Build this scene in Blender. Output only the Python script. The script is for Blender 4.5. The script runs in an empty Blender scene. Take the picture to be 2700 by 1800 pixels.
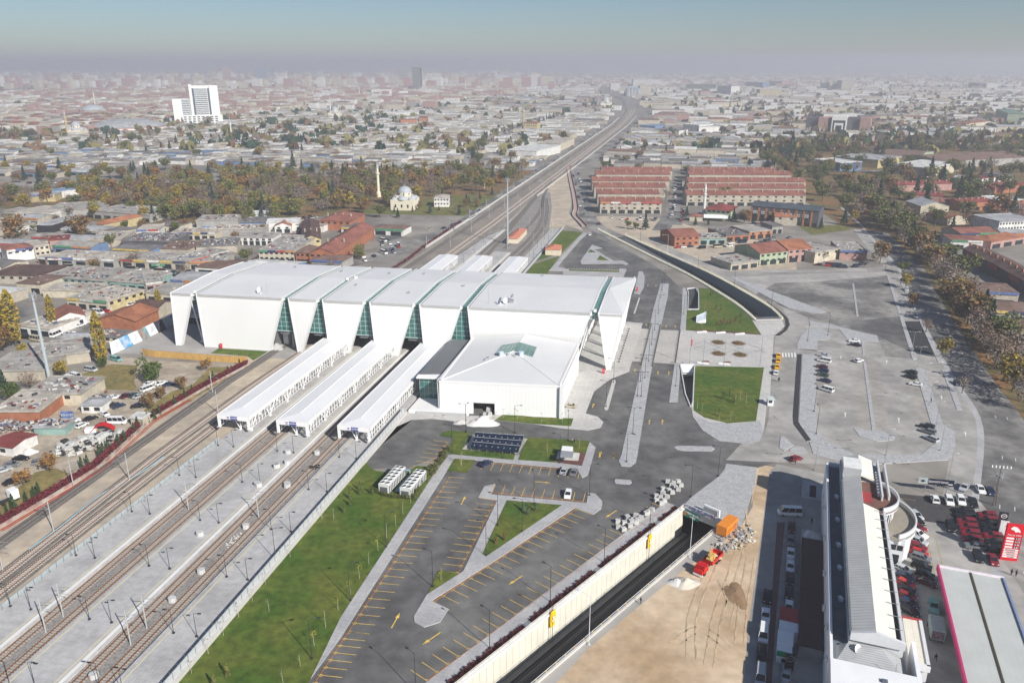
# ---------------------------------------------------------------- camera model (photo pixels 2700 x 1800 -> ground points)
import bpy,math,random
from mathutils import Vector,Matrix
from mathutils.geometry import tessellate_polygon
R=math.radians
rnd=random.Random(7)
SC=bpy.context.scene
COL=SC.collection
F,CX,CY,CAMH,PITCH=2100.0,1350.0,900.0,110.0,R(19.2)
REG=dict(a=(0,600,.38265),b=(900,600,.38265),c=(1800,600,.38265),d=(0,1200,.38265),e=(900,1200,.38265),f=(1800,1200,.38265),g=(0,150,.38265),h=(900,150,.38265),i=(1800,150,.38265),o=(0,0,1.14796),j=(400,680,.2551),k=(1100,680,.2551),l=(550,900,.2551),m=(1050,860,.2551),n=(2100,1180,.2551),p=(2100,1400,.2551),q=(0,1500,.19133),r=(1100,520,.19133),s=(1780,1240,.12755),t=(0,480,.19133),u=(450,480,.2551),v=(1500,430,.2551),w=(2100,430,.2551),x=(0,780,.19133),y=(0,1080,.19133),z=(2040,1500,.19133),A=(1680,760,.19133))
def W(r,x,y,z=0.0):
 """survey point: the spot at height z that shows at photo position (x, y) of survey sheet r"""
 a=REG[r];u,v=a[0]+x*a[2],a[1]+y*a[2]
 an=PITCH+math.atan((v-CY)/F)
 Y=(CAMH-z)/math.tan(an);zc=Y*math.cos(PITCH)+(CAMH-z)*math.sin(PITCH)
 return Vector(((u-CX)/F*zc,Y,z))
TH=R(77.2)
U=Vector((math.cos(TH),math.sin(TH),0));V=Vector((U.y,-U.x,0))
def T(a,b,z=0.0):
 return V*a+U*b+Vector((0,0,z))
def inv(p):return(p.x*V.x+p.y*V.y,p.x*U.x+p.y*U.y)
MATS={}
def mat(name,rgb,rough=.8,var=.12,scale=.5,rgb2=None,scale2=None,fac2=.5,bump=0.0,spec=.25,metal=0.0,objcol=False,lines=None,detail=4.0,emit=0.0,sharp=(.42,.58),local=False):
 """rgb varied by fine noise; rgb2 laid in patches of size scale2; lines=(spacing, angle, darkness, width) seams"""
 if name in MATS:return MATS[name]
 m=bpy.data.materials.new(name);m.use_nodes=True;MATS[name]=m
 nt=m.node_tree;N=nt.nodes;L=nt.links
 b=N['Principled BSDF'];b.inputs['Roughness'].default_value=rough;b.inputs['Metallic'].default_value=metal
 b.inputs['Specular IOR Level'].default_value=spec
 if local:pos=N.new('ShaderNodeTexCoord').outputs['Object']
 else:pos=N.new('ShaderNodeNewGeometry').outputs['Position']
 def noise(s,det=4.0,ro=.55):
  n=N.new('ShaderNodeTexNoise');n.inputs['Scale'].default_value=s;n.inputs['Detail'].default_value=det
  n.inputs['Roughness'].default_value=ro;L.new(pos,n.inputs['Vector']);return n.outputs['Fac']
 def ramp(src,lo,hi,a,c):
  r=N.new('ShaderNodeMapRange');r.inputs[1].default_value=lo;r.inputs[2].default_value=hi
  r.inputs[3].default_value=a;r.inputs[4].default_value=c;L.new(src,r.inputs[0]);return r.outputs[0]
 def mix(f,c1,c2,typ='MIX'):
  x=N.new('ShaderNodeMix');x.data_type='RGBA';x.blend_type=typ
  if isinstance(f,float):x.inputs[0].default_value=f
  else:L.new(f,x.inputs[0])
  for c,k in((c1,6),(c2,7)):
   if isinstance(c,tuple):x.inputs[k].default_value=(*c,1)
   else:L.new(c,x.inputs[k])
  return x.outputs[2]
 if objcol:
  col=N.new('ShaderNodeObjectInfo').outputs['Color']
 else:col=tuple(rgb)
 n1=noise(scale,detail)
 if rgb2:
  f=ramp(noise(scale2 or scale*.2,5.0,.6),sharp[0],sharp[1],0.0,fac2)
  col=mix(f,col,tuple(rgb2))
 if var:
  v=ramp(n1,.3,.7,1-var,1+var)
  cm=N.new('ShaderNodeCombineColor')
  for k in range(3):L.new(v,cm.inputs[k])
  col=mix(1.0,col,cm.outputs[0],'MULTIPLY')
 if lines:
  for sp,an,dk,wd in(lines if isinstance(lines,list) else[lines]):
   mp=N.new('ShaderNodeMapping');mp.inputs['Rotation'].default_value=(0,0,-an);L.new(pos,mp.inputs['Vector'])
   sx=N.new('ShaderNodeSeparateXYZ');L.new(mp.outputs[0],sx.inputs[0])
   d=N.new('ShaderNodeMath');d.operation='DIVIDE';d.inputs[1].default_value=sp;L.new(sx.outputs[0],d.inputs[0])
   fr=N.new('ShaderNodeMath');fr.operation='FRACT';L.new(d.outputs[0],fr.inputs[0])
   lt=N.new('ShaderNodeMath');lt.operation='LESS_THAN';lt.inputs[1].default_value=wd;L.new(fr.outputs[0],lt.inputs[0])
   ml=N.new('ShaderNodeMath');ml.operation='MULTIPLY';ml.inputs[1].default_value=dk;L.new(lt.outputs[0],ml.inputs[0])
   col=mix(ml.outputs[0],col,(0.0,0.0,0.0))
 if isinstance(col,tuple):b.inputs['Base Color'].default_value=(*col,1)
 else:L.new(col,b.inputs['Base Color'])
 if bump:
  bp=N.new('ShaderNodeBump');bp.inputs['Strength'].default_value=bump;bp.inputs['Distance'].default_value=.05
  L.new(n1,bp.inputs['Height']);L.new(bp.outputs[0],b.inputs['Normal'])
 return m
class MB:
 def __init__(s):s.v=[];s.f=[];s.m=[]
 def add(s,vs,fs,mi=0):
  k=len(s.v);s.v +=[tuple(p)for p in vs]
  for f in fs:s.f.append(tuple(i+k for i in f));s.m.append(mi)
  return s
 def quad(s,a,b,c,d,mi=0):return s.add([a,b,c,d],[(0,1,2,3)],mi)
 def box(s,c,size,rot=0.0,mi=0,mtop=None):
  """c: centre of the base"""
  x,y,z=size[0]/2,size[1]/2,size[2];ca,sa=math.cos(rot),math.sin(rot)
  P=[]
  for zz in(0,z):
   for px,py in((-x,-y),(x,-y),(x,y),(-x,y)):P.append((c[0]+px*ca-py*sa,c[1]+px*sa+py*ca,c[2]+zz))
  s.add(P,[(3,2,1,0),(0,1,5,4),(1,2,6,5),(2,3,7,6),(3,0,4,7)],mi)
  return s.add(P[4:],[(0,1,2,3)],mi if mtop is None else mtop)
 def prism(s,pts,z0,z1,mi=0,mtop=None,bottom=False):
  """vertical prism over a plan outline; z1 number"""
  pts=ccw([Vector((p[0],p[1],0))for p in pts]);n=len(pts)
  lo=[(p.x,p.y,z0)for p in pts];hi=[(p.x,p.y,z1)for p in pts]
  s.add(lo+hi,[(i,(i+1)%n,n+(i+1)%n,n+i)for i in range(n)],mi)
  tr=tess(pts);s.add(hi,tr,mi if mtop is None else mtop)
  if bottom:s.add(lo,[t[::-1]for t in tr],mi)
  return s
 def slab(s,top,th,mi=0,mtop=None,d=None):
  """solid plate: polygon 'top' (3D) pushed back by th along d (down by default)"""
  d=(d or Vector((0,0,-1)))*th;n=len(top);top=[Vector(p)for p in top]
  lo=[p+d for p in top]
  s.add(top,[tuple(range(n))],mi if mtop is None else mtop);s.add(lo,[tuple(range(n))[::-1]],mi)
  return s.add(top+lo,[(i,n+i,n+(i+1)%n,(i+1)%n)for i in range(n)],mi)
 def tube(s,a,b,r,r2=None,n=6,mi=0,cap=True):
  a,b=Vector(a),Vector(b);d=(b-a)
  if d.length < 1e-6:return s
  d.normalize();e=d.orthogonal().normalized();g=d.cross(e);r2=r if r2 is None else r2
  P=[a+(e*math.cos(t)+g*math.sin(t))*r for t in(2*math.pi*i/n for i in range(n))]
  Q=[b+(e*math.cos(t)+g*math.sin(t))*r2 for t in(2*math.pi*i/n for i in range(n))]
  s.add(P+Q,[(i,(i+1)%n,n+(i+1)%n,n+i)for i in range(n)],mi)
  if cap:s.add(Q,[tuple(range(n))],mi);s.add(P,[tuple(range(n))[::-1]],mi)
  return s
 def lathe(s,c,prof,n=16,mi=0):
  c=Vector(c);P=[]
  for r,z in prof:
   for i in range(n):t=2*math.pi*i/n;P.append(c+Vector((r*math.cos(t),r*math.sin(t),z)))
  F_=[(j*n+i,j*n+(i+1)%n,(j+1)*n+(i+1)%n,(j+1)*n+i)for j in range(len(prof)-1)for i in range(n)]
  return s.add(P,F_,mi)
 def mesh(s,name,mats):
  me=bpy.data.meshes.new(name);me.from_pydata(s.v,[],s.f)
  for m in(mats if isinstance(mats,(list,tuple)) else[mats]):me.materials.append(m)
  if any(s.m):me.polygons.foreach_set('material_index',s.m)
  me.update();return me
 def build(s,name,mats,parent=None,local=False,smooth=False):
  me=s.mesh(name,mats)
  if smooth:me.polygons.foreach_set('use_smooth',[True]*len(me.polygons))
  o=bpy.data.objects.new(name,me);COL.objects.link(o)
  if parent is not None:
   o.parent=parent
   if not local and parent.type =='EMPTY':o.matrix_parent_inverse=Matrix.Translation(-parent.location)
  return o
def area(P):return sum(P[i].x*P[(i+1)%len(P)].y-P[(i+1)%len(P)].x*P[i].y for i in range(len(P)))/2
def ccw(P):return P if area(P) > 0 else P[::-1]
def tess(pts,holes=()):
 loops=[[Vector((p[0],p[1],0))for p in pts]]+[[Vector((p[0],p[1],0))for p in h]for h in holes]
 flat=[p for l in loops for p in l];out=[]
 for t in tessellate_polygon(loops):
  a,b,c=(flat[i]for i in t)
  out.append(tuple(t) if(b-a).cross(c-a).z > 0 else tuple(t)[::-1])
 return out
def put(o,label=None,cat=None,group=None,kind=None):
 if label:o['label']=label
 if cat:o['category']=cat
 if group:o['group']=group
 if kind:o['kind']=kind
 return o
def thing(name,label,cat,loc=(0,0,0),group=None,rz=0.0):
 o=bpy.data.objects.new(name,None);COL.objects.link(o);o.location=loc;o.rotation_euler.z=rz;o.empty_display_size=.5
 return put(o,label,cat,group)
def dup(root,loc,rz=0.0,sc=1.0,label=None,group=None,color=None,kids=None):
 r=root.copy();COL.objects.link(r);r.location=loc;r.rotation_euler=(0,0,rz)
 r.scale=(sc,sc,sc) if not isinstance(sc,tuple) else sc
 if color:r.color=(*color,1)
 if label:r['label']=label
 if group:r['group']=group
 for ch in(kids if kids is not None else list(root.children)):
  c=ch.copy();COL.objects.link(c);c.parent=r
  if color:c.color=(*color,1)
  for g in ch.children:
   d=g.copy();COL.objects.link(d);d.parent=c
   if color:d.color=(*color,1)
 return r
def struct(name,mb,mats):return put(mb.build(name,mats),kind='structure')
def px(r,pts,z=0.0):return[W(r,x,y,z)for x,y in pts]
ZC=[0.0]
def sheet(name,m,z,pts,holes=()):
 """flat ground sheet at height z over a plan outline"""
 ZC[0] +=.0007;z +=ZC[0]
 P=[Vector((p[0],p[1],z))for p in pts];H=[[Vector((p[0],p[1],z))for p in h]for h in holes]
 mb=MB();mb.add(P+[p for h in H for p in h],tess(P,H));return struct(name,mb,m)
def raised(name,m,z0,z1,pts,mk=None):
 ZC[0] +=.0007;z1 +=ZC[0]-.03
 mb=MB();mb.prism(pts,z0,z1,0 if mk is None else 1,0);return struct(name,mb,[m,mk] if mk else[m])
def offset_line(pts,d):
 """polyline moved sideways (to the left of its direction) by d"""
 out=[]
 for i,p in enumerate(pts):
  a=pts[max(i-1,0)];b=pts[min(i+1,len(pts)-1)];t=(b-a);t.z=0;t.normalize()
  out.append(p+Vector((-t.y,t.x,0))*d)
 return out
def ribbon(mb,pts,w,z,mi=0):
 l,r=offset_line(pts,w/2),offset_line(pts,-w/2)
 for i in range(len(pts)-1):
  mb.quad((*r[i].xy,z),(*r[i+1].xy,z),(*l[i+1].xy,z),(*l[i].xy,z),mi)
def smooth_line(pts,n=6):
 """Catmull-Rom through points"""
 P=[Vector(p)for p in pts];P=[P[0]*2-P[1]]+P+[P[-1]*2-P[-2]];out=[]
 for i in range(1,len(P)-2):
  for k in range(n):
   t=k/n;a,b,c,d=P[i-1],P[i],P[i+1],P[i+2]
   out.append(.5*((2*b)+(c-a)*t+(2*a-5*b+4*c-d)*t*t+(3*b-a-3*c+d)*t**3))
 return out+[P[-2]]
def text(name,s,size,mat_,loc,xdir,up,parent=None,depth=.03,align='CENTER'):
 """raised lettering; loc: centre of the baseline block, xdir reading direction, up the letters' up"""
 cu=bpy.data.curves.new(name,'FONT');cu.body=s;cu.size=size;cu.align_x=align;cu.align_y='CENTER';cu.extrude=depth
 cu.materials.append(mat_);cu.resolution_u=2;tmp=bpy.data.objects.new(name,cu)
 me=bpy.data.meshes.new_from_object(tmp);bpy.data.objects.remove(tmp);bpy.data.curves.remove(cu)
 o=bpy.data.objects.new(name,me);COL.objects.link(o)
 X=Vector(xdir).normalized();Yv=Vector(up);Yv=(Yv-X*Yv.dot(X)).normalized();Z=X.cross(Yv)
 M=Matrix((X,Yv,Z)).transposed().to_4x4();M.translation=Vector(loc)
 if parent is not None:
  o.parent=parent
  M=(Matrix.Translation(-parent.location) if parent.type =='EMPTY' else Matrix.Identity(4))@M
 o.matrix_basis=M
 return o

# ---------------------------------------------------------------- world, sun, camera, haze
SUN_EL=R(33);SUN_DIR=Vector((.63*math.cos(SUN_EL),-.776*math.cos(SUN_EL),math.sin(SUN_EL))).normalized()
wd=bpy.data.worlds.new("World");SC.world=wd;wd.use_nodes=True
sky=wd.node_tree.nodes.new('ShaderNodeTexSky');sky.sky_type='NISHITA';sky.sun_disc=False
sky.sun_elevation=SUN_EL;sky.sun_rotation=math.atan2(SUN_DIR.x,SUN_DIR.y);sky.air_density=1.0;sky.dust_density=.3;sky.ozone_density=6.0
bg=wd.node_tree.nodes['Background'];bg.inputs[1].default_value=.056
wd.node_tree.links.new(sky.outputs[0],bg.inputs[0])
sl=bpy.data.lights.new('sun','SUN');sl.energy=4.9;sl.angle=R(.5);sl.color=(1.0,.95,.88)
so=bpy.data.objects.new('sun',sl);COL.objects.link(so);so.rotation_euler=SUN_DIR.to_track_quat('Z','Y').to_euler()
cam=bpy.data.cameras.new('camera');cam.sensor_width=36;cam.lens=F/2700*36;cam.clip_start=1;cam.clip_end=80000
co=bpy.data.objects.new('camera',cam);COL.objects.link(co);co.location=(0,0,CAMH);co.rotation_euler=(R(90)-PITCH,0,0);SC.camera=co
SC.view_settings.view_transform='Standard';SC.view_settings.look='None';SC.view_settings.exposure=.47;SC.view_settings.gamma=1
try:SC.cycles.use_denoising=True;SC.cycles.max_bounces=6;SC.cycles.volume_bounces=1;SC.cycles.transparent_max_bounces=8
except Exception:pass
hm=bpy.data.materials.new('haze');hm.use_nodes=True;nt=hm.node_tree;nt.nodes.remove(nt.nodes['Principled BSDF'])
pv=nt.nodes.new('ShaderNodeVolumePrincipled');pv.inputs['Density'].default_value=.00027;pv.inputs['Color'].default_value=(.87,.875,.925,1);pv.inputs['Anisotropy'].default_value=.35
nt.links.new(pv.outputs[0],nt.nodes['Material Output'].inputs['Volume'])
hz=MB().box((0,12000,-10),(60000,36000,182)).build('haze',hm)
put(hz,'pale dusty smog lying over the whole town',kind='stuff')

# ---------------------------------------------------------------- materials of the setting
ASPH=mat('asphalt',(.1,.099,.099),.9,.25,.25,(.21,.205,.195),.05,.8,sharp=(.42,.7),detail=8)
ASPH2=mat('asphalt_dusty',(.12,.118,.115),.9,.25,.3,(.33,.315,.29),.035,.85,sharp=(.42,.62),detail=7)
ASPHD=mat('asphalt_new',(.045,.046,.05),.8,.15,.8)
ROADM=mat('road_grey',(.27,.26,.245),.9,.14,.3,(.4,.385,.36),.06,.85,sharp=(.42,.6),detail=8)
PAVE=mat('paving',(.36,.36,.37),.9,.1,.8,(.46,.455,.45),.12,.7,lines=[(1.0,TH,.14,.12),(1.0,TH+R(90),.1,.12)])
PAVEL=mat('paving_light',(.46,.45,.43),.9,.09,.6,(.55,.53,.5),.08,.6,lines=[(1.6,TH,.12,.08),(1.6,TH+R(90),.1,.08)])
COBBLE=mat('cobble',(.35,.355,.365),.95,.2,1.6,(.44,.44,.44),.5,.6)
KERB=mat('kerb_stone',(.5,.495,.48),.8,.1,.6)
PLAT=mat('platform_slab',(.44,.435,.43),.85,.12,.7,(.34,.335,.33),.1,.7,lines=[(2.0,TH,.16,.05),(.9,TH+R(90),.12,.08)],sharp=(.47,.62))
LAWN=mat('lawn',(.055,.105,.014),.95,.35,.5,(.13,.14,.028),.09,.85,detail=8,sharp=(.38,.66))
LAWND=mat('lawn_dry',(.11,.13,.032),.95,.25,.4,(.17,.14,.05),.12,.8)
EARTH=mat('earth',(.42,.3,.185),.95,.16,.35,(.6,.48,.34),.06,.9,detail=6,sharp=(.36,.6))
DUST=mat('dust',(.5,.42,.32),.95,.15,.3,(.36,.31,.25),.06,.8)
YARD=mat('yard',(.3,.255,.2),.95,.22,.4,(.44,.38,.3),.07,.8)
BARE=mat('ground_base',(.2,.185,.165),.95,.25,.06,(.27,.25,.22),.012,.8)
FARLAND=mat('far_fields',(.23,.2,.16),.95,.2,.004,(.14,.14,.1),.0012,.9)
PARKG=mat('park_ground',(.12,.11,.05),.95,.3,.3,(.24,.12,.05),.05,.8)
BALLAST=mat('ballast',(.23,.215,.2),.95,.3,1.6,(.3,.28,.26),.1,.6)
BALLASTD=mat('ballast_dark',(.135,.125,.11),.95,.3,1.6,(.2,.18,.16),.15,.6)
CONC=mat('concrete',(.52,.51,.48),.85,.08,.4,(.42,.41,.39),.1,.5)
CREAMW=mat('cream_panel',(.68,.645,.55),.7,.05,.3)
YEL=mat('paint_yellow',(.66,.45,.1),.7,.25,.9)
WHT=mat('paint_white',(.75,.75,.73),.7,.1,1.5)
ORA=mat('paint_orange',(.45,.17,.05),.7,.2,1.5)
REDSOIL=mat('volcanic_mulch',(.13,.06,.055),.95,.3,1.2)
STEEL=mat('steel',(.42,.43,.45),.45,.08,1,metal=.6)
DARKMET=mat('dark_metal',(.035,.035,.04),.5,.1,1)
WMET=mat('white_metal',(.78,.79,.79),.45,.04,.5)
GLASSD=mat('dark_glass',(.02,.028,.035),.12,.1,.5,spec=.6)
P0,P1=W('s',178,778),W('e',830,1567);dT=(P1-P0).normalized();P1=P1+dT*90
Q0,Q1,Q2=W('s',965,1115),W('s',430,1568),W('e',1340,1567);Q2=Q2+(Q2-Q1).normalized()*90
TR1=[P0,P1,Q2,Q1,Q0]
L2=px('v',[(300,690),(640,862),(970,1027),(1270,1176)])+px('A',[(1290,170),(1480,310),(1625,440)])
R2=px('v',[(575,752),(900,900),(1200,1030),(1510,1172)])+px('A',[(1700,190),(1880,320),(1985,432)])
TR2=L2+R2[::-1]
TR3=px('A',[(703,292),(712,70),(690,10),(800,0),(842,60),(845,292)])
TR4=px('A',[(600,1060),(785,1060),(768,1480),(750,1568)])+px('c',[(60,1235),(30,1180),(0,960+20)])
TR4=px('A',[(600,1060),(785,1060),(762,1568)])+px('c',[(57,1236),(22,1150)])
HOLES=[TR1,TR2,TR3,TR4]
g=45000
sheet('ground',BARE,0,[Vector((-28000,-300,0)),Vector((28000,-300,0)),Vector((28000,29000,0)),Vector((-28000,29000,0))],HOLES)
sheet('far_fields',FARLAND,.6,[Vector((-20000,7500,0)),Vector((27000,4600,0)),Vector((27000,28900,0)),Vector((-27000,28900,0))])
fore=px('o',[(716,1568),(800,1420),(1018,1068),(1010,1040),(940,1070),(848,1076),(842,1050),(890,965),(960,935),(1300,955),(1310,880),(1420,745),(1450,620),(1285,618),(1335,548),(1380,540),(1470,590),(1525,624)])+L2[3:]+px('A',[(1640,470),(1900,660),(1900,1568)])+px('c',[(590,1330),(600,1480),(360,1568)])+px('s',[(1000,0),(300,560)])+[P0+Vector((0,1,0)),P1]
sheet('asphalt_lot',ASPH,.020,px('o',[(690,1600),(800,1420),(1018,1068),(1010,1046),(940,1074),(848,1076),(842,1050),(890,965),(960,930),(1300,950),(1420,950),(1600,1010),(1760,1020),(1790,1060),(1735,1075),(1640,1120),(1565,1162)])+[P0+Vector((-.6,.2,0)),P1+Vector((-.6,.5,0))])
sheet('forecourt_road',ASPH,.028,px('o',[(1330,960),(1330,870),(1440,620),(1300,618),(1290,600),(1340,545),(1362,530),(1395,548),(1470,590),(1525,624),(1560,660),(1570,700),(1560,836),(1571,908),(1584,938),(1590,960),(1640,1000),(1640,1030),(1500,1060)]))
sheet('car_park',ROADM,.020,px('c',[(640,740),(700,690),(735,640),(690,560),(540,470),(250,330),(60,230),(330,310),(780,320),(1420,300),(1560,560),(1850,930),(2180,1400),(2352,1567),(2352,1640),(1830,1567),(1200,1640),(300,1600),(400,1490),(560,1420),(590,1330)]))
sheet('unfinished_lot',ASPH2,.028,px('c',[(500,460),(640,380),(900,360),(1330,330),(1410,330),(1500,620),(1600,900),(1400,890),(1340,750),(840,610),(720,560)]))
sheet('unfinished_lot',mat('bare_concrete',(.4,.385,.36),.95,.12,.3,(.3,.29,.28),.06,.8),.034,px('c',[(360,340),(1400,305),(1410,330),(930,372),(640,380),(500,462)]))
sheet('dark_patch',ASPH,.036,px('c',[(1225,640),(1420,620),(1500,615),(1560,850),(1340,745),(1230,700)]))
sheet('dark_patch',ASPHD,.036,px('c',[(1530,645),(1630,645),(1740,880),(1600,850)]))
AVE=smooth_line([W('w',560,462),W('w',680,560),W('w',770,640),W('w',880,760),W('w',1010,900),W('w',1190,1080),W('c',1640,420),W('c',1830,760),W('c',2020,1060),W('c',2230,1400),W('f',2352,560)+Vector((-4,0,0)),W('f',2352,900)+Vector((3,0,0)),W('f',2352,900)+Vector((-22,-60,0))])
mb=MB();ribbon(mb,AVE,13,.030);struct('avenue_road',mb,ASPH2)
mb=MB();ribbon(mb,offset_line(AVE,-11.5),7,.026);struct('service_road',mb,ROADM)
mb=MB();ribbon(mb,offset_line(AVE,-7.3),1.8,.032);struct('avenue_verge',mb,PAVE)
mb=MB();ribbon(mb,offset_line(AVE,9.6),6,.04);struct('planted_verge',mb,PARKG)
sheet('station_street',ROADM,.024,[W('v',700,745)]+px('c',[(0,225),(350,318),(1430,300),(1560,290),(1440,270),(900,288),(560,292),(330,300)]))
def road(name,pts,w,z,m=None,seg=6):
 mb=MB();ribbon(mb,smooth_line(pts,seg),w,z);return struct(name,mb,m or ASPH2)
FRONT=[T(-121,2070),T(-123,1855),T(-125,1215),T(-131,965),W('v',40,40),W('v',95,200),W('v',125,330),W('v',160,470),W('v',215,590),W('v',330,690),W('v',480,770)]
road('frontage_road',FRONT,13,.05)
road('frontage_road',[T(-164,560),T(-164.5,597),T(-168,900),T(-170,1530),T(-186,2080),T(-260,2800),T(-360,3170)],9,.05)
road('frontage_road',[T(-360,3150),T(-250,2780),T(-140,2090),T(-121,2060)],10,.05)
road('market_street',px('a',[(-40,330),(300,285),(800,275),(1300,330)]),11,.03,ROADM)
road('market_street',px('a',[(-60,560),(130,560),(330,730),(560,700),(720,590),(1000,480),(1150,400),(1290,330),(1530,260),(1640,200)]),9,.034,ASPH2)
road('yard_lane',px('y',[(-200,900),(300,720),(800,420),(1250,180),(1500,80)])+px('x',[(1900,1440),(2352,1260)]),9,.03,YARD)
road('market_street',px('u',[(1150,640),(1550,430),(1900,330)]),9,.03,ASPH2)
road('market_street',px('u',[(1760,860),(2150,760),(2330,700),(2250,560),(2010,440)]),16,.032,ASPH2)
road('rail_side_street',[W('u',2330,700),W('r',330,480),W('r',700,320),W('r',900,110),T(-164,600)],10,.034,ASPH2)
road('boulevard',[T(-1000,610),T(-700,640),T(-530,690),T(-380,790),T(-240,850),T(-170,880)],16,.04,ROADM)
road('boulevard',[T(-300,1900),T(-320,1300),T(-290,1020),T(-240,870)],12,.036,ROADM)
road('market_street',[T(-21,560),T(-15,640),T(-8,760),T(10,900)],12,.035,ASPH2)
road('market_street',px('v',[(1090,640),(1150,420),(1140,180)]),11,.038,ASPH2)
road('cross_street',[T(-130,900),T(0,905),T(120,930),T(260,960)],12,.036,ASPH2)
sheet('construction_earth',EARTH,.012,[W('s',430,1568),W('s',960,1160),W('s',1350,1180),W('s',1600,750),W('s',1650,100),W('f',510,60),W('f',980,140),W('f',960,300),W('f',600,1567),W('f',590,1567)+Vector((-20,-60,0)),Q2])
sheet('service_strip',mat('service_pave',(.4,.38,.35),.95,.1,.4,(.3,.29,.27),.1,.6),.016,[Q1+Vector((.3,0,0)),Q0+Vector((.3,0,0)),W('s',1250,1290),W('e',2352,790),W('e',1700,1330),W('e',1480,1567),Q2+Vector((4,0,0)),Q2+Vector((.3,0,0))])
sheet('dealer_yard',ROADM,.022,px('n',[(950,470),(1900,560),(2120,830),(2130,1160),(2352,1500)])+px('p',[(2352,1700),(1000,1700)]))
sheet('dealer_yard',mat('dark_asphalt',(.06,.058,.06),.9,.2,.5),.030,px('n',[(1020,470),(1760,545),(1640,800),(1330,760),(1210,640)]))  # much darker asphalt sheet over the front part of the yard
sheet('yard',ROADM,.022,px('f',[(650,60),(990,130),(1000,1567),(420,1640),(450,1200),(600,110)]))
sheet('back_lane',mat('red_pavers',(.16,.1,.1),.95,.15,1),.034,px('f',[(650,460),(705,460),(640,1150),(610,1640),(550,1640),(590,1300)]))
sheet('yard',YARD,.014,px('x',[(600,1180),(1000,1080),(1350,980),(1560,830),(2352,900)])+px('j',[(800,1100),(990,1090),(640,1350)])+px('d',[(700,0),(0,420)])+px('y',[(-300,1400),(-300,900),(0,0)]))
sheet('dry_grass',mat('dry_grass',(.24,.19,.075),.95,.3,.5,(.16,.14,.06),.12,.8),.022,px('x',[(1340,1000),(1560,940),(1900,960),(1850,1180),(1900,1300),(1330,1290),(1030,1230),(1050,1110)]))
sheet('dry_grass',mat('dry_grass',(.3,.19,.075)),.020,px('a',[(1700,960),(1230,1240),(880,1420),(1000,1250),(1180,1130),(1330,1080),(1450,960)]))
sheet('dry_grass',mat('dry_grass',(.3,.19,.075)),.020,px('y',[(950,880),(330,1330),(0,1480),(0,1300),(480,860),(760,800)]))
sheet('rail_side_dirt',DUST,.010,[T(-166,90),T(-137,90),T(-137,270),T(-140,330),T(-170,330),T(-168,270)])
sheet('rail_side_dirt',DUST,.010,[T(-161,330),T(-140,330),T(-141,470),T(-150,560),T(-160,560)])
sheet('rail_yard_dirt',DUST,.012,[T(-120,470),T(-92,470),T(-88,565),W('v',150,700),W('v',0,520),W('v',60,300),W('h',1580,780),W('h',1400,900),T(-138,745),T(-132,560)])
sheet('dusty_lot',DUST,.014,px('v',[(230,560),(330,640),(560,745),(870,880),(1090,970),(1400,1080),(1680,1130),(2352,1120),(2352,900),(1300,640),(1000,590),(900,560),(330,550)]))
sheet('park_ground',PARKG,.012,[T(-660,600),T(-560,540),T(-420,500),T(-300,520),T(-268,575),T(-166,600),T(-168,870),T(-330,800),T(-530,690)])
sheet('park_lawn',LAWND,.024,[T(-262,575),T(-170,585),T(-168,690),T(-215,680)])
sheet('park_lawn',LAWND,.024,px('w',[(20,650),(470,640),(560,690),(330,720),(150,740)]))
sheet('park_ground',PARKG,.012,[T(106,600),T(200,560),T(420,900),T(420,1300),T(160,1300),T(60,1000)])
sheet('hall_apron',mat('apron',(.36,.345,.325),.9,.12,.4,(.28,.27,.26),.1,.6),.016,[T(-226,258),T(-150,268),T(-150,335),T(-212,345)])
sheet('hall_lawn',LAWN,.03,px('j',[(610,985),(690,935),(1200,965),(1050,1060),(990,1015)]))
raised('pavement',PAVEL,0,.14,[T(-42,236),T(-30,237),T(-29.5,262),T(-25,275),T(-19,284),T(-18.2,345),T(-38,347),T(-40,300)],KERB)
raised('pavement',PAVEL,0,.13,px('m',[(1700,890),(1900,892),(2060,935),(2120,990),(2090,1050),(1960,1076),(1700,1055),(1400,1010),(1000,970),(780,1000),(600,985),(340,955),(150,965),(-60,1060)])+[T(-87.6,205),T(-87.6,231)]+px('m',[(190,900),(720,930)]),KERB)
mat('crossing',(.45,.43,.4),.9,.1,.6,(.38,.36,.34),.1,.6)
for pts in([(1990,690),(2125,700),(2070,925),(1920,915)],[(2200,705),(2335,710),(2300,940),(2150,930)]):
 sheet('crossing',MATS['crossing'],.034,px('b',pts))
raised('pavement',COBBLE,0,.13,px('k',[(2290,140),(2330,140),(2352,200),(2345,300),(2300,380),(2240,370),(2270,240)]),KERB)
for q in([('m',2240,555),('m',2215,560),('m',2128,850),('m',2145,872),('m',2170,860),('m',2248,575)],[('k',2290,412),('k',2305,412),('k',2250,580),('k',2235,575)]):
 raised('traffic_island',CONC,0,.15,[W(*x)for x in q],KERB)
raised('median',COBBLE,0,.15,px('b',[(2200,385),(2257,388),(2250,470),(2145,930),(2040,1567)])+px('e',[(2030,50),(1990,80),(1930,75),(1912,40)])+px('b',[(1930,1567),(2070,930),(2150,560)]),KERB)
raised('median',COBBLE,0,.15,px('A',[(625,0),(665,0),(690,60),(690,290),(670,575),(590,575),(615,330)]),KERB)
raised('median',COBBLE,0,.15,px('A',[(515,1040),(600,1050),(560,1568),(440,1568)])+[],KERB)
raised('traffic_island',COBBLE,0,.15,px('c',[(0,1505),(200,1508),(222,1525),(200,1540),(0,1538),(-40,1530),(-60,1515),(-40,1505)]),KERB)
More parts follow.
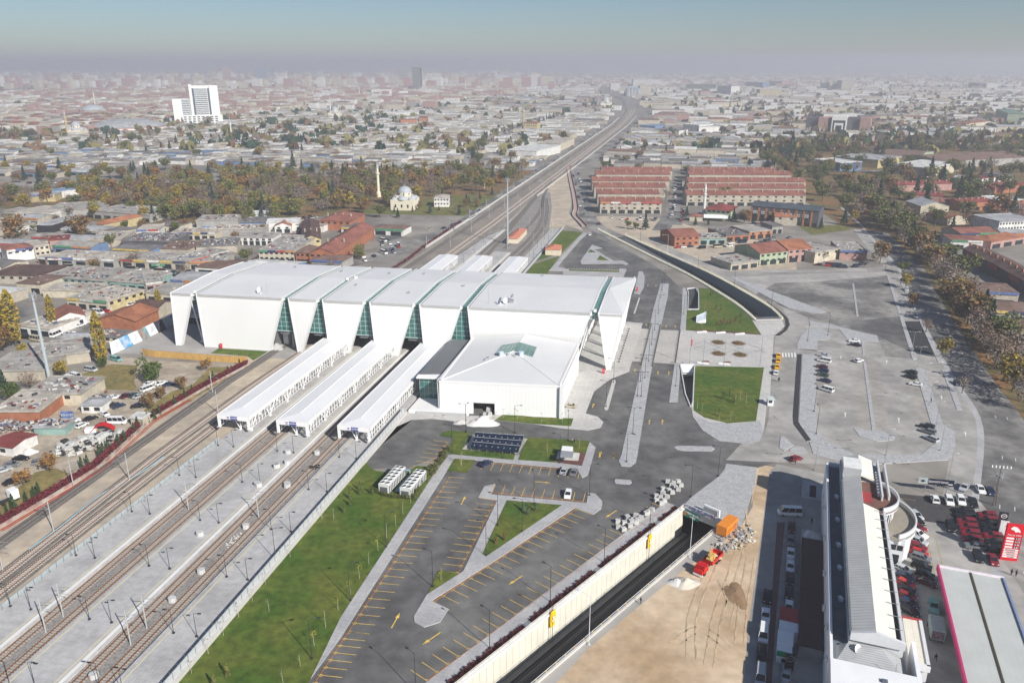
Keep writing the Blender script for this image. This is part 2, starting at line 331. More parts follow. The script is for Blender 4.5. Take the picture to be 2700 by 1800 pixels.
raised('traffic_island',COBBLE,0,.15,px('e',[(1890,165),(1995,172),(2002,190),(1985,202),(1890,195),(1882,180)]),KERB)
raised('traffic_island',COBBLE,0,.15,px('c',[(675,1440),(700,1440),(765,1500),(700,1540),(665,1520)]),KERB)
raised('traffic_island',COBBLE,0,.15,px('c',[(770,1508),(830,1510),(865,1555),(740,1540),(735,1530)]),KERB)
raised('plaza',PAVEL,0,.13,px('A',[(590,580),(730,585),(1590,450),(1640,455),(2000,450),(2030,520),(1880,665),(1870,900),(1850,1100),(1830,1568),(1700,1568),(1760,1090),(785,1055),(520,1035)]),KERB)
raised('pavement',PAVEL,0,.13,px('c',[(75,950),(565,965),(590,960),(575,1260),(560,1400),(530,1470),(450,1490),(250,1470),(140,1400),(70,1300),(60,1240)]),KERB)
raised('pavement',COBBLE,0,.135,px('c',[(75,1290),(180,1340),(360,1352),(530,1330),(560,1400),(530,1470),(450,1490),(250,1470),(140,1400)]),KERB)
raised('lawn',LAWN,.1,.17,px('A',[(670,575),(685,305),(855,305),(860,0),(1000,10),(1280,180),(1470,320),(1590,455),(1710,640),(1300,620),(740,585)]))
raised('lawn',LAWN,.1,.17,px('c',[(80,955),(560,965),(505,1335),(310,1350),(150,1310),(75,1260)]))
sheet('mulch_bed',REDSOIL,.19,px('A',[(740,590),(1300,622),(1710,645),(1690,630),(1300,600),(760,580)]))
raised('ramp_verge',mat('new_tar',(.04,.04,.045),.8,.15,.8),0,.15,px('A',[(1880,660),(1960,660),(2060,590),(2105,510),(2080,420),(1990,330),(1800,190),(1760,190),(1960,340),(2040,430),(2050,510),(2010,580)]),KERB)
raised('verge',MATS['new_tar'],0,.14,px('c',[(790,873),(820,873),(795,1340),(885,1465),(855,1475),(765,1355),(760,1300)]),KERB)
raised('pavement',COBBLE,0,.13,px('c',[(825,873),(925,880),(915,1000),(925,1400),(1000,1480),(1200,1567),(1640,1567),(1720,1500),(1760,1480),(1780,1350),(1870,1400),(1880,1500),(1830,1600),(1200,1640),(900,1560),(870,1470),(800,1340)]),KERB)
raised('pavement',COBBLE,0,.13,px('c',[(790,800),(815,745),(860,700),(960,695),(1025,740),(1010,770),(930,775),(925,850),(1030,855),(790,835)]),KERB)
raised('pavement',COBBLE,0,.12,px('c',[(870,640),(1340,745),(1350,790),(1250,780),(1130,765),(1080,700),(960,685),(880,680)]),KERB)
raised('traffic_island',COBBLE,0,.13,px('c',[(1245,930),(1262,930),(1330,1390),(1470,1440),(1450,1465),(1340,1475),(1220,1440),(1175,1380),(1305,1400)]),KERB)
raised('traffic_island',COBBLE,0,.13,px('c',[(1230,770),(1245,770),(1255,875),(1240,875)]),KERB)
raised('traffic_island',COBBLE,0,.13,px('c',[(1168,385),(1180,385),(1212,612),(1198,612)]),KERB)
raised('traffic_island',COBBLE,0,.13,px('c',[(1405,325),(1418,325),(1615,905),(1585,912)]),KERB)
raised('pavement',COBBLE,0,.13,px('c',[(1500,330),(1640,600),(1800,925),(1760,930),(1630,640),(1480,340)]),KERB)
raised('pavement',COBBLE,0,.13,px('c',[(1600,965),(1665,970),(1800,1380),(1760,1480),(1720,1380)]),KERB)
raised('traffic_island',COBBLE,0,.13,px('c',[(1785,978),(1825,980),(1925,1255),(1890,1255)]),KERB)
raised('traffic_island',COBBLE,0,.13,px('c',[(350,340),(990,580),(960,590),(870,585),(730,555),(340,350)]),KERB)
raised('pavement',COBBLE,0,.13,px('s',[(180,720),(330,560),(900,130),(1010,0)])+px('f',[(300,60),(510,85),(500,200),(400,500)])+px('s',[(1300,1130),(1000,1060),(700,960)]),KERB)
raised('pavement',PAVE,0,.12,px('m',[(560,1325),(1190,1355),(1205,1325),(1260,1330),(1240,1380),(1640,1410),(1900,1445),(1910,1380),(1980,1200),(2040,1250),(1960,1540),(1900,1568),(1850,1480),(800,1385),(560,1360)])+px('e',[(780,20),(720,120),(0,1250),(-330,1700),(-420,1700),(0,1110),(640,130),(740,0)]),KERB)
raised('lawn',LAWN,.08,.15,px('m',[(425,1130),(470,1095),(540,1080),(750,1100),(660,1275),(1210,1325),(1190,1383),(540,1325),(500,1290),(580,1155)]))
raised('lawn',LAWN,.08,.15,px('m',[(1340,1150),(1980,1190),(1900,1440),(1640,1410),(1235,1383)]))
raised('lawn',LAWN,.08,.15,px('m',[(580,1370),(795,1385),(715,1515),(505,1495)]))
raised('lawn',LAWN,.08,.15,px('m',[(1100,905),(1400,940),(1810,955),(1785,1035),(1400,1010),(1000,970)]))
sheet('mulch_bed',REDSOIL,.165,px('m',[(1860,1300),(1940,1320),(1900,1440),(1640,1412),(1650,1385),(1840,1395)]))
sheet('gravel_pad',mat('gravel_pad',(.52,.49,.43),.95,.12,1),.175,px('m',[(770,1130),(1340,1165),(1240,1325),(660,1275),(740,1190)]))
raised('lawn',LAWN,.08,.15,px('d',[(1240,1680),(1215,1580),(1400,1350),(1800,860),(2000,620),(2352,210)])+px('e',[(180,50),(190,80),(240,110),(330,122),(460,115),(520,75),(640,85),(640,120),(0,1110),(-240,1600)]))
raised('pavement',PAVE,0,.13,px('e',[(945,290),(985,215),(1060,198),(1030,270),(1690,330),(1700,260),(1750,265),(1800,320),(1790,370),(1735,410),(1610,362),(1100,700),(620,1005),(740,1060),(680,1150),(570,1185),(505,1150),(500,1110),(590,960),(840,800),(1075,310)]),KERB)
raised('lawn',LAWN,.09,.16,px('e',[(1140,312),(1520,345),(1010,690),(970,685),(1085,430)]))
raised('lawn',LAWN,.09,.16,px('e',[(670,795),(810,815),(600,950)]))
raised('pavement',PAVE,0,.12,[P0+Vector((-.35,0,0)),P1+Vector((-.35,0,0))]+[p+Vector((-4.2,3.0,0))for p in(P1,P0)],KERB)
raised('pavement',PAVE,0,.12,px('r',[(1815,1015),(2190,590),(2290,490),(2345,500),(2245,592),(1935,958),(2060,990),(2352,1000),(2352,1016)]),KERB)
raised('pavement',PAVE,0,.12,px('v',[(120,1010),(240,845),(345,880),(260,890),(460,1010),(560,1010),(615,1040),(590,1055),(530,1040),(130,1045)]),KERB)
raised('pavement',PAVE,0,.12,px('v',[(520,1090),(595,1095),(560,1175),(-60,1150),(-60,1100),(520,1120)]),KERB)
raised('lawn',LAWN,.1,.17,px('v',[(195,925),(225,895),(280,925)]))
raised('lawn',LAWN,.1,.17,px('v',[(320,955),(415,1010),(290,1005)]))
raised('lawn',LAWN,.1,.17,px('v',[(0,1100),(525,1118),(520,1130),(0,1115)]))
raised('lawn',LAWN,.1,.17,[T(-87.8,346),T(-87.8,444)]+px('r',[(1960,815),(1815,1015)])+[T(-72,346)])
raised('lawn',LAWN,.1,.17,[T(-87.8,452),T(-87.8,545)]+px('r',[(2280,485),(2000,760)]))
RUT=mat('wheel_rut',(.5,.385,.26),.95,.35,.4)
mb=MB()
for pts in([('f',230,600),('f',200,760),('f',120,950),('f',60,1150),('f',60,1400)],[('f',420,330),('f',400,600),('f',330,850),('f',240,1100),('f',180,1450)],[('f',470,700),('f',420,1000),('f',390,1300)],[('f',330,1330),('f',120,1200),('f',-60,1300)],[('f',450,330),('f',480,180),('f',560,110)],[('f',270,860),('f',330,1000),('f',300,1150)]):
 q=smooth_line([W(*p)for p in pts],8)
 for o_ in(-.9,.9):ribbon(mb,offset_line(q,o_),.3,.07)
struct('wheel_tracks',mb,RUT)

# ---------------------------------------------------------------- station hall
PANEL=mat('white_cladding',(.74,.745,.735),.5,.03,.06,lines=[(1.25,TH+R(87),.075,.1)])
ROOFW=mat('white_roof',(.66,.665,.665),.55,.035,.05,(.6,.605,.61),.04,.5,lines=[(.9,TH+R(88),.11,.16)])
TRIMW=mat('white_trim',(.76,.76,.75),.5,.02,.3)
TEAL=mat('teal_glass',(.03,.115,.11),.16,.25,.5,(.05,.17,.155),.12,.8,spec=.6)
TEALR=mat('teal_glass_roof',(.045,.15,.135),.2,.15,.8,(.09,.22,.2),.25,.6,spec=.5)
MULL=mat('mullion',(.4,.5,.49),.5,.05,1)
INNER=mat('hall_interior',(.16,.165,.17),.9,.1,.5)
SEAM=mat('dark_seam',(.05,.05,.055),.8,.1,1)
def bf(a):return 272.7+(a+204)*.0617
ZE,ZF,ZB=22.5,23.7,22.4
DF,DB=29.5,55.0
hall=thing('station_hall','huge white railway station hall of seven folded roof shells split by strips of teal glass','railway station',T(-115,300))
def H(a,d,z):return T(a,bf(a)+d,z)
SH=[(-204,-194.5,-204.7,-202.1,0),(-192.8,-155.7,-191.9,-163.2,0),(-153.6,-141.3,-151.6,-149.4,0),(-139.4,-122.2,-138.0,-129.7,0),(-120.1,-102.2,-118.7,-109.7,0),(-100.1,-83.5,-98.7,-91.0,0),(-81.2,-33.9,-79.3,-41.4,0),(-31.6,-22.2,-27.7,-26.0,0)]
for k,(a0,a1,f0,f1,zb) in enumerate(SH):
 mb=MB();th=1.5
 fl,fr=f0,f1
 front=[H(fl,0,zb),H(fr,0,zb),H(a1,0,ZE),H(a0,0,ZE)]
 mb.slab(front,th,0,0,U)
 for p,q in((front[0],front[3]),(front[1],front[2])):
  s_=.45 if p is front[0] else-.45
  mb.slab([p-U*.12+V*min(s_,0),p-U*.12+V*max(s_,0),q-U*.12+V*max(s_,0),q-U*.12+V*min(s_,0)],.3,2,2,U)
 if k < 7:
  top=[[H(a0,0,ZE+.02),H(a1,0,ZE+.02)],[H(a0,DF,ZF),H(a1,DF,ZF)],[H(a0,DB,ZB),H(a1,DB,ZB)]]
  for i in range(2):mb.slab([top[i][0],top[i][1],top[i+1][1],top[i+1][0]],1.2,0,1)
  for e in(0,1):
   w=V*(.5 if e ==0 else-.5)
   for i in range(2):
    p,q=top[i][e],top[i+1][e]
    mb.slab([p+Vector((0,0,.14)),p+w+Vector((0,0,.14)),q+w+Vector((0,0,.14)),q+Vector((0,0,.14))] if e ==0 else[p+w+Vector((0,0,.14)),p+Vector((0,0,.14)),q+Vector((0,0,.14)),q+w+Vector((0,0,.14))],.5,2,2)
    if 0 < k and e ==0:
     mb.slab([p+w*1.08+Vector((0,0,.06)),p+w*1.5+Vector((0,0,.06)),q+w*1.5+Vector((0,0,.06)),q+w*1.08+Vector((0,0,.06))],.3,3,3)
 else:
  P=H(-30.6,DF+1,ZF+.3);c=[H(a0,0,ZE),H(a1,0,ZE),H(a1+.5,DB,ZB),H(a0,DB,ZB)];L_=H(a0,DF,ZF-.2)
  mb.add([P,c[0],c[1],c[2],c[3],L_],[(1,2,0),(2,3,0),(3,4,0),(4,5,0),(5,1,0)],1)
  mb.slab([c[0]-Vector((0,0,.25)),c[1]-Vector((0,0,.25)),c[2]-Vector((0,0,.25)),c[3]-Vector((0,0,.25))],.9,2,2)
  mb.slab([c[0]+Vector((0,0,.1)),c[0]+V*.5+Vector((0,0,.1)),L_+V*.5+Vector((0,0,.35)),L_+Vector((0,0,.35))],.5,2,2)
  mb.slab([L_+Vector((0,0,.35)),L_+V*.5+Vector((0,0,.35)),c[3]+V*.5+Vector((0,0,.1)),c[3]+Vector((0,0,.1))],.5,2,2)
 back=[H(fl,DB,0),H(fr,DB,0),H(a1,DB,ZB-.02),H(a0,DB,ZB-.02)]
 mb.slab(back[::-1],th,0,0,-U)
 mb.build('roof_shell',[PANEL,ROOFW,TRIMW,SEAM],hall)
GAPS=[(SH[i],SH[i+1])for i in range(7)]
for k,(l,r_) in enumerate(GAPS):
 mb=MB()
 for i,(d0,z0,d1,z1) in enumerate(((1.6,ZE-.35,DF,ZF-.4),(DF,ZF-.4,DB-1.6,ZB-.4))):
  mb.slab([H(l[1]-.6,d0,z0),H(r_[0]+.6,d0,z0),H(r_[0]+.6,d1,z1),H(l[1]-.6,d1,z1)],.3,0)
  n=12
  for j in range(n):
   d=d0+(d1-d0)*(j+.5)/n;z=z0+(z1-z0)*(j+.5)/n
   mb.slab([H(l[1]-.5,d-.07,z+.05),H(r_[0]+.5,d-.07,z+.05),H(r_[0]+.5,d+.07,z+.05),H(l[1]-.5,d+.07,z+.05)],.1,1)
 mb.build('glass_strip',[TEALR,MULL],hall)
 zb=8.0 if 0 < k < 6 else 19.3
 for d,sgn in((2.2,1),(DB-2.2,-1)):
  mb=MB()
  def edge(z):
   t=(ZE-z)/ZE
   return l[1]+(l[3]-l[1])*t,r_[0]+(r_[2]-r_[0])*t
  (la,ra),(lb,rb)=edge(ZE),edge(zb)
  pl=[H(lb-.5,d,zb),H(rb+.5,d,zb),H(ra+.5,d,ZE-.5),H(la-.5,d,ZE-.5)]
  mb.slab(pl if sgn > 0 else pl[::-1],.25,0,0,U*sgn)
  o=mb.build('glass_wall',[TEAL],hall)
  mb=MB()
  off=-.12*sgn
  nz=7
  for j in range(nz):
   z=zb+.15+(ZE-1-zb)*j/nz;x0,x1=edge(z)
   mb.tube(H(x0-.3,d+off,z),H(x1+.3,d+off,z),.2 if j ==0 else .09,n=4)
  w=rb-lb
  for j in range(1,4):
   a=lb+w*j/4;ztop=ZE-.6
   for zz in range(int(zb),int(ZE)):
    x0,x1=edge(zz)
    if not(x0-.1 < a < x1+.1):ztop=zz;break
   if ztop > zb+1:mb.tube(H(a,d+off,zb),H(a,d+off,ztop),.09,n=4)
  mb.build('window_frame',[MULL],o)
 mb=MB()
 x0,x1=l[1]-4,r_[0]+4
 if 0 < k < 6:
  mb.box(H((x0+x1)/2,3.2,6.6),(x1-x0,1.2,1.2),TH-R(90));mb.build('beam',[INNER],hall)
  for s_ in(-1.4,1.6):
   m2=MB();m2.tube(H((l[1]+r_[0])/2+s_,6,0),H((l[1]+r_[0])/2+s_,6,8),.5,n=10);m2.build('column',[CONC],hall)
mb=MB();mb.slab([H(-162,5,8.2),H(-42,5,8.2),H(-42,DB-5,8.2),H(-162,DB-5,8.2)],.8);mb.build('concourse_floor',[INNER],hall)
mb=MB();mb.slab([H(-41.8,1.6,.1),H(-41.8,DB-1.6,.1),H(-36.5,DB-1.6,21.2),H(-36.5,1.6,21.2)][::-1],.4,0,0,-V);gl=mb.build('side_glazing',[TEAL],hall)
mb=MB()
for j in range(12):
 d=2+j*(DB-4)/11;mb.tube(H(-41.5,d,0),H(-36.1,d,21.4),.16,n=4)
for z in(3.5,8,12.5,17):mb.tube(H(-41.4+5.3*z/21.2,1.8,z),H(-41.4+5.3*z/21.2,DB-1.8,z),.12,n=4)
mb.build('window_frame',[WMET],gl)
for j in range(6):
 d=5+j*9.2;mb=MB()
 mb.tube(H(-39.8,d,.1),H(-34.5,d-1.2,21.3),.34,.28,n=8);mb.tube(H(-39.8,d,.1),H(-34.5,d+2.6,21.3),.34,.28,n=8)
 mb.tube(H(-36.8,d,13),H(-33.8,d,21.3),.2,n=6);mb.build('strut',[WMET],hall)
for j in range(5):
 d=10.5+j*11.5;mb=MB()
 mb.box(H(-26.2,d,.1),(1.5,1.0,.5),TH);
 mb.tube(H(-26.2,d,.4),H(-23.4,d-.9,21.8),.32,.26,n=8);mb.tube(H(-26.2,d,.4),H(-28.8,d+1.2,21.8),.32,.26,n=8);mb.tube(H(-26.0,d,.4),H(-22.8,d+2.6,21.8),.26,n=8)
 mb.build('strut',[WMET],hall)
for s_,d in((-.8,6),(.9,8),(-1.2,26),(1.0,28)):
 mb=MB();mb.box(H(-195.6+s_,d,0),(1.6,1.6,.5),TH);mb.tube(H(-195.6+s_,d,.3),H(-197.2+s_,d-2.4,20.8),.3,n=8);mb.tube(H(-195.6+s_,d,.3),H(-193.2+s_,d-1,20.8),.3,n=8);mb.build('strut',[WMET],hall)
mb=MB();mb.slab([H(-191.5,2,0),H(-191.5,DB-2,0),H(-192.4,DB-2,21),H(-192.4,2,21)],.4,0,0,V);mb.build('side_wall',[INNER],hall)
mb=MB();mb.slab([H(-163,3,0),H(-163,DB-3,0),H(-157,DB-3,21),H(-157,3,21)][::-1],.4,0,0,-V);mb.build('side_wall',[INNER],hall)
mb=MB();mb.box(H(-160.4,9,0),(2.2,2.2,8),TH);mb.box(H(-161.2,9,5.6),(4,2.2,1.6),TH);mb.build('pier',[TRIMW],hall)
def dish(p,r,parent,aim=Vector((-.5,-.7,.5))):
 mb=MB();e=aim.normalized().orthogonal().normalized();a_=aim.normalized();g_=a_.cross(e);prof=[(0,0),(.5,.07),(.85,.2),(1,.3)];P=[]
 for rr,zz in prof:
  for i in range(14):t=2*math.pi*i/14;P.append(p+Vector((0,0,r*.9))+(e*math.cos(t)+g_*math.sin(t))*rr*r+a_*zz*r)
 mb.add(P,[(j*14+i,j*14+(i+1)%14,(j+1)*14+(i+1)%14,(j+1)*14+i)for j in range(3)for i in range(14)])
 mb.tube(p,p+Vector((0,0,r*.9)),.12);mb.tube(p+Vector((0,0,r*.9)),p+Vector((0,0,r*.9))+a_*r*.9,.04)
 return mb.build('satellite_dish',[WMET],parent)
def roofz(d):return ZE+(ZF-ZE)*d/DF if d < DF else ZF+(ZB-ZF)*(d-DF)/(DB-DF)
dish(H(-167.5,4.6,roofz(4.6)),1.5,hall);dish(H(-69.5,4.6,roofz(4.6)),1.5,hall,Vector((-.8,-.3,.5)));dish(H(-67.4,6,roofz(6)),1.3,hall)
mb=MB();mb.box(H(-65.8,7.5,roofz(7)),(1.6,1.6,1.2),TH);mb.tube(H(-66.5,9.5,roofz(9)),H(-66.5,9.5,roofz(9)+2),.08);mb.box(H(-66,9.8,roofz(9)+1.6),(2.2,.5,.9),TH);mb.build('roof_unit',[STEEL],hall)
for a,d,h in((-164.2,4.0,7),(-74,4.5,7.5),(-40,48,3)):
 m2=MB();m2.tube(H(a,d,roofz(d)),H(a,d,roofz(d)+h),.07,.03,n=5);m2.build('mast',[STEEL],hall)
for a,d in((-134,20),(-128,42),(-113,44),(-109,13),(-150,42),(-174,47),(-62,50),(-90,25)):
 m2=MB();m2.box(H(a,d,roofz(d)),(.9,.7,.5),TH);m2.tube(H(a+.7,d,roofz(d)),H(a+.7,d,roofz(d)+1.1),.12);m2.build('roof_vent',[STEEL],hall)
for a,d in((-194,1.2),(-32.8,1.2),(-138,30),(-140.5,27)):
 m2=MB();m2.box(H(a,d,roofz(d)),(1,1,1.0),TH);m2.build('roof_hatch',[TRIMW],hall)
mb=MB();mb.slab([H(-70,DB+.1,20.2),H(-34,DB+.1,20.2),H(-34,DB+4.5,20.2),H(-70,DB+4.5,20.2)],1.0);mb.build('rear_cornice',[TRIMW],hall)
annex=thing('annex_building','low white annex with hipped roof and teal skylight in front of the station hall','building',T(-58,258))
ZA=11.2;A0,A1,A2,A3=T(-77.6,232.6),T(-37.9,237.0),T(-37.7,279.5),T(-78.4,277.5)
def up(p,z):return Vector((p.x,p.y,z))
mb=MB()
dl,dr=T(-66.4,233.8),T(-59.2,234.6)
fd=(A1-A0).normalized()
def on(t):return A0+fd*t
t0=(dl-A0).dot(fd);t1=(dr-A0).dot(fd);Lf=(A1-A0).length
mb.slab([up(on(0),0),up(on(t0),0),up(on(t0),ZA),up(on(0),ZA)],.6,0,0,U);mb.slab([up(on(t1),0),up(on(Lf),0),up(on(Lf),ZA),up(on(t1),ZA)],.6,0,0,U)
mb.slab([up(on(t0),4.0),up(on(t1),4.0),up(on(t1),ZA),up(on(t0),ZA)],.6,0,0,U)
mb.slab([up(A1,0),up(A2,0),up(A2,ZA),up(A1,ZA)],.6,0,0,-V);mb.slab([up(A3,0),up(A0,0),up(A0,ZA),up(A3,ZA)],.6,0,0,V)
mb.build('wall',[PANEL],annex)
mb=MB();mb.slab([up(on(t0)+U*5,0),up(on(t1)+U*5,0),up(on(t1)+U*5,4.4),up(on(t0)+U*5,4.4)],.3,0,0,U);mb.build('loading_door',[GLASSD],annex)
mb=MB();ap,bp_=T(-58.6,260.6,13.3),T(-58.4,281.0,13.0)
e0,e1,e2,e3=up(A0,ZA),up(A1,ZA),up(A2,ZA),up(A3,ZA)
mb.add([e0,e1,e2,e3,ap,bp_],[(0,1,4),(1,2,5,4),(2,3,5),(3,0,4,5)],0)
mb.add([e0-Vector((0,0,.3)),e1-Vector((0,0,.3)),e2-Vector((0,0,.3)),e3-Vector((0,0,.3))],[(3,2,1,0)],0)
mb.build('roof',[ROOFW],annex)
mb=MB()
for p,q in((e0,e1),(e1,e2),(e3,e0)):
 dv=(q-p).normalized();nv=Vector((dv.y,-dv.x,0));z3=Vector((0,0,.25))
 mb.slab([p+z3+nv*.15,q+z3+nv*.15,q+z3-nv*.55,p+z3-nv*.55],.6)
for p in(e0,e1):mb.tube(p+(ap-p)*.03+Vector((0,0,.05)),ap+Vector((0,0,.05)),.16,n=4)
mb.tube(ap+Vector((0,0,.05)),bp_+Vector((0,0,.05)),.16,n=4);mb.build('roof_trim',[TRIMW],annex)
mb=MB();mb.slab([up(e1,10.9)+V*.25-U*.2,up(e2,10.9)+V*.25,up(e2,10.9)+V*.3,up(e1,10.9)+V*.3-U*.2],.25);mb.slab([up(A1,0)+V*.12-U*1,up(A1,0)+V*1.3-U*1,up(A1,ZA)+V*1.3-U*1,up(A1,ZA)+V*.12-U*1],3,1,1,U);mb.build('gutter',[SEAM,TRIMW],annex)
def onroof(a,b,dz=.12):
 """height of the hip roof at (a, b)"""
 s=min(1,max(0,(-37.8-a)/20.6 if a > -58.5 else(a+78)/19.6));t=min(1,max(0,(b-235)/25.6));return T(a,b,ZA+2.05*min(s,t)+dz)
sky_=[(-64.6,256.8),(-64.4,267.4),(-58.5,270.0),(-58.5,260.7)],[(-58.5,260.7),(-58.5,270.0),(-51.6,268.0),(-51.2,258.4)]
for q in sky_:
 mb=MB();P=[onroof(*q_,.22)for q_ in q];mb.slab(P if area(P) > 0 else P[::-1],.2,0)
 o=mb.build('skylight',[TEALR],annex)
 mb=MB()
 for i in range(5):
  f_=i/4;mb.tube(P[0].lerp(P[3],f_)+Vector((0,0,.06)),P[1].lerp(P[2],f_)+Vector((0,0,.06)),.05,n=4);mb.tube(P[0].lerp(P[1],f_)+Vector((0,0,.06)),P[3].lerp(P[2],f_)+Vector((0,0,.06)),.05,n=4)
 mb.build('window_frame',[MULL],o)
for a,b in((-62.2,256.2),(-55.3,257.6)):
 mb=MB();c=onroof(a,b,-.1);mb.lathe(c,[(.85,0),(.85,1.3),(1.0,1.35),(1.0,1.6),(0,1.75)],14);mb.build('roof_fan',[mat('pale_blue_metal',(.5,.58,.66),.5)],annex)
mb=MB();c=onroof(-58.6,257.2);mb.tube(c,c+V*2+Vector((0,0,.1)),.12);mb.tube(c,c+V*1.8-U*1.5,.1);mb.box(c-V*1.2,(1.2,.8,.5),TH);mb.build('roof_pipe',[STEEL],annex)
dish(onroof(-59.5,256.8,0),.5,annex)
for a,b in((-67,252),(-66.4,254.2)):
 mb=MB();mb.box(onroof(a,b,0),(.9,.6,.4),TH);mb.build('roof_vent',[STEEL],annex)
link=thing('link_building','grey ribbed roof and teal glass corner beside the annex','building',T(-84,258))
GREYR=mat('ribbed_grey',(.2,.215,.225),.6,.05,.4,lines=[(1.0,TH,.55,.45)])
mb=MB();mb.slab([T(-87.8,240.6,9.2),T(-79.2,241.2,9.6),T(-79.6,279.6,9.6),T(-87.9,279,9.2)],.5);mb.build('roof',[GREYR],link)
mb=MB();mb.slab([T(-88,239.4,9.0),T(-78,239.8,9.4),T(-79.2,242.2,9.75),T(-87.9,241.2,9.35)],.5);mb.slab([T(-79.0,239.8,0),T(-78.0,232.8,0),T(-78.4,233,11.2),T(-78.6,277,11.2),T(-79.2,277,9.9)],.2,0,0,V);mb.build('fascia',[TRIMW],link)
mb=MB();mb.slab([T(-87.2,240.4,1.2),T(-79.2,240.8,1.2),T(-79.2,240.8,9),T(-87.2,240.4,9)],.3,0,0,U);mb.slab([T(-87.2,278,1.2),T(-87.2,240.4,1.2),T(-87.2,240.4,9),T(-87.2,278,9)],.3,0,0,V);g_=mb.build('glass_wall',[TEAL],link)
mb=MB()
for i in range(6):mb.tube(T(-87.1+1.55*i,240.25+.08*i,1.2),T(-87.1+1.55*i,240.25+.08*i,9),.07,n=4)
for z in(3.2,5.2,7.2):mb.tube(T(-87.2,240.2,z),T(-79.3,240.6,z),.05,n=4)
mb.build('window_frame',[MULL],g_)
mb=MB();mb.prism([T(-87.6,229.6),T(-67.4,231.6),T(-67.6,233.2),T(-77.4,232.6),T(-78.8,240.6),T(-87.4,240.6)],0,1.2);mb.build('terrace',[TRIMW,CONC],link)
mb=MB();mb.slab([T(-85,229.5,.15),T(-68,231.3,.15),T(-68,231.3,1.0),T(-85,229.5,1.0)],.1,0,0,U);mb.build('vent_grille',[mat('grille',(.4,.41,.42),.6,.1,2)],link)
Q=[(-136.3,-127.2,95,540),(-119.6,-108.2,80,468),(-99.4,-88.6,70,700)]
def plat(name,label,pts,wl=True):
 o=thing(name,label,'platform',pts[0].copy())
 mb=MB();mb.prism(pts,0,.9);mb.build('deck',[PLAT],o)
 return o
Z9=.9
p1=plat('railway_platform','pale paved railway platform beside the ballasted main tracks',[T(-136.4,60),T(-127.2,60),T(-126.2,540),T(-133,512),T(-136.6,440)])
p2=plat('railway_platform','pale paved railway platform between the two pairs of rusty rails',[T(-119.6,60),T(-108.3,60),T(-107,468),T(-117.4,468)])
p3=plat('railway_platform','pale paved railway platform along the lawn and station car park',[T(-99.3,60),T(-89.2,60),T(-88.9,230),T(-88.2,546),T(-96,546)])
def line(parent,a0,b0,a1,b1,w,m,z=.9):
 mb=MB();mb.slab([T(a0-w/2,b0,z+.03),T(a0+w/2,b0,z+.03),T(a1+w/2,b1,z+.03),T(a1-w/2,b1,z+.03)],.03);return mb.build('edge_line',[m],parent)
line(p1,-127.7,62,-127.0,535,.8,mat('edge_white',(.72,.71,.68),.8,.05));line(p2,-108.9,62,-107.7,465,.8,MATS['edge_white'])
line(p1,-128.7,62,-128.0,535,.35,mat('tactile',(.55,.5,.36),.9,.1,2));line(p2,-118.4,62,-116.6,465,.35,MATS['tactile']);line(p2,-110,62,-109,465,.35,MATS['tactile']);line(p3,-98,62,-94.8,545,.35,MATS['tactile'])
RAIL=mat('rail_rust',(.17,.07,.03),.7,.2,2);SLEEP=mat('sleeper',(.5,.47,.43),.9,.12,2);SLEEPD=mat('sleeper_dark',(.2,.19,.18),.9,.15,2)
def track(label,pts,sleeper=True,sl_mat=None,bed=None,bedw=3.4,z=.1,step=.65,smin=None,rail=RAIL,group=None,hw=.07):
 o=thing('railway_track',label,'track',pts[0].copy(),group)
 if bed:
  mb=MB();lo,hi=offset_line(pts,bedw/2),offset_line(pts,-bedw/2);l2,h2=offset_line(pts,bedw/2-.6),offset_line(pts,-bedw/2+.6)
  for i in range(len(pts)-1):
   f3=lambda p,zz:(p.x,p.y,zz)
   mb.quad(f3(hi[i],.015),f3(hi[i+1],.015),f3(h2[i+1],z),f3(h2[i],z));mb.quad(f3(h2[i],z),f3(h2[i+1],z),f3(l2[i+1],z),f3(l2[i],z));mb.quad(f3(l2[i],z),f3(l2[i+1],z),f3(lo[i+1],.015),f3(lo[i],.015))
  put(mb.build('ballast_bed',[bed],o),kind='stuff')
 for s_ in(-.75,.75):
  mb=MB();ln=offset_line(pts,s_);a_,b_=offset_line(ln,hw),offset_line(ln,-hw)
  for i in range(len(pts)-1):
   t_=Vector((0,0,z+.32))
   mb.slab([b_[i]*1+t_,b_[i+1]+t_,a_[i+1]+t_,a_[i]+t_],.3)
  mb.build('rail',[rail],o)
 if sleeper:
  mb=MB();acc=0.0;nxt=0.0
  for i in range(len(pts)-1):
   d=pts[i+1]-pts[i];ln=d.length;d.normalize();rz=math.atan2(d.y,d.x)
   while nxt <=acc+ln:
    c=pts[i]+d*(nxt-acc);mb.box((c.x,c.y,z-.03),(.28,2.5,.2),rz);nxt +=step
   acc +=ln
  put(mb.build('sleeper',[sl_mat or SLEEP],o),kind='stuff')
 return o
def tl(a0,a1,b0,b1):return[T(a0,b0),T(a1,b1)]
track('far side track on dark sleepers nearest the red hedge',[T(-157.0,95),T(-159.8,184),T(-161.6,240),T(-160.6,300),T(-157.6,360),T(-156.6,440),T(-155.5,560),T(-155,900),T(-155.5,1560),T(-160,1700),T(-178,2060),T(-236,2600),T(-300,2950)],bed=BALLASTD,sl_mat=SLEEPD,step=.7,bedw=4.4,rail=mat('rail_dark',(.09,.07,.06),.6))
track('mainline track with pale sleepers beside the blue cable',[T(-146.5,85),T(-147,125),T(-150,184),T(-150.6,240),T(-149,300),T(-146.6,360),T(-145.0,440),T(-143.5,560),T(-144.5,900),T(-146,1560),T(-150,1700),T(-166,2070)],bed=BALLASTD,bedw=4.6)
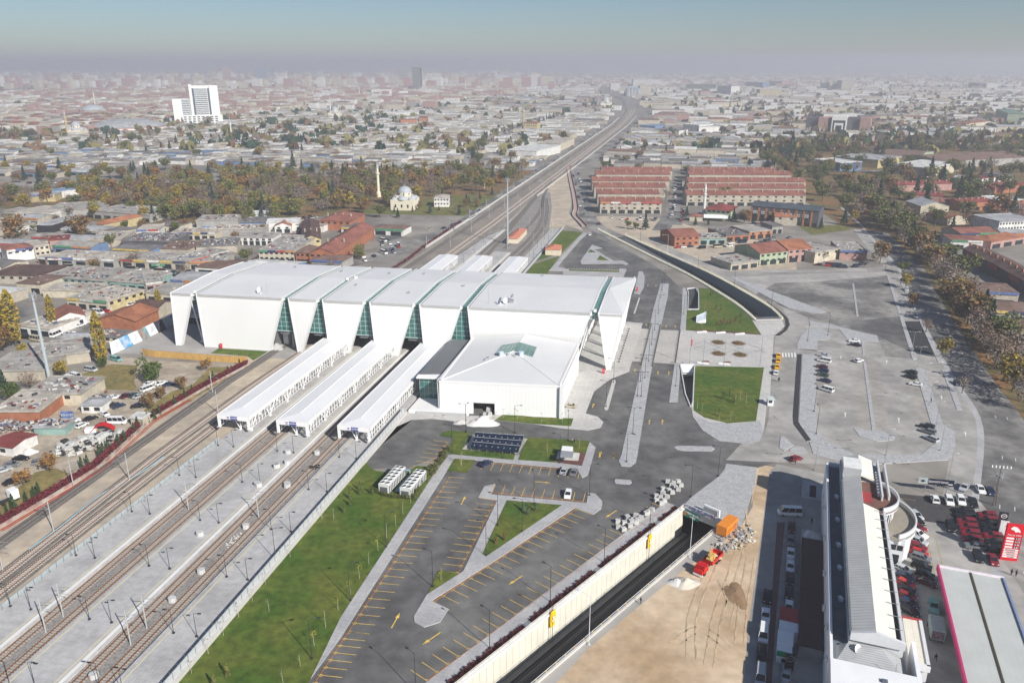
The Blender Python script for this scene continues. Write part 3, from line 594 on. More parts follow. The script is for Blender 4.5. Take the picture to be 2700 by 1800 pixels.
track('mainline track with pale sleepers beside the platform fence',[T(-142.0,85),T(-142.4,117),T(-144.4,184),T(-145,240),T(-144.4,300),T(-142.4,360),T(-141.4,440),T(-139.5,560),T(-140,900),T(-142,1560),T(-146,1700),T(-158,2080)],bed=BALLASTD,bedw=4.4)
for a,lab in((-125.7,'rusty track sunk between first and second platforms, farther from the lawn'),(-121.1,'rusty track sunk between first and second platforms, nearer the lawn'),(-106.4,'rusty track sunk between second and third platforms, farther from the lawn'),(-101.6,'rusty track sunk between second and third platforms, nearer the lawn')):
 track(lab,[T(a-.1,60),T(a,200),T(a+.6,430),T(a+1.0,460)],sl_mat=mat('sleeper_buff',(.38,.35,.31),.9,.12,2),step=.7,z=.1)
sheet('ballast',BALLAST,.05,[T(-127.4,60),T(-119.4,60),T(-116,470),T(-126.4,470)]);sheet('ballast',BALLAST,.05,[T(-108.4,60),T(-99.1,60),T(-96,470),T(-107.2,470)])
sheet('ballast',mat('ballast_tan',(.27,.24,.2),.95,.25,.8,(.19,.17,.15),.06,.7),.006,[T(-160,345),T(-140,345),T(-136,560),T(-136,1650),T(-152,2080),T(-186,2080),T(-164,1650),T(-160,560)])
sheet('ballast',BALLAST,.03,[T(-127,470),T(-104,470),T(-97,470),T(-96.5,540),T(-112,640),T(-128,720),T(-136,700)])
JN=[T(-138,740),T(-132,660),T(-122,600)]
for pts,lab in(([T(-124.7,460),T(-126,520),T(-130,600),T(-136,700),T(-138.5,800)],'siding leaving the first platform towards the main line'),([T(-120.1,460),T(-123,520),T(-128,600),T(-134,690)],'siding crossing over beside the pink-roofed relay house'),([T(-105.4,460),T(-104.6,500),T(-107,560),T(-116,620),T(-127,680),T(-134,740)],'curved siding sweeping out of the third platform, outer rails'),([T(-100.6,460),T(-100.6,500),T(-103.5,560),T(-113,625),T(-124,680)],'curved siding sweeping out of the third platform, inner rails'),([T(-114,480),T(-114,560),T(-119,630),T(-130,700)],'straight siding passing the tall mast')):
 track(lab,smooth_line(pts,5),sl_mat=SLEEPD,step=.8,z=.12,rail=MATS['rail_dark'])
NAVY=mat('sign_navy',(.02,.04,.25),.5,.05,1);LOGOR=mat('sign_red',(.5,.03,.05),.5)
CANR=mat('canopy_roof',(.72,.725,.73),.5,.03,.1,lines=[(1.0,TH+R(90),.06,.1)])
def canopy(label,a0,a1,b0,b1,pa,front,sign=True):
 o=thing('platform_canopy',label,'canopy',T((a0+a1)/2,b0));ze=6.5;mid=(a0+a1)/2;zr=7.0;hip=6.0 if sign else 0
 mb=MB()
 r0,r1=T(mid,b0+hip,zr),T(mid,b1,zr);c=[T(a0,b0,ze),T(a1,b0,ze),T(a1,b1,ze),T(a0,b1,ze)]
 mb.add(c+[r0,r1],[(0,1,4),(1,2,5,4),(3,0,4,5)],0);mb.slab([p-Vector((0,0,.4))for p in c],.1)
 mb.slab([T(mid-.15,b0+hip,zr+.06),T(mid+.15,b0+hip,zr+.06),T(mid+.15,b1,zr+.06),T(mid-.15,b1,zr+.06)],.1,1);mb.build('roof',[CANR,TRIMW],o)
 mb=MB();z3=Vector((0,0,.12))
 for p,q,n_ in((c[0],c[3],V),(c[1],c[2],-V)):mb.slab([p+z3,q+z3,q+z3+n_*.4,p+z3+n_*.4] if n_ ==-V else[p+z3+n_*.4,q+z3+n_*.4,q+z3,p+z3],1.2)
 mb.slab([T(a0,b0-.12,5.2),T(a1,b0-.12,5.2),T(a1,b0-.12,6.66),T(a0,b0-.12,6.66)],.5,0,0,U)
 for a in(a0+.35,a1-.35):mb.box(T(a,b0+.2,2.3),(.7,.6,3.2),TH-R(90))
 mb.build('fascia',[TRIMW],o)
 for a in(a0+.25,a1-.25):
  mb=MB();n=int((b1-b0)/1.9)
  for i in range(n+1):
   b=b0+.6+(b1-b0-.8)*i/n;mb.box(T(a,b,2.4),(.16,.2,3.1),TH-R(90))
  for z in(2.35,3.6):mb.tube(T(a,b0,z),T(a,b1,z),.07,n=4)
  mb.build('side_frame',[WMET],o)
 n=max(2,int((b1-b0)/12.5))
 for i in range(n+1):
  b=b0+2.6+(b1-b0-5)*i/n;mb=MB()
  for pa_ in pa:
   f_=T(pa_,b,.9);mb.box(f_,(.9,.6,.25),TH)
   for da,db in((-1.3,-1.6),(1.3,1.6),(-1.0,1.8),(1.2,-1.6)):mb.tube(f_+Vector((0,0,.2)),T(pa_+da,b+db,6.0),.14,n=5)
  mb.tube(T(a0+.3,b,5.9),T(a1-.3,b,5.9),.13,n=4);mb.tube(T(a0+.3,b,5.0),T(a1-.3,b,5.0),.09,n=4);mb.build('truss_column',[WMET],o)
 if sign:
  X=V;sc=mid-.7
  def plate(x0,x1,z0,z1,m,t=.06):
   mb=MB();mb.slab([T(x0,b0-.13-t,z0),T(x1,b0-.13-t,z0),T(x1,b0-.13-t,z1),T(x0,b0-.13-t,z1)],t,0,0,U);return mb.build('sign_board',[m],o)
  plate(sc-1.6,sc-.1,5.3,6.5,mat('sign_white',(.8,.8,.8),.5));s_=plate(sc-.1,sc+2.3,5.3,6.5,NAVY,.07)
  text('lettering','KONYA',.78,MATS['sign_white'],T(sc+1.1,b0-.22,5.9),V,(0,0,1),o)
  mb=MB()
  for t_ in(-1,1):mb.slab([T(sc-.85,b0-.22,6.05),T(sc-.85+t_*.5,b0-.22,6.2),T(sc-.85+t_*.62,b0-.22,6.35),T(sc-.85,b0-.22,6.3)][::t_],.02,0,0,U)
  mb.slab([T(sc-1.05,b0-.22,5.8),T(sc-.65,b0-.22,5.8),T(sc-.65,b0-.22,6.05),T(sc-1.05,b0-.22,6.05)],.02,1,1,U);mb.slab([T(sc-1.4,b0-.22,5.45),T(sc-.3,b0-.22,5.45),T(sc-.3,b0-.22,5.62),T(sc-1.4,b0-.22,5.62)],.02,0,0,U)
  mb.build('emblem',[NAVY,LOGOR],o)
 return o
canopy('long white canopy nearest the ballasted main tracks in front of the hall',-140.4,-129.6,201.6,277,(-130.6,-134.4),1)
canopy('long white canopy on the middle platform in front of the hall',-120.4,-110.0,202.0,279,(-111.4,-115.4),1)
canopy('long white canopy beside the annex and the platform fence',-100.4,-90.0,202.6,281,(-91.6,-95.6),1)
canopy('short white canopy behind the hall beside the main tracks',-140.0,-129.2,330,428.8,(-131,-134.4),0,False)
canopy('short white canopy behind the hall on the middle platform',-119.8,-109.2,330,430.6,(-111.4,-115.4),0,False)
canopy('short white canopy behind the hall next to the lawn fence',-99.6,-88.9,330,432.6,(-91.6,-95.6),0,False)

# ---------------------------------------------------------------- sunken road to the tunnel (bottom of the picture)
Z3=Vector((0,0,1))
def tw(p,z):return Vector((p.x,p.y,z))
DEP=-7.4
nL=Vector((-dT.y,dT.x,0));nL=nL if nL.dot(Q0-P0) < 0 else-nL
back=-dT*38
mb=MB();mb.slab([tw(P0+back,DEP),tw(P1,DEP),tw(Q2,DEP),tw(Q1,DEP),tw(Q0+back,DEP)][::-1] if False else[tw(p,DEP)for p in ccw([P0+back,P1,Q2,Q1,Q0+back])],.3)
struct('tunnel_road',mb,ASPHD)
mb=MB()
for off,w in((2.6,.16),(3.1,.1)):
 a_,b_=P0-nL*off,P1-nL*off;mb.slab([tw(a_-nL*w,DEP+.02),tw(b_-nL*w,DEP+.02),tw(b_,DEP+.02),tw(a_,DEP+.02)],.015)
struct('road_markings',mb,mat('faint_white',(.2,.2,.2),.8))
mb=MB();a_,b_=P0-nL*.05,P1-nL*.05
mb.slab([tw(a_-nL*1.5,DEP+.25),tw(b_-nL*1.5,DEP+.25),tw(b_,DEP+.25),tw(a_,DEP+.25)][::1],.25);struct('tunnel_walkway',mb,mat('dark_concrete',(.16,.16,.16),.9))
wall=thing('retaining_wall','tall cream-panelled retaining wall of the sunken road below the car park','wall',P0.copy())
LEN=(P1-P0).length;npan=int(LEN/1.95);mb=MB()
CREAMP=mat('cream_wall',(.64,.62,.53),.7,.06,.3,(.56,.55,.49),.25,.5)
for i in range(npan):
 a_,b_=P0+dT*(i*1.95+.03),P0+dT*((i+1)*1.95-.03)
 mb.slab([tw(b_,DEP+.1),tw(a_,DEP+.1),tw(a_,-.25),tw(b_,-.25)],.5,0,0,nL)
o=mb.build('panel_facing',[CREAMP],wall)
mb=MB();a_,b_=P0,P1
mb.slab([tw(b_-nL*.35,-.2),tw(a_-nL*.35,-.2),tw(a_-nL*.35,.25),tw(b_-nL*.35,.25)],.8,0,0,nL);mb.build('coping',[mat('coping_white',(.74,.73,.69),.6,.04)],wall)
mb=MB()
for k,z in enumerate((.7,1.05,1.4)):mb.tube(tw(P0-nL*.1,z),tw(P1-nL*.1,z),.07,n=5)
for i in range(int(LEN/3)):mb.tube(tw(P0+dT*i*3-nL*.1,.2),tw(P0+dT*i*3-nL*.1,1.45),.06,n=4)
put(mb.build('railing',[mat('rail_cream',(.7,.69,.64),.5)],wall),kind='stuff')
mb=MB();mb.slab([tw(P1+nL*.5,.12),tw(P0+nL*.5,.12),tw(P0+nL*1.9,.12),tw(P1+nL*1.9,.12)][::-1],.1)
bed_stops=[0.0,.062,.215,.36,.50,.63,.78,1.0]
LEAFRED=mat('dark_red_leaves',(.075,.02,.022),.9,.35,3)
for i in range(len(bed_stops)-1):
 a_,b_=P0+dT*(LEN*bed_stops[i]+1.2),P0+dT*(LEN*bed_stops[i+1]-1.2);mb=MB();n=int((b_-a_).length*26)
 for j in range(n):
  p=a_.lerp(b_,rnd.random())+nL*(.65+rnd.random()*1.25);z=.15+rnd.random()*.45;s_=.12+rnd.random()*.14
  e=Vector((rnd.uniform(-1,1),rnd.uniform(-1,1),rnd.uniform(-.3,.6))).normalized()*s_*1.6;f_=Vector((rnd.uniform(-1,1),rnd.uniform(-1,1),rnd.uniform(.2,1))).normalized()*s_
  mb.quad(tw(p,z)-e-f_,tw(p,z)+e-f_,tw(p,z)+e+f_,tw(p,z)-e+f_)
 mb.prism([a_+nL*.6,b_+nL*.6,b_+nL*1.95,a_+nL*1.95],.05,.3,0)
 h_=mb.build('hedge',[LEAFRED]);put(h_,'dark red hedge bed along the retaining wall, stretch %s'%('at the tunnel mouth','second from the tunnel mouth','behind the farther yellow banner','between the two yellow banners','behind the nearer yellow banner','past the nearer yellow banner','cut by the picture edge')[i],'hedge','red hedge beds along the sunken road')
YB=mat('banner_yellow',(.78,.5,.01),.7,.08,.6);WB=mat('banner_white',(.75,.7,.5),.7)
def banner(c,w,h,label):
 o=thing('banner',label,'banner',c);n=-nL;d=dT;c=c+n*.55
 mb=MB();m_=6
 for i in range(m_):
  for j in range(3):
   f=lambda s_,t_:c+d*(s_-.5)*w+Vector((0,0,-t_*h))+n*(.12*math.sin(t_*5+s_*2)+.1)
   s0,s1,t0_,t1_=j/3,(j+1)/3,i/m_,(i+1)/m_
   mb.slab([f(s1,t1_),f(s0,t1_),f(s0,t0_),f(s1,t0_)],.03,0,0,-n)
 mb.build('cloth',[YB],o,smooth=False)
 mb=MB();mb.box(c+n*.32+Vector((0,0,-h*.38)),(.1,.1,.1));mb=MB()
 for k in range(10):
  t_=2*math.pi*k/10;t2=2*math.pi*(k+1)/10;q=c+n*.3+Vector((0,0,-h*.42));mb.add([q,q+d*.36*math.cos(t_)+Z3*.36*math.sin(t_),q+d*.36*math.cos(t2)+Z3*.36*math.sin(t2)],[(0,1,2)])
 mb.slab([c+n*.3+d*.7+Z3*(-h*.62),c+n*.3-d*.7+Z3*(-h*.62),c+n*.3-d*.7+Z3*(-h*.55),c+n*.3+d*.7+Z3*(-h*.55)],.02,0,0,nL);mb.build('emblem',[WB],o)
 mb=MB();mb.tube(c+n*.05+Z3*1.2,tw(c+n*.05,DEP),.06);mb.build('pole',[DARKMET],o)
def onwall(px_):t=(px_-P0).dot(dT);return P0+dT*t
banner(tw(onwall(W('e',2115,560)),1.0),1.4,4.0,'narrow yellow banner on the wall nearer the tunnel mouth')
banner(tw(onwall(W('e',1440,1085)),1.1),1.7,4.2,'wide yellow banner on the wall midway along the sunken road')
low=thing('barrier_wall','low concrete barrier with yellow posts along the service strip','barrier',Q1.copy())
QQ=[Q0,Q1,Q2];mb=MB()
for i in(0,1):
 p,q=QQ[i],QQ[i+1];d=(q-p).normalized();n=Vector((d.y,-d.x,0));n=n if n.dot(nL) < 0 else-n
 mb.slab([tw(p,DEP),tw(q,DEP),tw(q,.55),tw(p,.55)] if True else[],.45,0,0,n)
mb.build('wall',[CONC],low);mb=MB()
for i in(0,1):
 p,q=QQ[i],QQ[i+1];mb.tube(tw(p,.95),tw(q,.95),.05,n=4);k=int((q-p).length/3)
 for j in range(k):mb.tube(tw(p.lerp(q,j/k),.5),tw(p.lerp(q,j/k),1.0),.09,n=4,mi=1)
put(mb.build('railing',[WMET,YEL],low),kind='stuff')
por=thing('tunnel_portal','tunnel mouth with station signs over the dark sunken road','tunnel',P0.copy())
dP=(Q0-P0).normalized();mb=MB();nP=-back.normalized();nP=dT
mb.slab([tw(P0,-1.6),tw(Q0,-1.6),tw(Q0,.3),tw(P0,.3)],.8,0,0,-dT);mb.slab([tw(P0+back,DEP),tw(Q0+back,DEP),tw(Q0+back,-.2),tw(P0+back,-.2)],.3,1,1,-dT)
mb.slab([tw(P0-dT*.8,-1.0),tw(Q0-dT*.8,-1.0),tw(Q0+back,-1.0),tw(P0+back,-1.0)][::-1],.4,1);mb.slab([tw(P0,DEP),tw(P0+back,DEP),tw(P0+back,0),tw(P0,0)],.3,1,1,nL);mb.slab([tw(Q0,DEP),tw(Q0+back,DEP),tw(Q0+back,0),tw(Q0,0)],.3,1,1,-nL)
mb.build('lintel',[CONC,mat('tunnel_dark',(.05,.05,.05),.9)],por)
LP=(Q0-P0).length
def psign(name,t0,t1,z0,z1,m,out=.25):
 o=MB().slab([tw(P0+dP*LP*t0+dT*out,z0),tw(P0+dP*LP*t1+dT*out,z0),tw(P0+dP*LP*t1+dT*out,z1),tw(P0+dP*LP*t0+dT*out,z1)],.12,0,0,-dT).build(name,[m],por);return o
GREENS=mat('sign_green',(.0,.17,.13),.5,.05,1)
psign('white_sign',.12,.78,.35,1.75,mat('sign_white2',(.7,.71,.72),.5));psign('green_sign',0.0,.42,-1.9,-.1,GREENS,.35)
psign('orange_crest',.02,.1,-1.5,-.5,ORA,.42)
mid=lambda t,z,out:tw(P0+dP*LP*t+dT*out,z)
text('lettering','YHT GARI ALT GEÇİDİ',.95,NAVY,mid(.4,1.2,.28),dP,Z3,por);text('lettering','KONYA BÜYÜKŞEHİR',.4,NAVY,mid(.4,.6,.28),dP,Z3,por)
text('lettering','YHT GAR',.85,WHT,mid(.26,-.75,.38),dP,Z3,por);text('lettering','TÜNELİ',.5,WHT,mid(.26,-1.45,.38),dP,Z3,por)
psign('red_badge',.74,.77,.5,1.6,mat('sign_pinkred',(.5,.12,.14),.6),.29)
for k in range(4):
 mb=MB();mb.tube(mid(.8,.5+k*.32,.1),mid(1.0,.5+k*.32,.1),.07,n=4);mb.build('rail',[WMET],por)
mb=MB();mb.box(tw(P0+dP*LP*.62-dT*2.4,.1),(4.6,.5,2.0),math.atan2(dP.y,dP.x));mb.box(tw(P0+dP*LP*.62-dT*2.1,.4),(3.8,.3,1.4),math.atan2(dP.y,dP.x),1);cb=mb.build('control_cabinet',[WMET,mat('grille',(.4,.41,.42))]);put(cb,'white louvred cabinet standing behind the tunnel sign','cabinet')
n2=len(L2);dep=[-6.8*(i/(n2-1))**.8 for i in range(n2)]
def along(P,n):
 d=[0];
 for i in range(len(P)-1):d.append(d[-1]+(P[i+1]-P[i]).length)
 out=[]
 for k in range(n):
  t=d[-1]*k/(n-1);i=max(j for j in range(len(d)) if d[j] <=t+1e-6);i=min(i,len(P)-2);out.append(P[i].lerp(P[i+1],(t-d[i])/(d[i+1]-d[i])))
 return out
LL,RR=along(smooth_line(L2,4),24),along(smooth_line(R2,4),24)
sheet_holes=None
mb=MB();dz=[-6.6*min(1,k/23*1.15)for k in range(24)]
for i in range(23):mb.quad(tw(RR[i],dz[i]),tw(RR[i+1],dz[i+1]),tw(LL[i+1],dz[i+1]),tw(LL[i],dz[i])) if False else mb.quad(tw(LL[i],dz[i]),tw(RR[i],dz[i]),tw(RR[i+1],dz[i+1]),tw(LL[i+1],dz[i+1]))
struct('cutting_road',mb,mat('blue_grey_road',(.1,.105,.11),.9,.06,1,lines=(1.4,R(0),.12,.05)))
mb=MB()
cut=thing('retaining_wall','curved grey retaining walls of the cutting beside the lawn','wall',LL[12].copy())
for P_,sg in((LL,1),(RR,-1)):
 for i in range(23):
  a_,b_=P_[i],P_[i+1];d=(b_-a_).normalized();n=Vector((-d.y,d.x,0))*sg
  n=n if n.dot(RR[i]-LL[i])*sg < 0 else-n
  mb.slab([tw(a_,dz[i]-.2),tw(b_,dz[i+1]-.2),tw(b_,.12),tw(a_,.12)],.4,0,0,n)
  mb.slab([tw(a_,.12),tw(b_,.12),tw(b_+n*.7,.12),tw(a_+n*.7,.12)],.18,1,1,-Z3)
d=(RR[-1]-LL[-1]).normalized();nE=Vector((d.y,-d.x,0));nE=nE if nE.y < 0 else-nE
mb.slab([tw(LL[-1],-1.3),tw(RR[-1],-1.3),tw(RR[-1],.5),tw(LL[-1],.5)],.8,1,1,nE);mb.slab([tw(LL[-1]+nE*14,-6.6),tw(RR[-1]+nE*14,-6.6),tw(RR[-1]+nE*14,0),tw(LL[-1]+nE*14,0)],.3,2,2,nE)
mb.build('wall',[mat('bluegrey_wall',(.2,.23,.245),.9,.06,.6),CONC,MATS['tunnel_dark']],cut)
BONE=mat('bone_white',(.72,.7,.56),.7,.05)
def palisade(label,P_,sg,step=1.5,h=1.15):
 o=thing('railing',label,'railing',P_[0].copy());Q_=along(P_,max(3,int(sum((P_[i+1]-P_[i]).length for i in range(len(P_)-1))/step)))
 mb=MB()
 for i in range(len(Q_)):
  m2=MB() if i < 100 else mb;m2.box(tw(Q_[i],.12),(.5,.3,h),.3)
  if i < 100:m2.build('post',[BONE],o)
 if mb.v:put(mb.build('post',[BONE],o),kind='stuff')
 mb=MB()
 for i in range(len(Q_)-1):mb.tube(tw(Q_[i],h),tw(Q_[i+1],h),.09,n=4);mb.tube(tw(Q_[i],.6),tw(Q_[i+1],.6),.06,n=4)
 mb.build('rail',[BONE],o)
palisade('cream post railing between the forecourt and the curved cutting',offset_line(LL,.0),1)
palisade('cream post railing on the outer side of the curved cutting',offset_line(RR,.5),1,1.3)
mb=MB()
for i in range(3):mb.tube(LL[-1].lerp(RR[-1],0)+Z3*(.8+i*.3),RR[-1]+Z3*(.8+i*.3),.05,n=4)
put(mb.build('railing',[STEEL]),'low steel railing across the mouth of the curved cutting','railing')
def ramp(pts,z_at,label,hi):
 o=thing('ramp',label,'ramp',pts[0].copy());mb=MB();P_=ccw(pts);tr=tess(P_)
 mb.add([tw(p,z_at(p))for p in P_],tr,0)
 mb.build('roadway',[mat('ramp_tar',(.05,.055,.06),.9,.2,.4)],o);mb=MB()
 for i in range(len(P_)):
  a_,b_=P_[i],P_[(i+1)%len(P_)];d=(b_-a_).normalized();n=Vector((d.y,-d.x,0))
  mb.slab([tw(a_,z_at(a_)-.2),tw(b_,z_at(b_)-.2),tw(b_,.45),tw(a_,.45)][::-1],.35,0,0,n)
 mb.build('parapet',[mat('ramp_wall',(.56,.57,.58),.7,.06)],o)
 return o
y0,y1=TR3[0].y,TR3[3].y;ramp(TR3,lambda p:-4.6*(1-min(1,max(0,(p.y-y0)/(y1-y0)))),'narrow ramp diving beneath the lawn beside the curved cutting',0)
y2,y3=TR4[0].y,TR4[3].y
rp=ramp(TR4,lambda p:-4.6*min(1,max(0,(p.y-y3)/(y2-y3))),'dark ramp with white parapets beside the square lawn',0)
mb=MB();a_,b_=TR4[0],TR4[1];mb.slab([tw(a_+Vector((0,-4.5,0)),-1.2),tw(b_+Vector((0,-4.5,0)),-1.2),tw(b_,.5),tw(a_,.5)],.3);mb.slab([tw(a_+Vector((0,-4.5,0)),-1.9),tw(b_+Vector((0,-4.5,0)),-1.9),tw(b_+Vector((0,-4.5,0)),-1.2),tw(a_+Vector((0,-4.5,0)),-1.2)],.3,0,0,Vector((0,1,0)));mb.build('canopy_slab',[TRIMW],rp)

# ---------------------------------------------------------------- painted stalls and arrows
def stall_rows(rows,name='road_markings',m=None,w=.14,z=.075,stops=True,wm=None):
 mb=MB()
 for A_,B_,n,D_,ln in rows:
  d=(D_-A_);d.z=0;d.normalize();e=(B_-A_)/n
  for i in range(n+1):
   p=A_+e*i;q=p+d*ln;s_=Vector((-d.y,d.x,0))*w/2
   mb.quad(tw(p-s_,z),tw(q-s_,z),tw(q+s_,z),tw(p+s_,z)) if True else 0
  if stops:
   f=e.normalized();L_=e.length
   for i in range(n):
    p=A_+e*(i+.12)+d*.35;q=A_+e*(i+.88)+d*.35;s_=d*.09
    mb.slab([tw(p,z+.1),tw(q,z+.1),tw(q+s_,z+.1),tw(p+s_,z+.1)],.1,1)
    for pp in(p,q):mb.slab([tw(pp,z+.02),tw(pp+d*.55,z+.02),tw(pp+d*.55+f*.1,z+.02),tw(pp+f*.1,z+.02)],.02,0)
 return struct(name,mb,[m or YEL,wm or ORA])
E_=lambda x,y:W('e',x,y);M_=lambda x,y:W('m',x,y)
stall_rows([(E_(735,150),E_(35,1215),24,E_(845,157),4.9),(E_(35,1215),E_(-390,1858),12,E_(205,1232),4.9),(E_(1075,308),E_(815,812),12,E_(945,295),4.9),(E_(1610,367),E_(625,1005),18,E_(1728,410),5.0),(E_(1960,560),E_(600,1560),23,E_(1838,508),4.9),(E_(2290,345),E_(2005,527),6,E_(2170,290),4.8),(E_(990,45),E_(1645,105),10,E_(958,105),4.9),(E_(1035,262),E_(1665,325),9,E_(1062,203),4.9),(M_(525,1200),M_(325,1460),6,M_(375,1182),5.2)])
FV=lambda x,y:W('v',x,y)
PALE=mat('paint_worn',(.45,.42,.33),.8,.2,1)
stall_rows([(FV(0,1105),FV(525,1120),20,FV(8,1070),5),(FV(180,1040),FV(540,1050),14,FV(190,1015),4.6),(FV(310,748),FV(810,985),44,FV(240,775),5),(FV(-60,1020),FV(100,790),22,FV(20,1022),5),(FV(255,890),FV(470,1012),17,FV(330,885),4.6),(FV(285,935),FV(230,1010),6,FV(200,933),4.5)],m=PALE,w=.26,stops=False)
C_=lambda x,y:W('c',x,y)
PALEY=mat('paint_faint',(.5,.38,.16),.85,.25,1)
stall_rows([(C_(1245,950),C_(1320,1395),17,C_(1165,960),6),(C_(1265,950),C_(1335,1390),17,C_(1355,930),6),(C_(925,1000),C_(930,1240),9,C_(1050,1010),5.5),(C_(1610,985),C_(1712,1380),15,C_(1510,1000),5.5)],m=PALEY,w=.12,stops=False)
mb=MB()
for k,y in enumerate((632,715,748,800,850,880)):
 a_,b_=M_(1805-20*k,y),M_(1945-20*k,y+8);d=(b_-a_).normalized();s_=Vector((-d.y,d.x,0))*.08
 mb.quad(tw(a_-s_,.08),tw(b_-s_,.08),tw(b_+s_,.08),tw(a_+s_,.08))
for(x0,y0,x1,y1,h) in((1785,660,1945,672,20),(1748,743,1912,756,20),(1822,838,1880,842,20)):
 for j in range(10):
  f0,f1=j/10,(j+.55)/10;lx=lambda f:x0+(x1-x0)*f;ly=lambda f:y0+(y1-y0)*f
  mb.add([tw(M_(lx(f0)-6,ly(f0)+h),.083),tw(M_(lx(f1)-6,ly(f1)+h),.083),tw(M_(lx(f1)+6,ly(f1)),.083),tw(M_(lx(f0)+6,ly(f0)),.083)],[(0,1,2,3)])
def arrow(mb,p,d,L_=3.6,w=.28,z=.085,mi=0):
 d=Vector((d.x,d.y,0)).normalized();n=Vector((-d.y,d.x,0));p=tw(p,z)
 mb.quad(p-n*w/2,p+d*L_*.65-n*w/2,p+d*L_*.65+n*w/2,p+n*w/2,mi) if False else mb.add([p-n*w/2,p+d*L_*.65-n*w/2,p+d*L_*.65-n*w*1.5,p+d*L_,p+d*L_*.65+n*w*1.5,p+d*L_*.65+n*w/2,p+n*w/2],[(0,1,5,6),(2,3,4)],mi)
for r_,x,y,x2,y2,L_ in(('e',825,340,848,297,4.5),('e',1328,182,1398,187,4.8),('e',1897,380,1848,412,4.8),('e',1248,830,1183,872,4.6),('e',683,1220,600,1276,5),('e',345,1190,383,1122,5),('b',2038,675,2041,655,3.5),('b',2100,678,2103,658,3.5),('b',2237,690,2240,668,3.5),('b',2300,690,2303,668,3.5),('b',1945,990,1950,970,3.5),('b',2020,995,2026,975,3.5),('b',2180,1012,2183,992,3.5),('b',2255,1015,2258,995,3.5),('b',2120,1355,2125,1325,3.8),('b',2210,1355,2213,1330,3.8),('b',1730,1242,1738,1218,3.8),('m',2085,1355,2092,1312,4),('m',2225,1370,2230,1322,4),('b',2110,405,2113,398,3.4),('b',2165,408,2168,400,3.4),('e',1775,15,1780,-10,3.8),('e',1872,25,1878,0,3.8)):
 arrow(mb,W(r_,x,y),W(r_,x2,y2)-W(r_,x,y),L_)
struct('road_markings',mb,YEL)
mb=MB()
for r_,x,y,x2,y2,L_ in(('c',1490,1345,1487,1300,4.5),('c',1120,1305,1120,1262,4),('c',1090,905,1090,880,4),('c',1785,1185,1780,1150,4),('c',1405,935,1405,905,4),('c',1950,1440,1945,1400,4)):arrow(mb,W(r_,x,y),W(r_,x2,y2)-W(r_,x,y),L_)
for i in range(6):
 x=662+i*21;mb.add([tw(W('c',x,862),.085),tw(W('c',x+10,862),.085),tw(W('c',x+14,893),.085),tw(W('c',x+4,893),.085)],[(3,2,1,0)])
for k in(0,3.4):
 ln=offset_line(AVE,-1.6+k);acc=along(ln,110)
 for i in range(0,108,6):d=(acc[i+1]-acc[i]).normalized();n=Vector((-d.y,d.x,0))*.08;p=acc[i];mb.quad(tw(p-n,.06),tw(p+d*2.5-n,.06),tw(p+d*2.5+n,.06),tw(p+n,.06))
ln=along(smooth_line(FRONT,6),160)
for i in range(0,158,2):d=(ln[i+1]-ln[i]);l_=d.length*.5;d.normalize();n=Vector((-d.y,d.x,0))*.12;p=ln[i];mb.quad(tw(p-n,.12),tw(p+d*l_-n,.12),tw(p+d*l_+n,.12),tw(p+n,.12))
struct('road_markings',mb,WHT)
mb=MB()
for a_,b_ in(((1340,900),(1435,910)),((1435,910),(1515,1230)),((1350,995),(1452,1008)),((1385,1100),(1485,1112)),((1410,1205),(1510,1220)),((1330,820),(1440,1340)),((1075,525),(1235,545)),((1200,650),(1320,780))):
 p,q=W('n',*a_),W('n',*b_);d=(q-p).normalized();n=Vector((-d.y,d.x,0))*.06;mb.quad(tw(p-n,.07),tw(q-n,.07),tw(q+n,.07),tw(p+n,.07))
struct('road_markings',mb,PALEY)
for nm,ox,m in(('plaza_pattern',0,DARKMET),):
 mb=MB()
 segs=[(780,770,920,735),(920,735,1055,795),(1055,795,1200,745),(1200,745,1335,800),(1335,800,1470,750),(1470,750,1615,810),(1615,810,1755,820),(780,840,920,880),(920,880,1055,840),(1055,840,1200,905),(1200,905,1335,850),(1335,850,1475,915),(1475,915,1620,860),(1620,860,1765,885),(780,790,920,840),(780,830,925,790),(1055,780,1180,850),(1055,850,1180,790),(1335,790,1470,855),(1335,860,1475,800),(1610,790,1755,880),(1620,880,1755,830)]
 for s_ in segs:
  p,q=W('A',s_[0],s_[1]),W('A',s_[2],s_[3]);d=(q-p).normalized();n=Vector((-d.y,d.x,0))*.12;mb.quad(tw(p-n,.17),tw(q-n,.17),tw(q+n,.17),tw(p+n,.17))
 struct(nm,mb,mat('grey_inlay',(.22,.22,.22),.9))
def lamp_template(name,label,h,arm,m,double=False,hd=None,r=.085):
 o=thing(name,label,'street lamp');mb=MB();mb.tube((0,0,0),(0,0,h),r,r*.6,n=7);mb.box((0,0,0),(.45,.45,.25));mb.build('pole',[m],o,local=True)
 for s_ in((1,-1) if double else(1,)):
  mb=MB();mb.tube((0,0,h-.15),(s_*arm*.5,0,h+.12),r*.55,n=5);mb.tube((s_*arm*.5,0,h+.12),(s_*arm,0,h+.1),r*.5,n=5);mb.build('arm',[m],o,local=True)
  mb=MB();mb.box((s_*(arm+.3),0,h),(.75,.3,.14));mb.build('lamp_head',[hd or m],o,local=True)
 return o
PL=lamp_template('platform_lamp','slim dark lamp post with one short arm standing on the platforms',5.6,.9,DARKMET,r=.075);PL['group']='slim dark lamps along the platforms'
used=set()
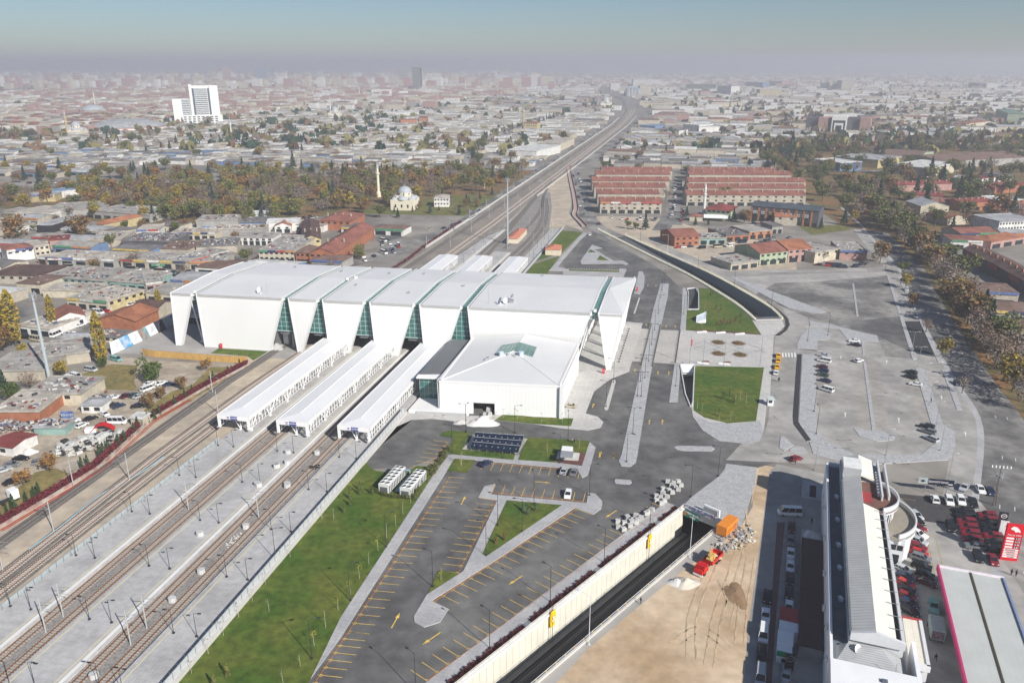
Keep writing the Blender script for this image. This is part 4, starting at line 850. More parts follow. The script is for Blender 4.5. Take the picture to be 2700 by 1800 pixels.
def place(tpl,p,rz=0.0,sc=1.0,label=None,group=None,color=None):
 if tpl.name not in used:
  used.add(tpl.name);tpl.location=p;tpl.rotation_euler=(0,0,rz)
  tpl.scale=(sc,)*3 if not isinstance(sc,tuple) else sc
  if label:tpl['label']=label
  if group:tpl['group']=group
  if color:
   tpl.color=(*color,1)
   for c in tpl.children_recursive:c.color=(*color,1)
  return tpl
 return dup(tpl,p,rz,sc,label,group,color)
for r_,x,y in[('d',1357,1248),('d',1707,857),('d',2005,526),('d',2253,250),('d',770,1152),('d',1170,782),('d',1508,465),('d',1790,182),('d',213,1062),('d',655,708),('d',1033,405),('d',1350,152),('l',1527,1213),('l',880,1152),('l',258,1088),('d',245,1600),('d',850,1640)]:
 place(PL,W(r_,x,y,.9),R(-5))
for r_,x,y in[('d',1197,1224),('d',1563,837),('d',1870,510),('d',2127,236),('d',617,1130),('d',1028,762),('d',1380,448),('d',1670,185),('d',72,1040),('d',525,690),('d',910,388),('d',1237,138),('l',1352,1196),('l',710,1132),('l',98,1075),('d',70,1590),('d',690,1600)]:
 place(PL,W(r_,x,y,.9),R(172))
for b in(455,480,505,530):place(PL,T(-90.4,b,.9),R(-5));place(PL,T(-94,b+6,.9),R(172));place(PL,T(-131,b-12,.9),R(172));place(PL,T(-127.6,b-20,.9),R(-5))
CL=lamp_template('car_park_lamp','tall thin dark lamp post with a single arm around the station car parks',9.2,1.7,DARKMET);CL['group']='tall dark lamps around the car parks'
tr_rz=math.atan2(nL.y,nL.x)
for x,y in((1022,1330),(1440,1012),(1810,740),(2125,500)):place(CL,W('e',x,y),tr_rz)
place(CL,W('e',515,1640),tr_rz)
for r_,x,y,rz in[('e',63,1000,20),('e',308,630,20),('e',632,905,150),('e',998,690,160),('e',1078,482,170),('e',1245,524,170),('e',1327,335,100),('e',1710,275,15),('m',700,1095,70),('m',1205,1105,-90),('m',557,1310,170),('m',1083,1362,90),('m',1755,1180,90),('m',1668,1410,160),('m',2147,830,150),('m',2225,580,170),('f',55,285,160),('f',243,143,160),('c',860,780,90),('c',355,405,180),('c',610,555,180),('c',1000,740,90),('c',920,1420,90),('c',905,1265,90),('d',2150,1400,15),('e',-450,740,10),('b',860,1400,170),('b',1195,1410,0),('v',300,548,0),('v',1332,1110,180),('v',738,805,90)]:
 place(CL,W(r_,x,y,.12),R(rz))
DL=lamp_template('median_lamp','tall dark lamp post with two arms on the cobbled median',9.0,1.6,DARKMET,True);DL['group']='double lamps on the cobbled median'
for r_,x,y in[('A',157,1000),('A',55,1485),('A',105,1235),('A',200,775),('A',240,575),('A',290,345),('A',325,130),('b',2225,385),('b',2040,1160),('b',2008,1420),('b',2210,430),('e',1965,45),('b',2060,1060),('A',640,355),('A',530,1345)]:place(DL,W(r_,x,y,.15),R(-8))
SL=lamp_template('street_lamp','grey double street lamp on the pavement between car park and avenue',8.5,1.7,STEEL,True);SL['group']='grey double street lamps by the avenue'
for r_,x,y in[('c',1700,1220),('c',1745,1365),('c',1775,1535),('c',1620,965),('c',1580,855),('c',1660,1085),('f',1390,60+0),('f',1830,175),('f',910,100),('c',2105,890),('c',1550,405),('c',1400,1567)]:place(SL,W(r_,x,y,.12),R(-5))
WL=lamp_template('road_lamp','white road lamp with one long arm on the service strip',11.5,3.0,mat('galvanised',(.6,.62,.64),.5));WL['group']='white road lamps beside the sunken road'
place(WL,W('e',1705,1303),tr_rz,1,'white road lamp beside the sunken road, closer to the walking man');place(WL,W('f',47,700),tr_rz,1,'white road lamp beside the tunnel mouth and red truck');place(WL,W('v',1018,935),R(170),1,'white road lamp on the dusty lot beyond the curved cutting')
MASTM=mat('mast_concrete',(.4,.4,.39),.8,.06,1)
cm=thing('catenary_mast','pale mast with cantilever arm beside the tracks','mast');cm['group']='pale overhead-line masts along the tracks'
mb=MB();mb.tube((0,0,0),(0,0,8.4),.15,.1,n=8);mb.build('pole',[MASTM],cm,local=True)
mb=MB();mb.tube((0,0,7.4),(3.1,0,7.9),.06,n=5);mb.tube((0,0,5.9),(3.1,0,7.9),.05,n=5);mb.tube((0,0,6.1),(2.9,0,6.0),.045,n=5);mb.tube((2.2,0,6.0),(3.2,0,5.6),.04,n=5);mb.build('cantilever',[STEEL],cm,local=True)
for r_,x,y,rz in[('y',1015,1055,-10),('y',1785,965,170),('d',370,520,170),('q',875,660,-12),('q',2025,820,-12),('q',635,875,-12),('q',1805,1050,-12),('d',1300,375,-12),('d',1783,430,-12),('d',20,790,-10),('l',100,745,170),('a',1465,1140,-10)]:place(cm,W(r_,x,y),R(rz))
for b in range(470,2000,50):
 sh=-18*max(0,(b-1560)/500)
 place(cm,T(-162.0+sh,b,0),R(-12));place(cm,T(-148.3+sh,b+6,0),R(-12))
 if b > 560:place(cm,T(-136.6+sh,b+12,0),R(168))
for b in(480,515,548,590):place(cm,T(-112,b,0),R(-12));place(cm,T(-98,b+14,0),R(168))
def tall_mast(label,p,h,head=True):
 o=thing('flood_mast',label,'mast',p);mb=MB();mb.tube(p,p+Z3*h*.33,.66,.6,n=12);mb.tube(p+Z3*h*.33,p+Z3*h*.66,.58,.48,n=12);mb.tube(p+Z3*h*.66,p+Z3*h,.46,.36,n=12);mb.build('pole',[mat('mast_grey',(.36,.4,.42),.6,.06,1)],o)
 if head:
  mb=MB();mb.lathe(p+Z3*(h-2),[(1.6,0),(1.7,.1),(1.6,.2)],10)
  for k in range(9):t_=k*.7;mb.box(p+Vector((1.1*math.cos(t_),1.1*math.sin(t_),h-1.8+.5*(k%3))),(.3,.25,1.7),t_)
  mb.build('antenna_crown',[STEEL],o)
 return o
tall_mast('tall grey tapered mast with antennas among the scrapyards',W('a',345,1065),33.5)
tall_mast('tall grey mast beside the pink-roofed relay house behind the hall',W('r',1245,650),42)
tall_mast('distant pale mast standing in the park near the mosque',W('h',985,905),12,False)
GLP=mat('fence_panel',(.36,.4,.41),.4,.08,1)
def fence(name,label,P_,h,step,pm,fm,th=.06,kind='fence',z0=0.0,gap=.12,br=False):
 o=thing(name,label,kind,P_[0].copy());Q_=along(P_,int(sum((P_[i+1]-P_[i]).length for i in range(len(P_)-1))/step)+1);far_p=MB();far_q=MB()
 for i in range(len(Q_)-1):
  a_,b_=Q_[i],Q_[i+1];d=(b_-a_).normalized();n=Vector((-d.y,d.x,0));mb,m2=(MB(),MB()) if i < 100 else(far_p,far_q)
  mb.slab([tw(a_+d*gap,z0+.1),tw(b_-d*gap,z0+.1),tw(b_-d*gap,z0+h),tw(a_+d*gap,z0+h)],th,0,0,n)
  m2.tube(tw(a_,z0),tw(a_,z0+h+.15),.06,n=5)
  if br and i%3 ==0:m2.tube(tw(a_-n*1.0,z0),tw(a_,z0+h),.04,n=4);m2.tube(tw(a_+d*.9,z0+.1),tw(a_-d*.9,z0+h),.04,n=4)
  m2.tube(tw(a_,z0+h),tw(b_,z0+h),.05,n=4)
  if i < 100:mb.build('panel',[pm],o);m2.build('post',[fm],o)
 if far_p.v:put(far_p.build('panel',[pm],o),kind='stuff');put(far_q.build('post',[fm],o),kind='stuff')
 return o
fence('platform_fence','pale glass-panelled fence along the far edge of the first platform',[T(-136.8,60),T(-136.8,430)][:1]+[T(-136.9,196)],2.0,2.2,GLP,STEEL,br=True)
fence('lawn_fence','grey barred fence on a white plinth between platform and lawn',[T(-88.6,60),T(-88.4,228)],1.9,2.4,mat('fence_bars',(.45,.47,.48),.6,.08,3),STEEL,z0=.9)
mb=MB();mb.prism([T(-89.1,60),T(-87.9,60),T(-87.7,229),T(-88.9,229)],0,1.0);put(mb.build('plinth_wall',[CONC]),'low pale plinth wall under the barred lawn fence','wall')
fence('lawn_fence','grey barred fence behind the hall between platform and far lawn',[T(-88.3,346),T(-88.0,552)],1.9,2.4,MATS['fence_bars'],STEEL,z0=.3)
mb=MB()
def red_bits(P_,w,h,n,z0=0.2,sz=.28):
 Q_=along(P_,60)
 for k in range(n):
  i=rnd.randrange(59);p=Q_[i].lerp(Q_[i+1],rnd.random());d=(Q_[i+1]-Q_[i]).normalized();nn=Vector((-d.y,d.x,0));p=p+nn*rnd.uniform(-w,w);z=z0+h*rnd.random()
  e=Vector((rnd.uniform(-1,1),rnd.uniform(-1,1),rnd.uniform(-.4,.5))).normalized()*sz;f_=Vector((rnd.uniform(-1,1),rnd.uniform(-1,1),rnd.uniform(.2,1))).normalized()*sz*.8
  mb.quad(tw(p,z)-e-f_,tw(p,z)+e-f_,tw(p,z)+e+f_,tw(p,z)-e+f_)
RH=[W('y',-120,1640),W('y',700,1160),W('y',1300,790),W('a',1000,1330),W('a',1380,1110),W('a',1700,940)]
red_bits(RH,.75,1.5,9000);put(mb.build('hedge',[mat('wine_leaves',(.11,.022,.028),.9,.4,2)]),'long dark wine-red creeper hedge along the railway boundary','hedge')
mb=MB();Q_=along(RH,80)
for i in range(79):
 a_,b_=offset_line(Q_,-1.7)[i],offset_line(Q_,-1.7)[i+1];mb.slab([tw(a_,0),tw(b_,0),tw(b_,.9),tw(a_,.9)],.25,0,0,Vector((.9,-.4,0)))
put(mb.build('boundary_wall',[mat('stained_concrete',(.42,.37,.33),.95,.2,.8,(.25,.08,.07),.4,.7)]),'low stained concrete wall under the wine-red hedge','wall')
for k,off in enumerate((-3.0,-3.7)):
 mb=MB();q_=offset_line(Q_,off)
 for i in range(55):mb.tube(tw(q_[i],.25),tw(q_[i+1],.25),.14,n=6)
 put(mb.build('pipe',[mat('red_pipe',(.3,.05,.035),.7,.25,.4)]),'long dull red pipe on the ground %s'%('nearest the wine-red hedge wall','one step out from the hedge wall'),'pipe') if False else put(mb.build('pipe',[mat('red_pipe',(.3,.05,.035),.7,.25,.4)]),('long dull red pipe lying close under the hedge wall','long dull red pipe lying nearer the dark track')[k],'pipe')
RB=[T(-163.5,350),T(-162.5,440),T(-164.5,470),T(-166,560)]
mb=MB();red_bits(RB,.6,1.6,2500);put(mb.build('hedge',[MATS['wine_leaves']]),'wine-red creeper hedge behind the hall beside parked vans','hedge')
mb=MB();CW=[T(-162.5,470),T(-162.0,600),T(-163,1560),T(-170,1800)]
for i in range(3):mb.slab([tw(CW[i],0),tw(CW[i+1],0),tw(CW[i+1],1.6),tw(CW[i],1.6)],.4,0,0,-V)
put(mb.build('track_wall',[CONC]),'long pale concrete wall along the street side of the railway','wall')
mb=MB();CW=[T(-134.5,690),T(-132.6,980),T(-131,1560),T(-138,1850)]
for i in range(3):mb.slab([tw(CW[i],0),tw(CW[i+1],0),tw(CW[i+1],1.4),tw(CW[i],1.4)],.4,0,0,V)
put(mb.build('track_wall',[CONC]),'long pale concrete wall between the railway and the frontage road','wall')
mb=MB();FP=smooth_line([W('v',0,60),W('v',20,170),W('v',55,330),W('v',75,470),W('v',60,540),W('v',110,600),W('v',165,660)],6);ribbon(mb,FP,3.2,.09);struct('footpath',mb,mat('pink_paving',(.42,.3,.26),.9,.1,1))
mb=MB()
for s_ in(1.8,):
 q_=offset_line(FP,s_)
 for i in range(len(q_)-1):mb.slab([tw(q_[i],0),tw(q_[i+1],0),tw(q_[i+1],1.2),tw(q_[i],1.2)],.25,0,0,Vector((1,0,0)))
for i in range(len(FP)-1):
 q_=offset_line(FP,-1.8);mb.slab([tw(q_[i],0),tw(q_[i+1],0),tw(q_[i+1],1.0),tw(q_[i],1.0)],.25,1,1,Vector((-1,0,0)))
put(mb.build('parapet_wall',[mat('pink_concrete',(.4,.33,.3),.9),CONC]),'narrow parapet walls of the pink footpath by the frontage road','wall')

# ---------------------------------------------------------------- vehicles
PAINT=mat('car_paint',(.5,.5,.5),.28,0,1,spec=.5,objcol=True);TYRE=mat('tyre',(.02,.02,.022),.9,.1,3);CGL=mat('car_glass',(.015,.018,.022),.1,0,1,spec=.6)
LAMP=mat('head_lamp',(.7,.7,.68),.2,0);TAIL=mat('tail_lamp',(.35,.02,.02),.4,0);RIM=mat('wheel_rim',(.4,.41,.42),.4,0,metal=.5)
def section(mb,prof,w0,w1,mi=0):
 """side profile (x, z) swept across the width; full width w0, narrower by w1 at the edges of the profile's top"""
 n=len(prof);P=[]
 for y in(-w0/2,w0/2):P +=[(x,y*(w1 if z > 1.0 else 1.0),z)for x,z in prof]
 mb.add(P,[(i,(i+1)%n,n+(i+1)%n,n+i)for i in range(n)][::1],mi)
 mb.add(P[:n],[tuple(range(n))],mi);mb.add(P[n:],[tuple(range(n))[::-1]],mi)
KINDS={'saloon':(4.5,1.76,1.45,[(-.5,.35),(-.5,.85),(-.47,.95),(-.3,.98),(.2,.95),(.46,.78),(.5,.62),(.5,.3)],(-.36,-.2,.06,.24),.92),'hatchback':(4.1,1.75,1.5,[(-.5,.35),(-.5,.9),(-.47,1.0),(.2,.97),(.46,.8),(.5,.62),(.5,.3)],(-.49,-.38,.06,.26),.95),'suv':(4.5,1.85,1.68,[(-.5,.4),(-.5,1.0),(-.48,1.08),(.22,1.06),(.47,.92),(.5,.72),(.5,.36)],(-.49,-.42,.08,.25),1.03),'van':(5.0,1.95,1.98,[(-.5,.38),(-.5,1.1),(-.5,1.15),(.34,1.12),(.47,.9),(.5,.7),(.5,.34)],(-.5,-.48,.24,.4),1.1),'minibus':(5.9,2.05,2.5,[(-.5,.42),(-.5,1.3),(-.5,1.35),(.36,1.3),(.48,1.02),(.5,.8),(.5,.36)],(-.5,-.485,.3,.42),1.3),'pickup':(5.1,1.85,1.7,[(-.5,.5),(-.5,1.0),(-.05,1.0),(.22,1.04),(.46,.95),(.5,.75),(.5,.42)],(-.08,-.03,.1,.24),1.0)}
def car_meshes(kind):
 L_,w,h,prof,(rb,rt,ft,fb),belt=KINDS[kind]
 body=MB();section(body,[(x*L_,z)for x,z in prof],w,.97)
 def roof_ring(z,inset,xa,xb):return[(xa*L_,-w/2*inset,z),(xb*L_,-w/2*inset,z),(xb*L_,w/2*inset,z),(xa*L_,w/2*inset,z)]
 lo,hi=roof_ring(belt,.95,rb,fb),roof_ring(h-.04,.78,rt,ft)
 top=roof_ring(h,.74,rt+.02,ft-.02)
 body.add(hi+top,[(0,1,5,4),(1,2,6,5),(2,3,7,6),(3,0,4,7),(4,5,6,7)])
 for i in range(4):
  a_,b_=Vector(lo[i]),Vector(hi[i]);body.tube(a_*.995,b_*.995,.06,n=4)
 for f_ in(.35,.68):
  for i,j in((0,1),(3,2)):body.tube(Vector(lo[i]).lerp(Vector(lo[j]),f_),Vector(hi[i]).lerp(Vector(hi[j]),f_),.05,n=4)
 gl=MB();sh=lambda P,k:[(x*k,y*.985,z)for x,y,z in P]
 gl.add(sh(lo,.995)+sh(hi,.99),[(0,1,5,4),(1,2,6,5),(2,3,7,6),(3,0,4,7)])
 if kind =='pickup':gl2=MB();body.box((-.28*L_,0,1.0),(.4*L_,w*.9,.02),mi=0)
 wh=MB();wh.tube((0,-.11,0),(0,.11,0),.33,n=12);wh.tube((0,-.115,0),(0,.115,0),.19,n=10,mi=1)
 hl=MB();hl.box((0,0,0),(.1,.38,.16));tlm=MB();tlm.box((0,0,0),(.08,.3,.2))
 return body.mesh('car_body',[PAINT]),gl.mesh('car_glazing',[CGL]),wh.mesh('car_wheel',[TYRE,RIM]),hl.mesh('head_lamp',[LAMP]),tlm.mesh('tail_lamp',[TAIL])
CARM={k:car_meshes(k)for k in KINDS}
def ob(name,me,parent=None,loc=None,col=None):
 o=bpy.data.objects.new(name,me);COL.objects.link(o)
 if parent:o.parent=parent
 if loc:o.location=loc
 if col:o.color=(*col,1)
 return o
COLS=dict(white=(.76,.77,.77),silver=(.42,.44,.46),grey=(.17,.18,.19),black=(.012,.013,.015),navy=(.018,.03,.075),blue=(.03,.07,.2),teal=(.16,.36,.36),red=(.42,.025,.02),crimson=(.2,.012,.022),maroon=(.07,.012,.02),yellow=(.8,.42,.01),beige=(.45,.4,.3),darkgreen=(.03,.07,.05),orange=(.6,.15,.02),brown=(.12,.075,.05))
NM=dict(saloon='parked_car',hatchback='parked_car',suv='parked_car',van='parked_van',minibus='minibus',pickup='pickup_truck')
CT=dict(saloon='car',hatchback='car',suv='car',van='van',minibus='minibus',pickup='pickup truck')
def car(kind,col,p,rz,label,name=None,cat=None,group=None,detail=True,z=None):
 L_,w,h,*_=KINDS[kind];bm_,gm,wm,hm_,tm=CARM[kind];c=COLS[col] if isinstance(col,str) else col
 o=thing(name or NM[kind],label,cat or CT[kind],p,group,rz);o.color=(*c,1)
 ob('body',bm_,o,None,c);ob('glazing',gm,o)
 for sx in(-.31,.31):
  for sy in(-1,1):ob('wheel',wm,o,(sx*L_,sy*(w/2-.08),.33))
 if detail:
  for sy in(-1,1):ob('headlight',hm_,o,(L_*.485,sy*w*.34,.64));ob('tail_light',tm,o,(-L_*.49,sy*w*.38,.78))
 return o
def carpx(kind,col,r_,x1,y1,x2,y2,label,z=.03,**kw):
 """rear and front ground points on a survey sheet"""
 a_,b_=W(r_,x1,y1,z),W(r_,x2,y2,z);d=b_-a_;return car(kind,col,(a_+b_)/2,math.atan2(d.y,d.x),label,**kw)
def cargrp(cars,r_,label_fmt,**kw):
 for kind,col,x1,y1,x2,y2,lab in cars:carpx(kind,col,r_,x1,y1,x2,y2,lab,**kw)
def far_mesh(kind):
 L_,w,h,prof,(rb,rt,ft,fb),belt=KINDS[kind];m=MB()
 section(m,[(x*L_,z)for x,z in prof],w,.97)
 lo=[(rb*L_,-w*.475,belt),(fb*L_,-w*.475,belt),(fb*L_,w*.475,belt),(rb*L_,w*.475,belt)];hi=[(rt*L_,-w*.39,h),(ft*L_,-w*.39,h),(ft*L_,w*.39,h),(rt*L_,w*.39,h)]
 m.add(lo+hi,[(0,1,5,4),(1,2,6,5),(2,3,7,6),(3,0,4,7)],1);m.add([(x,y,z+.01)for x,y,z in hi],[(0,1,2,3)],0)
 for sx in(-.31,.31):
  for sy in(-1,1):m.tube((sx*L_,sy*(w/2-.2),.33),(sx*L_,sy*(w/2+.02),.33),.33,n=8,mi=2)
 return m.mesh('far_car',[PAINT,CGL,TYRE])
FARM={k:far_mesh(k)for k in KINDS}
cargrp([('saloon','navy',960,85,1030,48,'dark blue saloon alone at the end of the front bays'),('saloon','silver',1520,150,1550,85,'silver saloon parked in front of the transformer cabin, beside a grey one'),('saloon','grey',1590,158,1615,95,'grey saloon in the end bay before the kerb bulb'),('hatchback','white',1568,248,1555,312,'white hatchback alone in the middle row of yellow bays')],'e','')
carpx('saloon','beige','m',1835,845,1715,830,'dusty beige saloon in the hatched bays beside the annex')
carpx('saloon','white','b',1715,45,1712,60,'small white car at the entrance of the far station car park')
cargrp([('saloon','yellow',658,905,660,872,'yellow taxi at the head of the queue by the zebra crossing'),('saloon','yellow',655,943,660,905,'yellow taxi second in the queue by the plaza'),('saloon','yellow',648,985,653,948,'yellow taxi third in the queue, ahead of a white car')],'c','',name='taxi',cat='taxi')
cargrp([('hatchback','white',640,1025,645,988,'white hatchback waiting behind the yellow taxis'),('saloon','white',1222,790,1140,785,'white saloon parked tightly behind a black one by the short island'),('saloon','black',1225,822,1150,808,'black saloon next to the short traffic island'),('saloon','silver',1010,895,925,880,'grey saloon half hidden behind a white van'),('van','white',1025,935,925,915,'white panel van at the pavement side of the right car park'),('saloon','maroon',1000,975,915,958,'dark red saloon behind a blue one at the pavement bays'),('hatchback','navy',1012,1005,920,985,'deep blue hatchback at the pavement bays'),('saloon','darkgreen',1000,1030,925,1015,'dark green saloon between two blue cars'),('saloon','navy',1030,1075,930,1050,'long navy saloon at the pavement bays'),('van','white',1040,1140,940,1110,'white passenger van at the end of the pavement bays'),('hatchback','white',1178,935,1248,915,'white hatchback parked nose to the long island'),('suv','black',1615,1020,1525,995,'black off-roader farther from the camera beside another'),('suv','black',1610,1050,1525,1025,'black off-roader nearer the white saloon'),('saloon','white',1645,1095,1565,1080,'white saloon beside two black off-roaders'),('suv','black',1730,1395,1630,1368,'black off-roader parked behind a grey one at the lot corner'),('suv','grey',1742,1430,1640,1400,'grey off-roader in the middle of three at the lot corner'),('suv','silver',1758,1485,1665,1445,'silver off-roader in front of two darker ones at the lot corner')],'c','')
cargrp([('hatchback','silver',1830,755,1850,790,'pale blue car driving down the tree-shaded avenue'),('hatchback','navy',1875,1060,1905,1100,'dark blue car driving on the avenue near the lot exit'),('hatchback','white',1540,415,1545,450,'white car parked on the avenue kerb beside bare trees'),('saloon','silver',1590,605,1615,632,'grey saloon on the service road kerb')],'c','')
carpx('hatchback','crimson','f',735,45,822,22,'crimson hatchback standing by the cobbled apron')
cargrp([('hatchback','white',1445,590,1410,505,'white hatchback first in the shaded front row of the showroom yard'),('suv','white',1555,515,1595,620,'white off-roader second in the shaded front row'),('suv','white',1675,515,1715,612,'white off-roader with dark sunroof, third in the shaded front row'),('pickup','black',1800,535,1840,640,'black pickup in the shade at the end of the front row'),('saloon','silver',1760,385,1700,470,'silver saloon on the pavement below the long sign'),('saloon','white',1865,400,1925,490,'white saloon on the pavement between silver and navy cars'),('saloon','navy',1970,420,2025,510,'navy saloon on the pavement beside the utility pole')],'n','')
carpx('suv','grey','n',1950,1050,1725,1025,'greenish grey off-roader parked across the yard');carpx('suv','black','n',1850,1080,1895,1215,'black off-roader facing the fuel canopy');carpx('saloon','crimson','n',1995,1110,2060,1245,'dark red saloon by the red price sign');carpx('suv','black','n',1565,770,1610,905,'lone black off-roader in the middle of the yard')
blk1=[('black',1850,665,1615,650),('black',1855,715,1630,700),('crimson',1868,780,1645,755),('crimson',1885,842,1660,815),('crimson',1910,905,1685,875),('crimson',1930,965,1695,940)]
blk2=[('crimson',2075,710,1855,690),('crimson',2085,765,1870,735),('black',2110,810,1890,790),('black',2120,880,1905,850),('crimson',2125,930,1935,905),('black',2150,1000,1950,970),('black',2150,1075,1970,1040)]
nth=('first','second','third','fourth','fifth','sixth','seventh')
for k,(c,x1,y1,x2,y2) in enumerate(blk1):carpx('suv',c,'n',x1,y1+18,x2,y2+18,'%s off-roader, %s from the back of the tight block nearer the building'%({'black':'black','crimson':'dark red'}[c],nth[k]))
for k,(c,x1,y1,x2,y2) in enumerate(blk2):carpx('suv',c,'n',x1,y1+18,x2,y2+18,'%s off-roader, %s from the back of the tight block by the price signs'%({'black':'black','crimson':'dark red'}[c],nth[k]))
row=[('hatchback','silver',1185,665,1280,740),('hatchback','black',1190,725,1300,800),('saloon','crimson',1170,790,1325,862),('suv','white',1165,860,1335,940),('suv','silver',1155,935,1345,1012),('suv','crimson',1140,1000,1345,1070),('hatchback','red',1150,1050,1385,1135),('suv','grey',1170,1110,1408,1190),('suv','black',1150,1190,1430,1275),('hatchback','black',1210,1280,1445,1355),('saloon','maroon',1215,1350,1460,1440)]
for k,(kd,c,x1,y1,x2,y2) in enumerate(row):carpx(kd,c,'n',x1,y1+12,x2,y2+12,'%s car in the curved row below the showroom drum, %s from the far end'%({'crimson':'dark red'}.get(c,c),('first','second','third','fourth','fifth','sixth','seventh','eighth','ninth','tenth','last')[k]))
row=[('silver',1020,1230,1180,1300),('navy',1030,1310,1200,1385),('red',1035,1375,1210,1455),('black',1045,1450,1220,1515),('crimson',1045,1510,1225,1580)]
for k,(c,x1,y1,x2,y2) in enumerate(row):carpx('hatchback',c,'n',x1,y1+10,x2,y2+10,'%s car tucked against the showroom wall, %s from the far end'%({'crimson':'dark red'}.get(c,c),nth[k]))
row=[('navy',1070,720,1245,810),('black',1080,800,1255,895)]
for k,(c,x1,y1,x2,y2) in enumerate(row):carpx('hatchback',c,'p',x1,y1,x2,y2,'%s car in the shade of the showroom wall near its side shed'%c)
carpx('pickup','teal','p',1400,690,1425,905,'pale teal double-cab pickup in the shaded fuel lane')
carpx('minibus','white','f',820,415,650,405,'tall white delivery van standing across the shaded back yard')
row=[('maroon',752,470,748,550),('grey',748,560,742,640),('white',745,650,740,730),('white',742,740,738,815),('black',740,825,735,905),('black',735,910,730,1010),('white',735,1020,725,1100)]
for k,(c,x1,y1,x2,y2) in enumerate(row):carpx('saloon',c,'f',x1,y1,x2,y2,'%s car in the shaded back row, %s from the tall white van'%({'maroon':'dark red'}.get(c,c),nth[k]))
cargrp([('saloon','black',588,950,580,1025,'black car on the sand edge behind the showroom, ahead of a white one'),('saloon','white',570,1070,568,1160,'white saloon half in sun on the sand edge'),('van','white',560,1190,550,1300,'white van on the sand edge behind a black car'),('suv','black',545,1320,540,1450,'large black off-roader on the sand edge'),('van','silver',540,1470,530,1600,'pale van at the very bottom of the sand edge'),('saloon','silver',705,1580,715,1470,'pale saloon beneath the round showroom emblem')],'f','')
cargrp([('saloon','white',920,190,1100,150,'white saloon beside the blue lettered wall sign'),('saloon','silver',1020,240,915,200,'small silver saloon tucked beside a shanty roof'),('hatchback','white',1055,270,1210,195,'white estate car in the scrapyard lane'),('saloon','black',1160,170,1340,110,'black saloon on the scrapyard lane'),('saloon','white',1490,100,1380,50,'white saloon near grey cars on the lane'),('minibus','white',1480,190,1770,190,'white minibus parked above the red wreck'),('saloon','black',210,690,380,690,'black estate car beside stacked white sacks'),('saloon','grey',75,780,260,770,'grey saloon on the lane, second from the picture edge'),('saloon','silver',-30,880,125,830,'silver saloon on the lane at the picture edge'),('saloon','black',70,1050,260,970,'black saloon under a small orange tree'),('hatchback','grey',500,750,600,730,'grey hatchback behind the orange tree')],'y','')
cargrp([('saloon','white',1475,1430,1660,1400,'white saloon beside dark cars at the yard edge'),('saloon','maroon',1680,1420,1800,1365,'dark brown saloon between white and teal cars'),('hatchback','darkgreen',1780,1420,1930,1350,'dark teal estate car in the yard row'),('saloon','silver',1850,1430,1990,1370,'silver saloon in the yard row'),('saloon','white',2000,1250,2130,1200,'white estate car behind a gutted van'),('saloon','white',2145,1250,2295,1190,'bright white saloon below the green round tree'),('saloon','navy',2280,1250,2400,1220,'blue saloon at the foot of the dry slope'),('saloon','navy',2120,1390,2260,1350,'dark blue saloon beside a russet tree'),('saloon','black',1480,1540,1640,1500,'dark saloon side by side with a blue one'),('saloon','navy',1560,1560,1710,1510,'navy saloon with silver trim in the yard'),('saloon','black',1820,1545,1990,1530,'black saloon under russet shrubs'),('van','white',1960,1330,2110,1270,'gutted white van with no doors in the yard'),('minibus','white',680,600,875,510,'white high-roof minibus outside the small garage'),('saloon','white',900,550,1025,510,'white old saloon outside the small garage'),('saloon','black',950,600,1110,580,'black car in the lane before the low wall'),('minibus','beige',400,600,620,640,'cream minibus beside the mast foot lane'),('van','black',290,580,400,590,'black van beside the cream minibus'),('minibus','white',1270,240,1430,255,'white minibus in the lane by a red car'),('hatchback','red',1430,225,1530,235,'red hatchback in the lane by a white minibus'),('saloon','white',1050,440,1170,400,'white saloon with open boot before the garage'),('pickup','white',1220,270,1300,320,'white pickup between lane and garage')],'x','')
for k,(x1,y1,x2,y2) in enumerate(((750,1210,930,1215),(800,1180,1010,1215),(900,1140,1040,1175),(965,1100,1140,1150))):carpx('van','white','x',x1,y1,x2,y2,'stripped white van shell by the mast foot, %s of four'%('first','second','third','fourth')[k],name='van_shell',cat='scrap van')
carpx('van','silver','x',1160,1020,1350,1050,'stripped grey van shell beside the yellow poplar',name='van_shell',cat='scrap van');carpx('van','teal','x',1560,880,1640,900,'old pale minibus shell by the wicker fence',name='van_shell',cat='scrap van')
SKIN=mat('skin',(.42,.26,.19),.6,.05);CLOTH=mat('cloth',(.03,.03,.04),.9,0,objcol=True);TROU=mat('trousers',(.02,.022,.03),.9,.1,3);HAIR=mat('hair',(.015,.012,.01),.8)
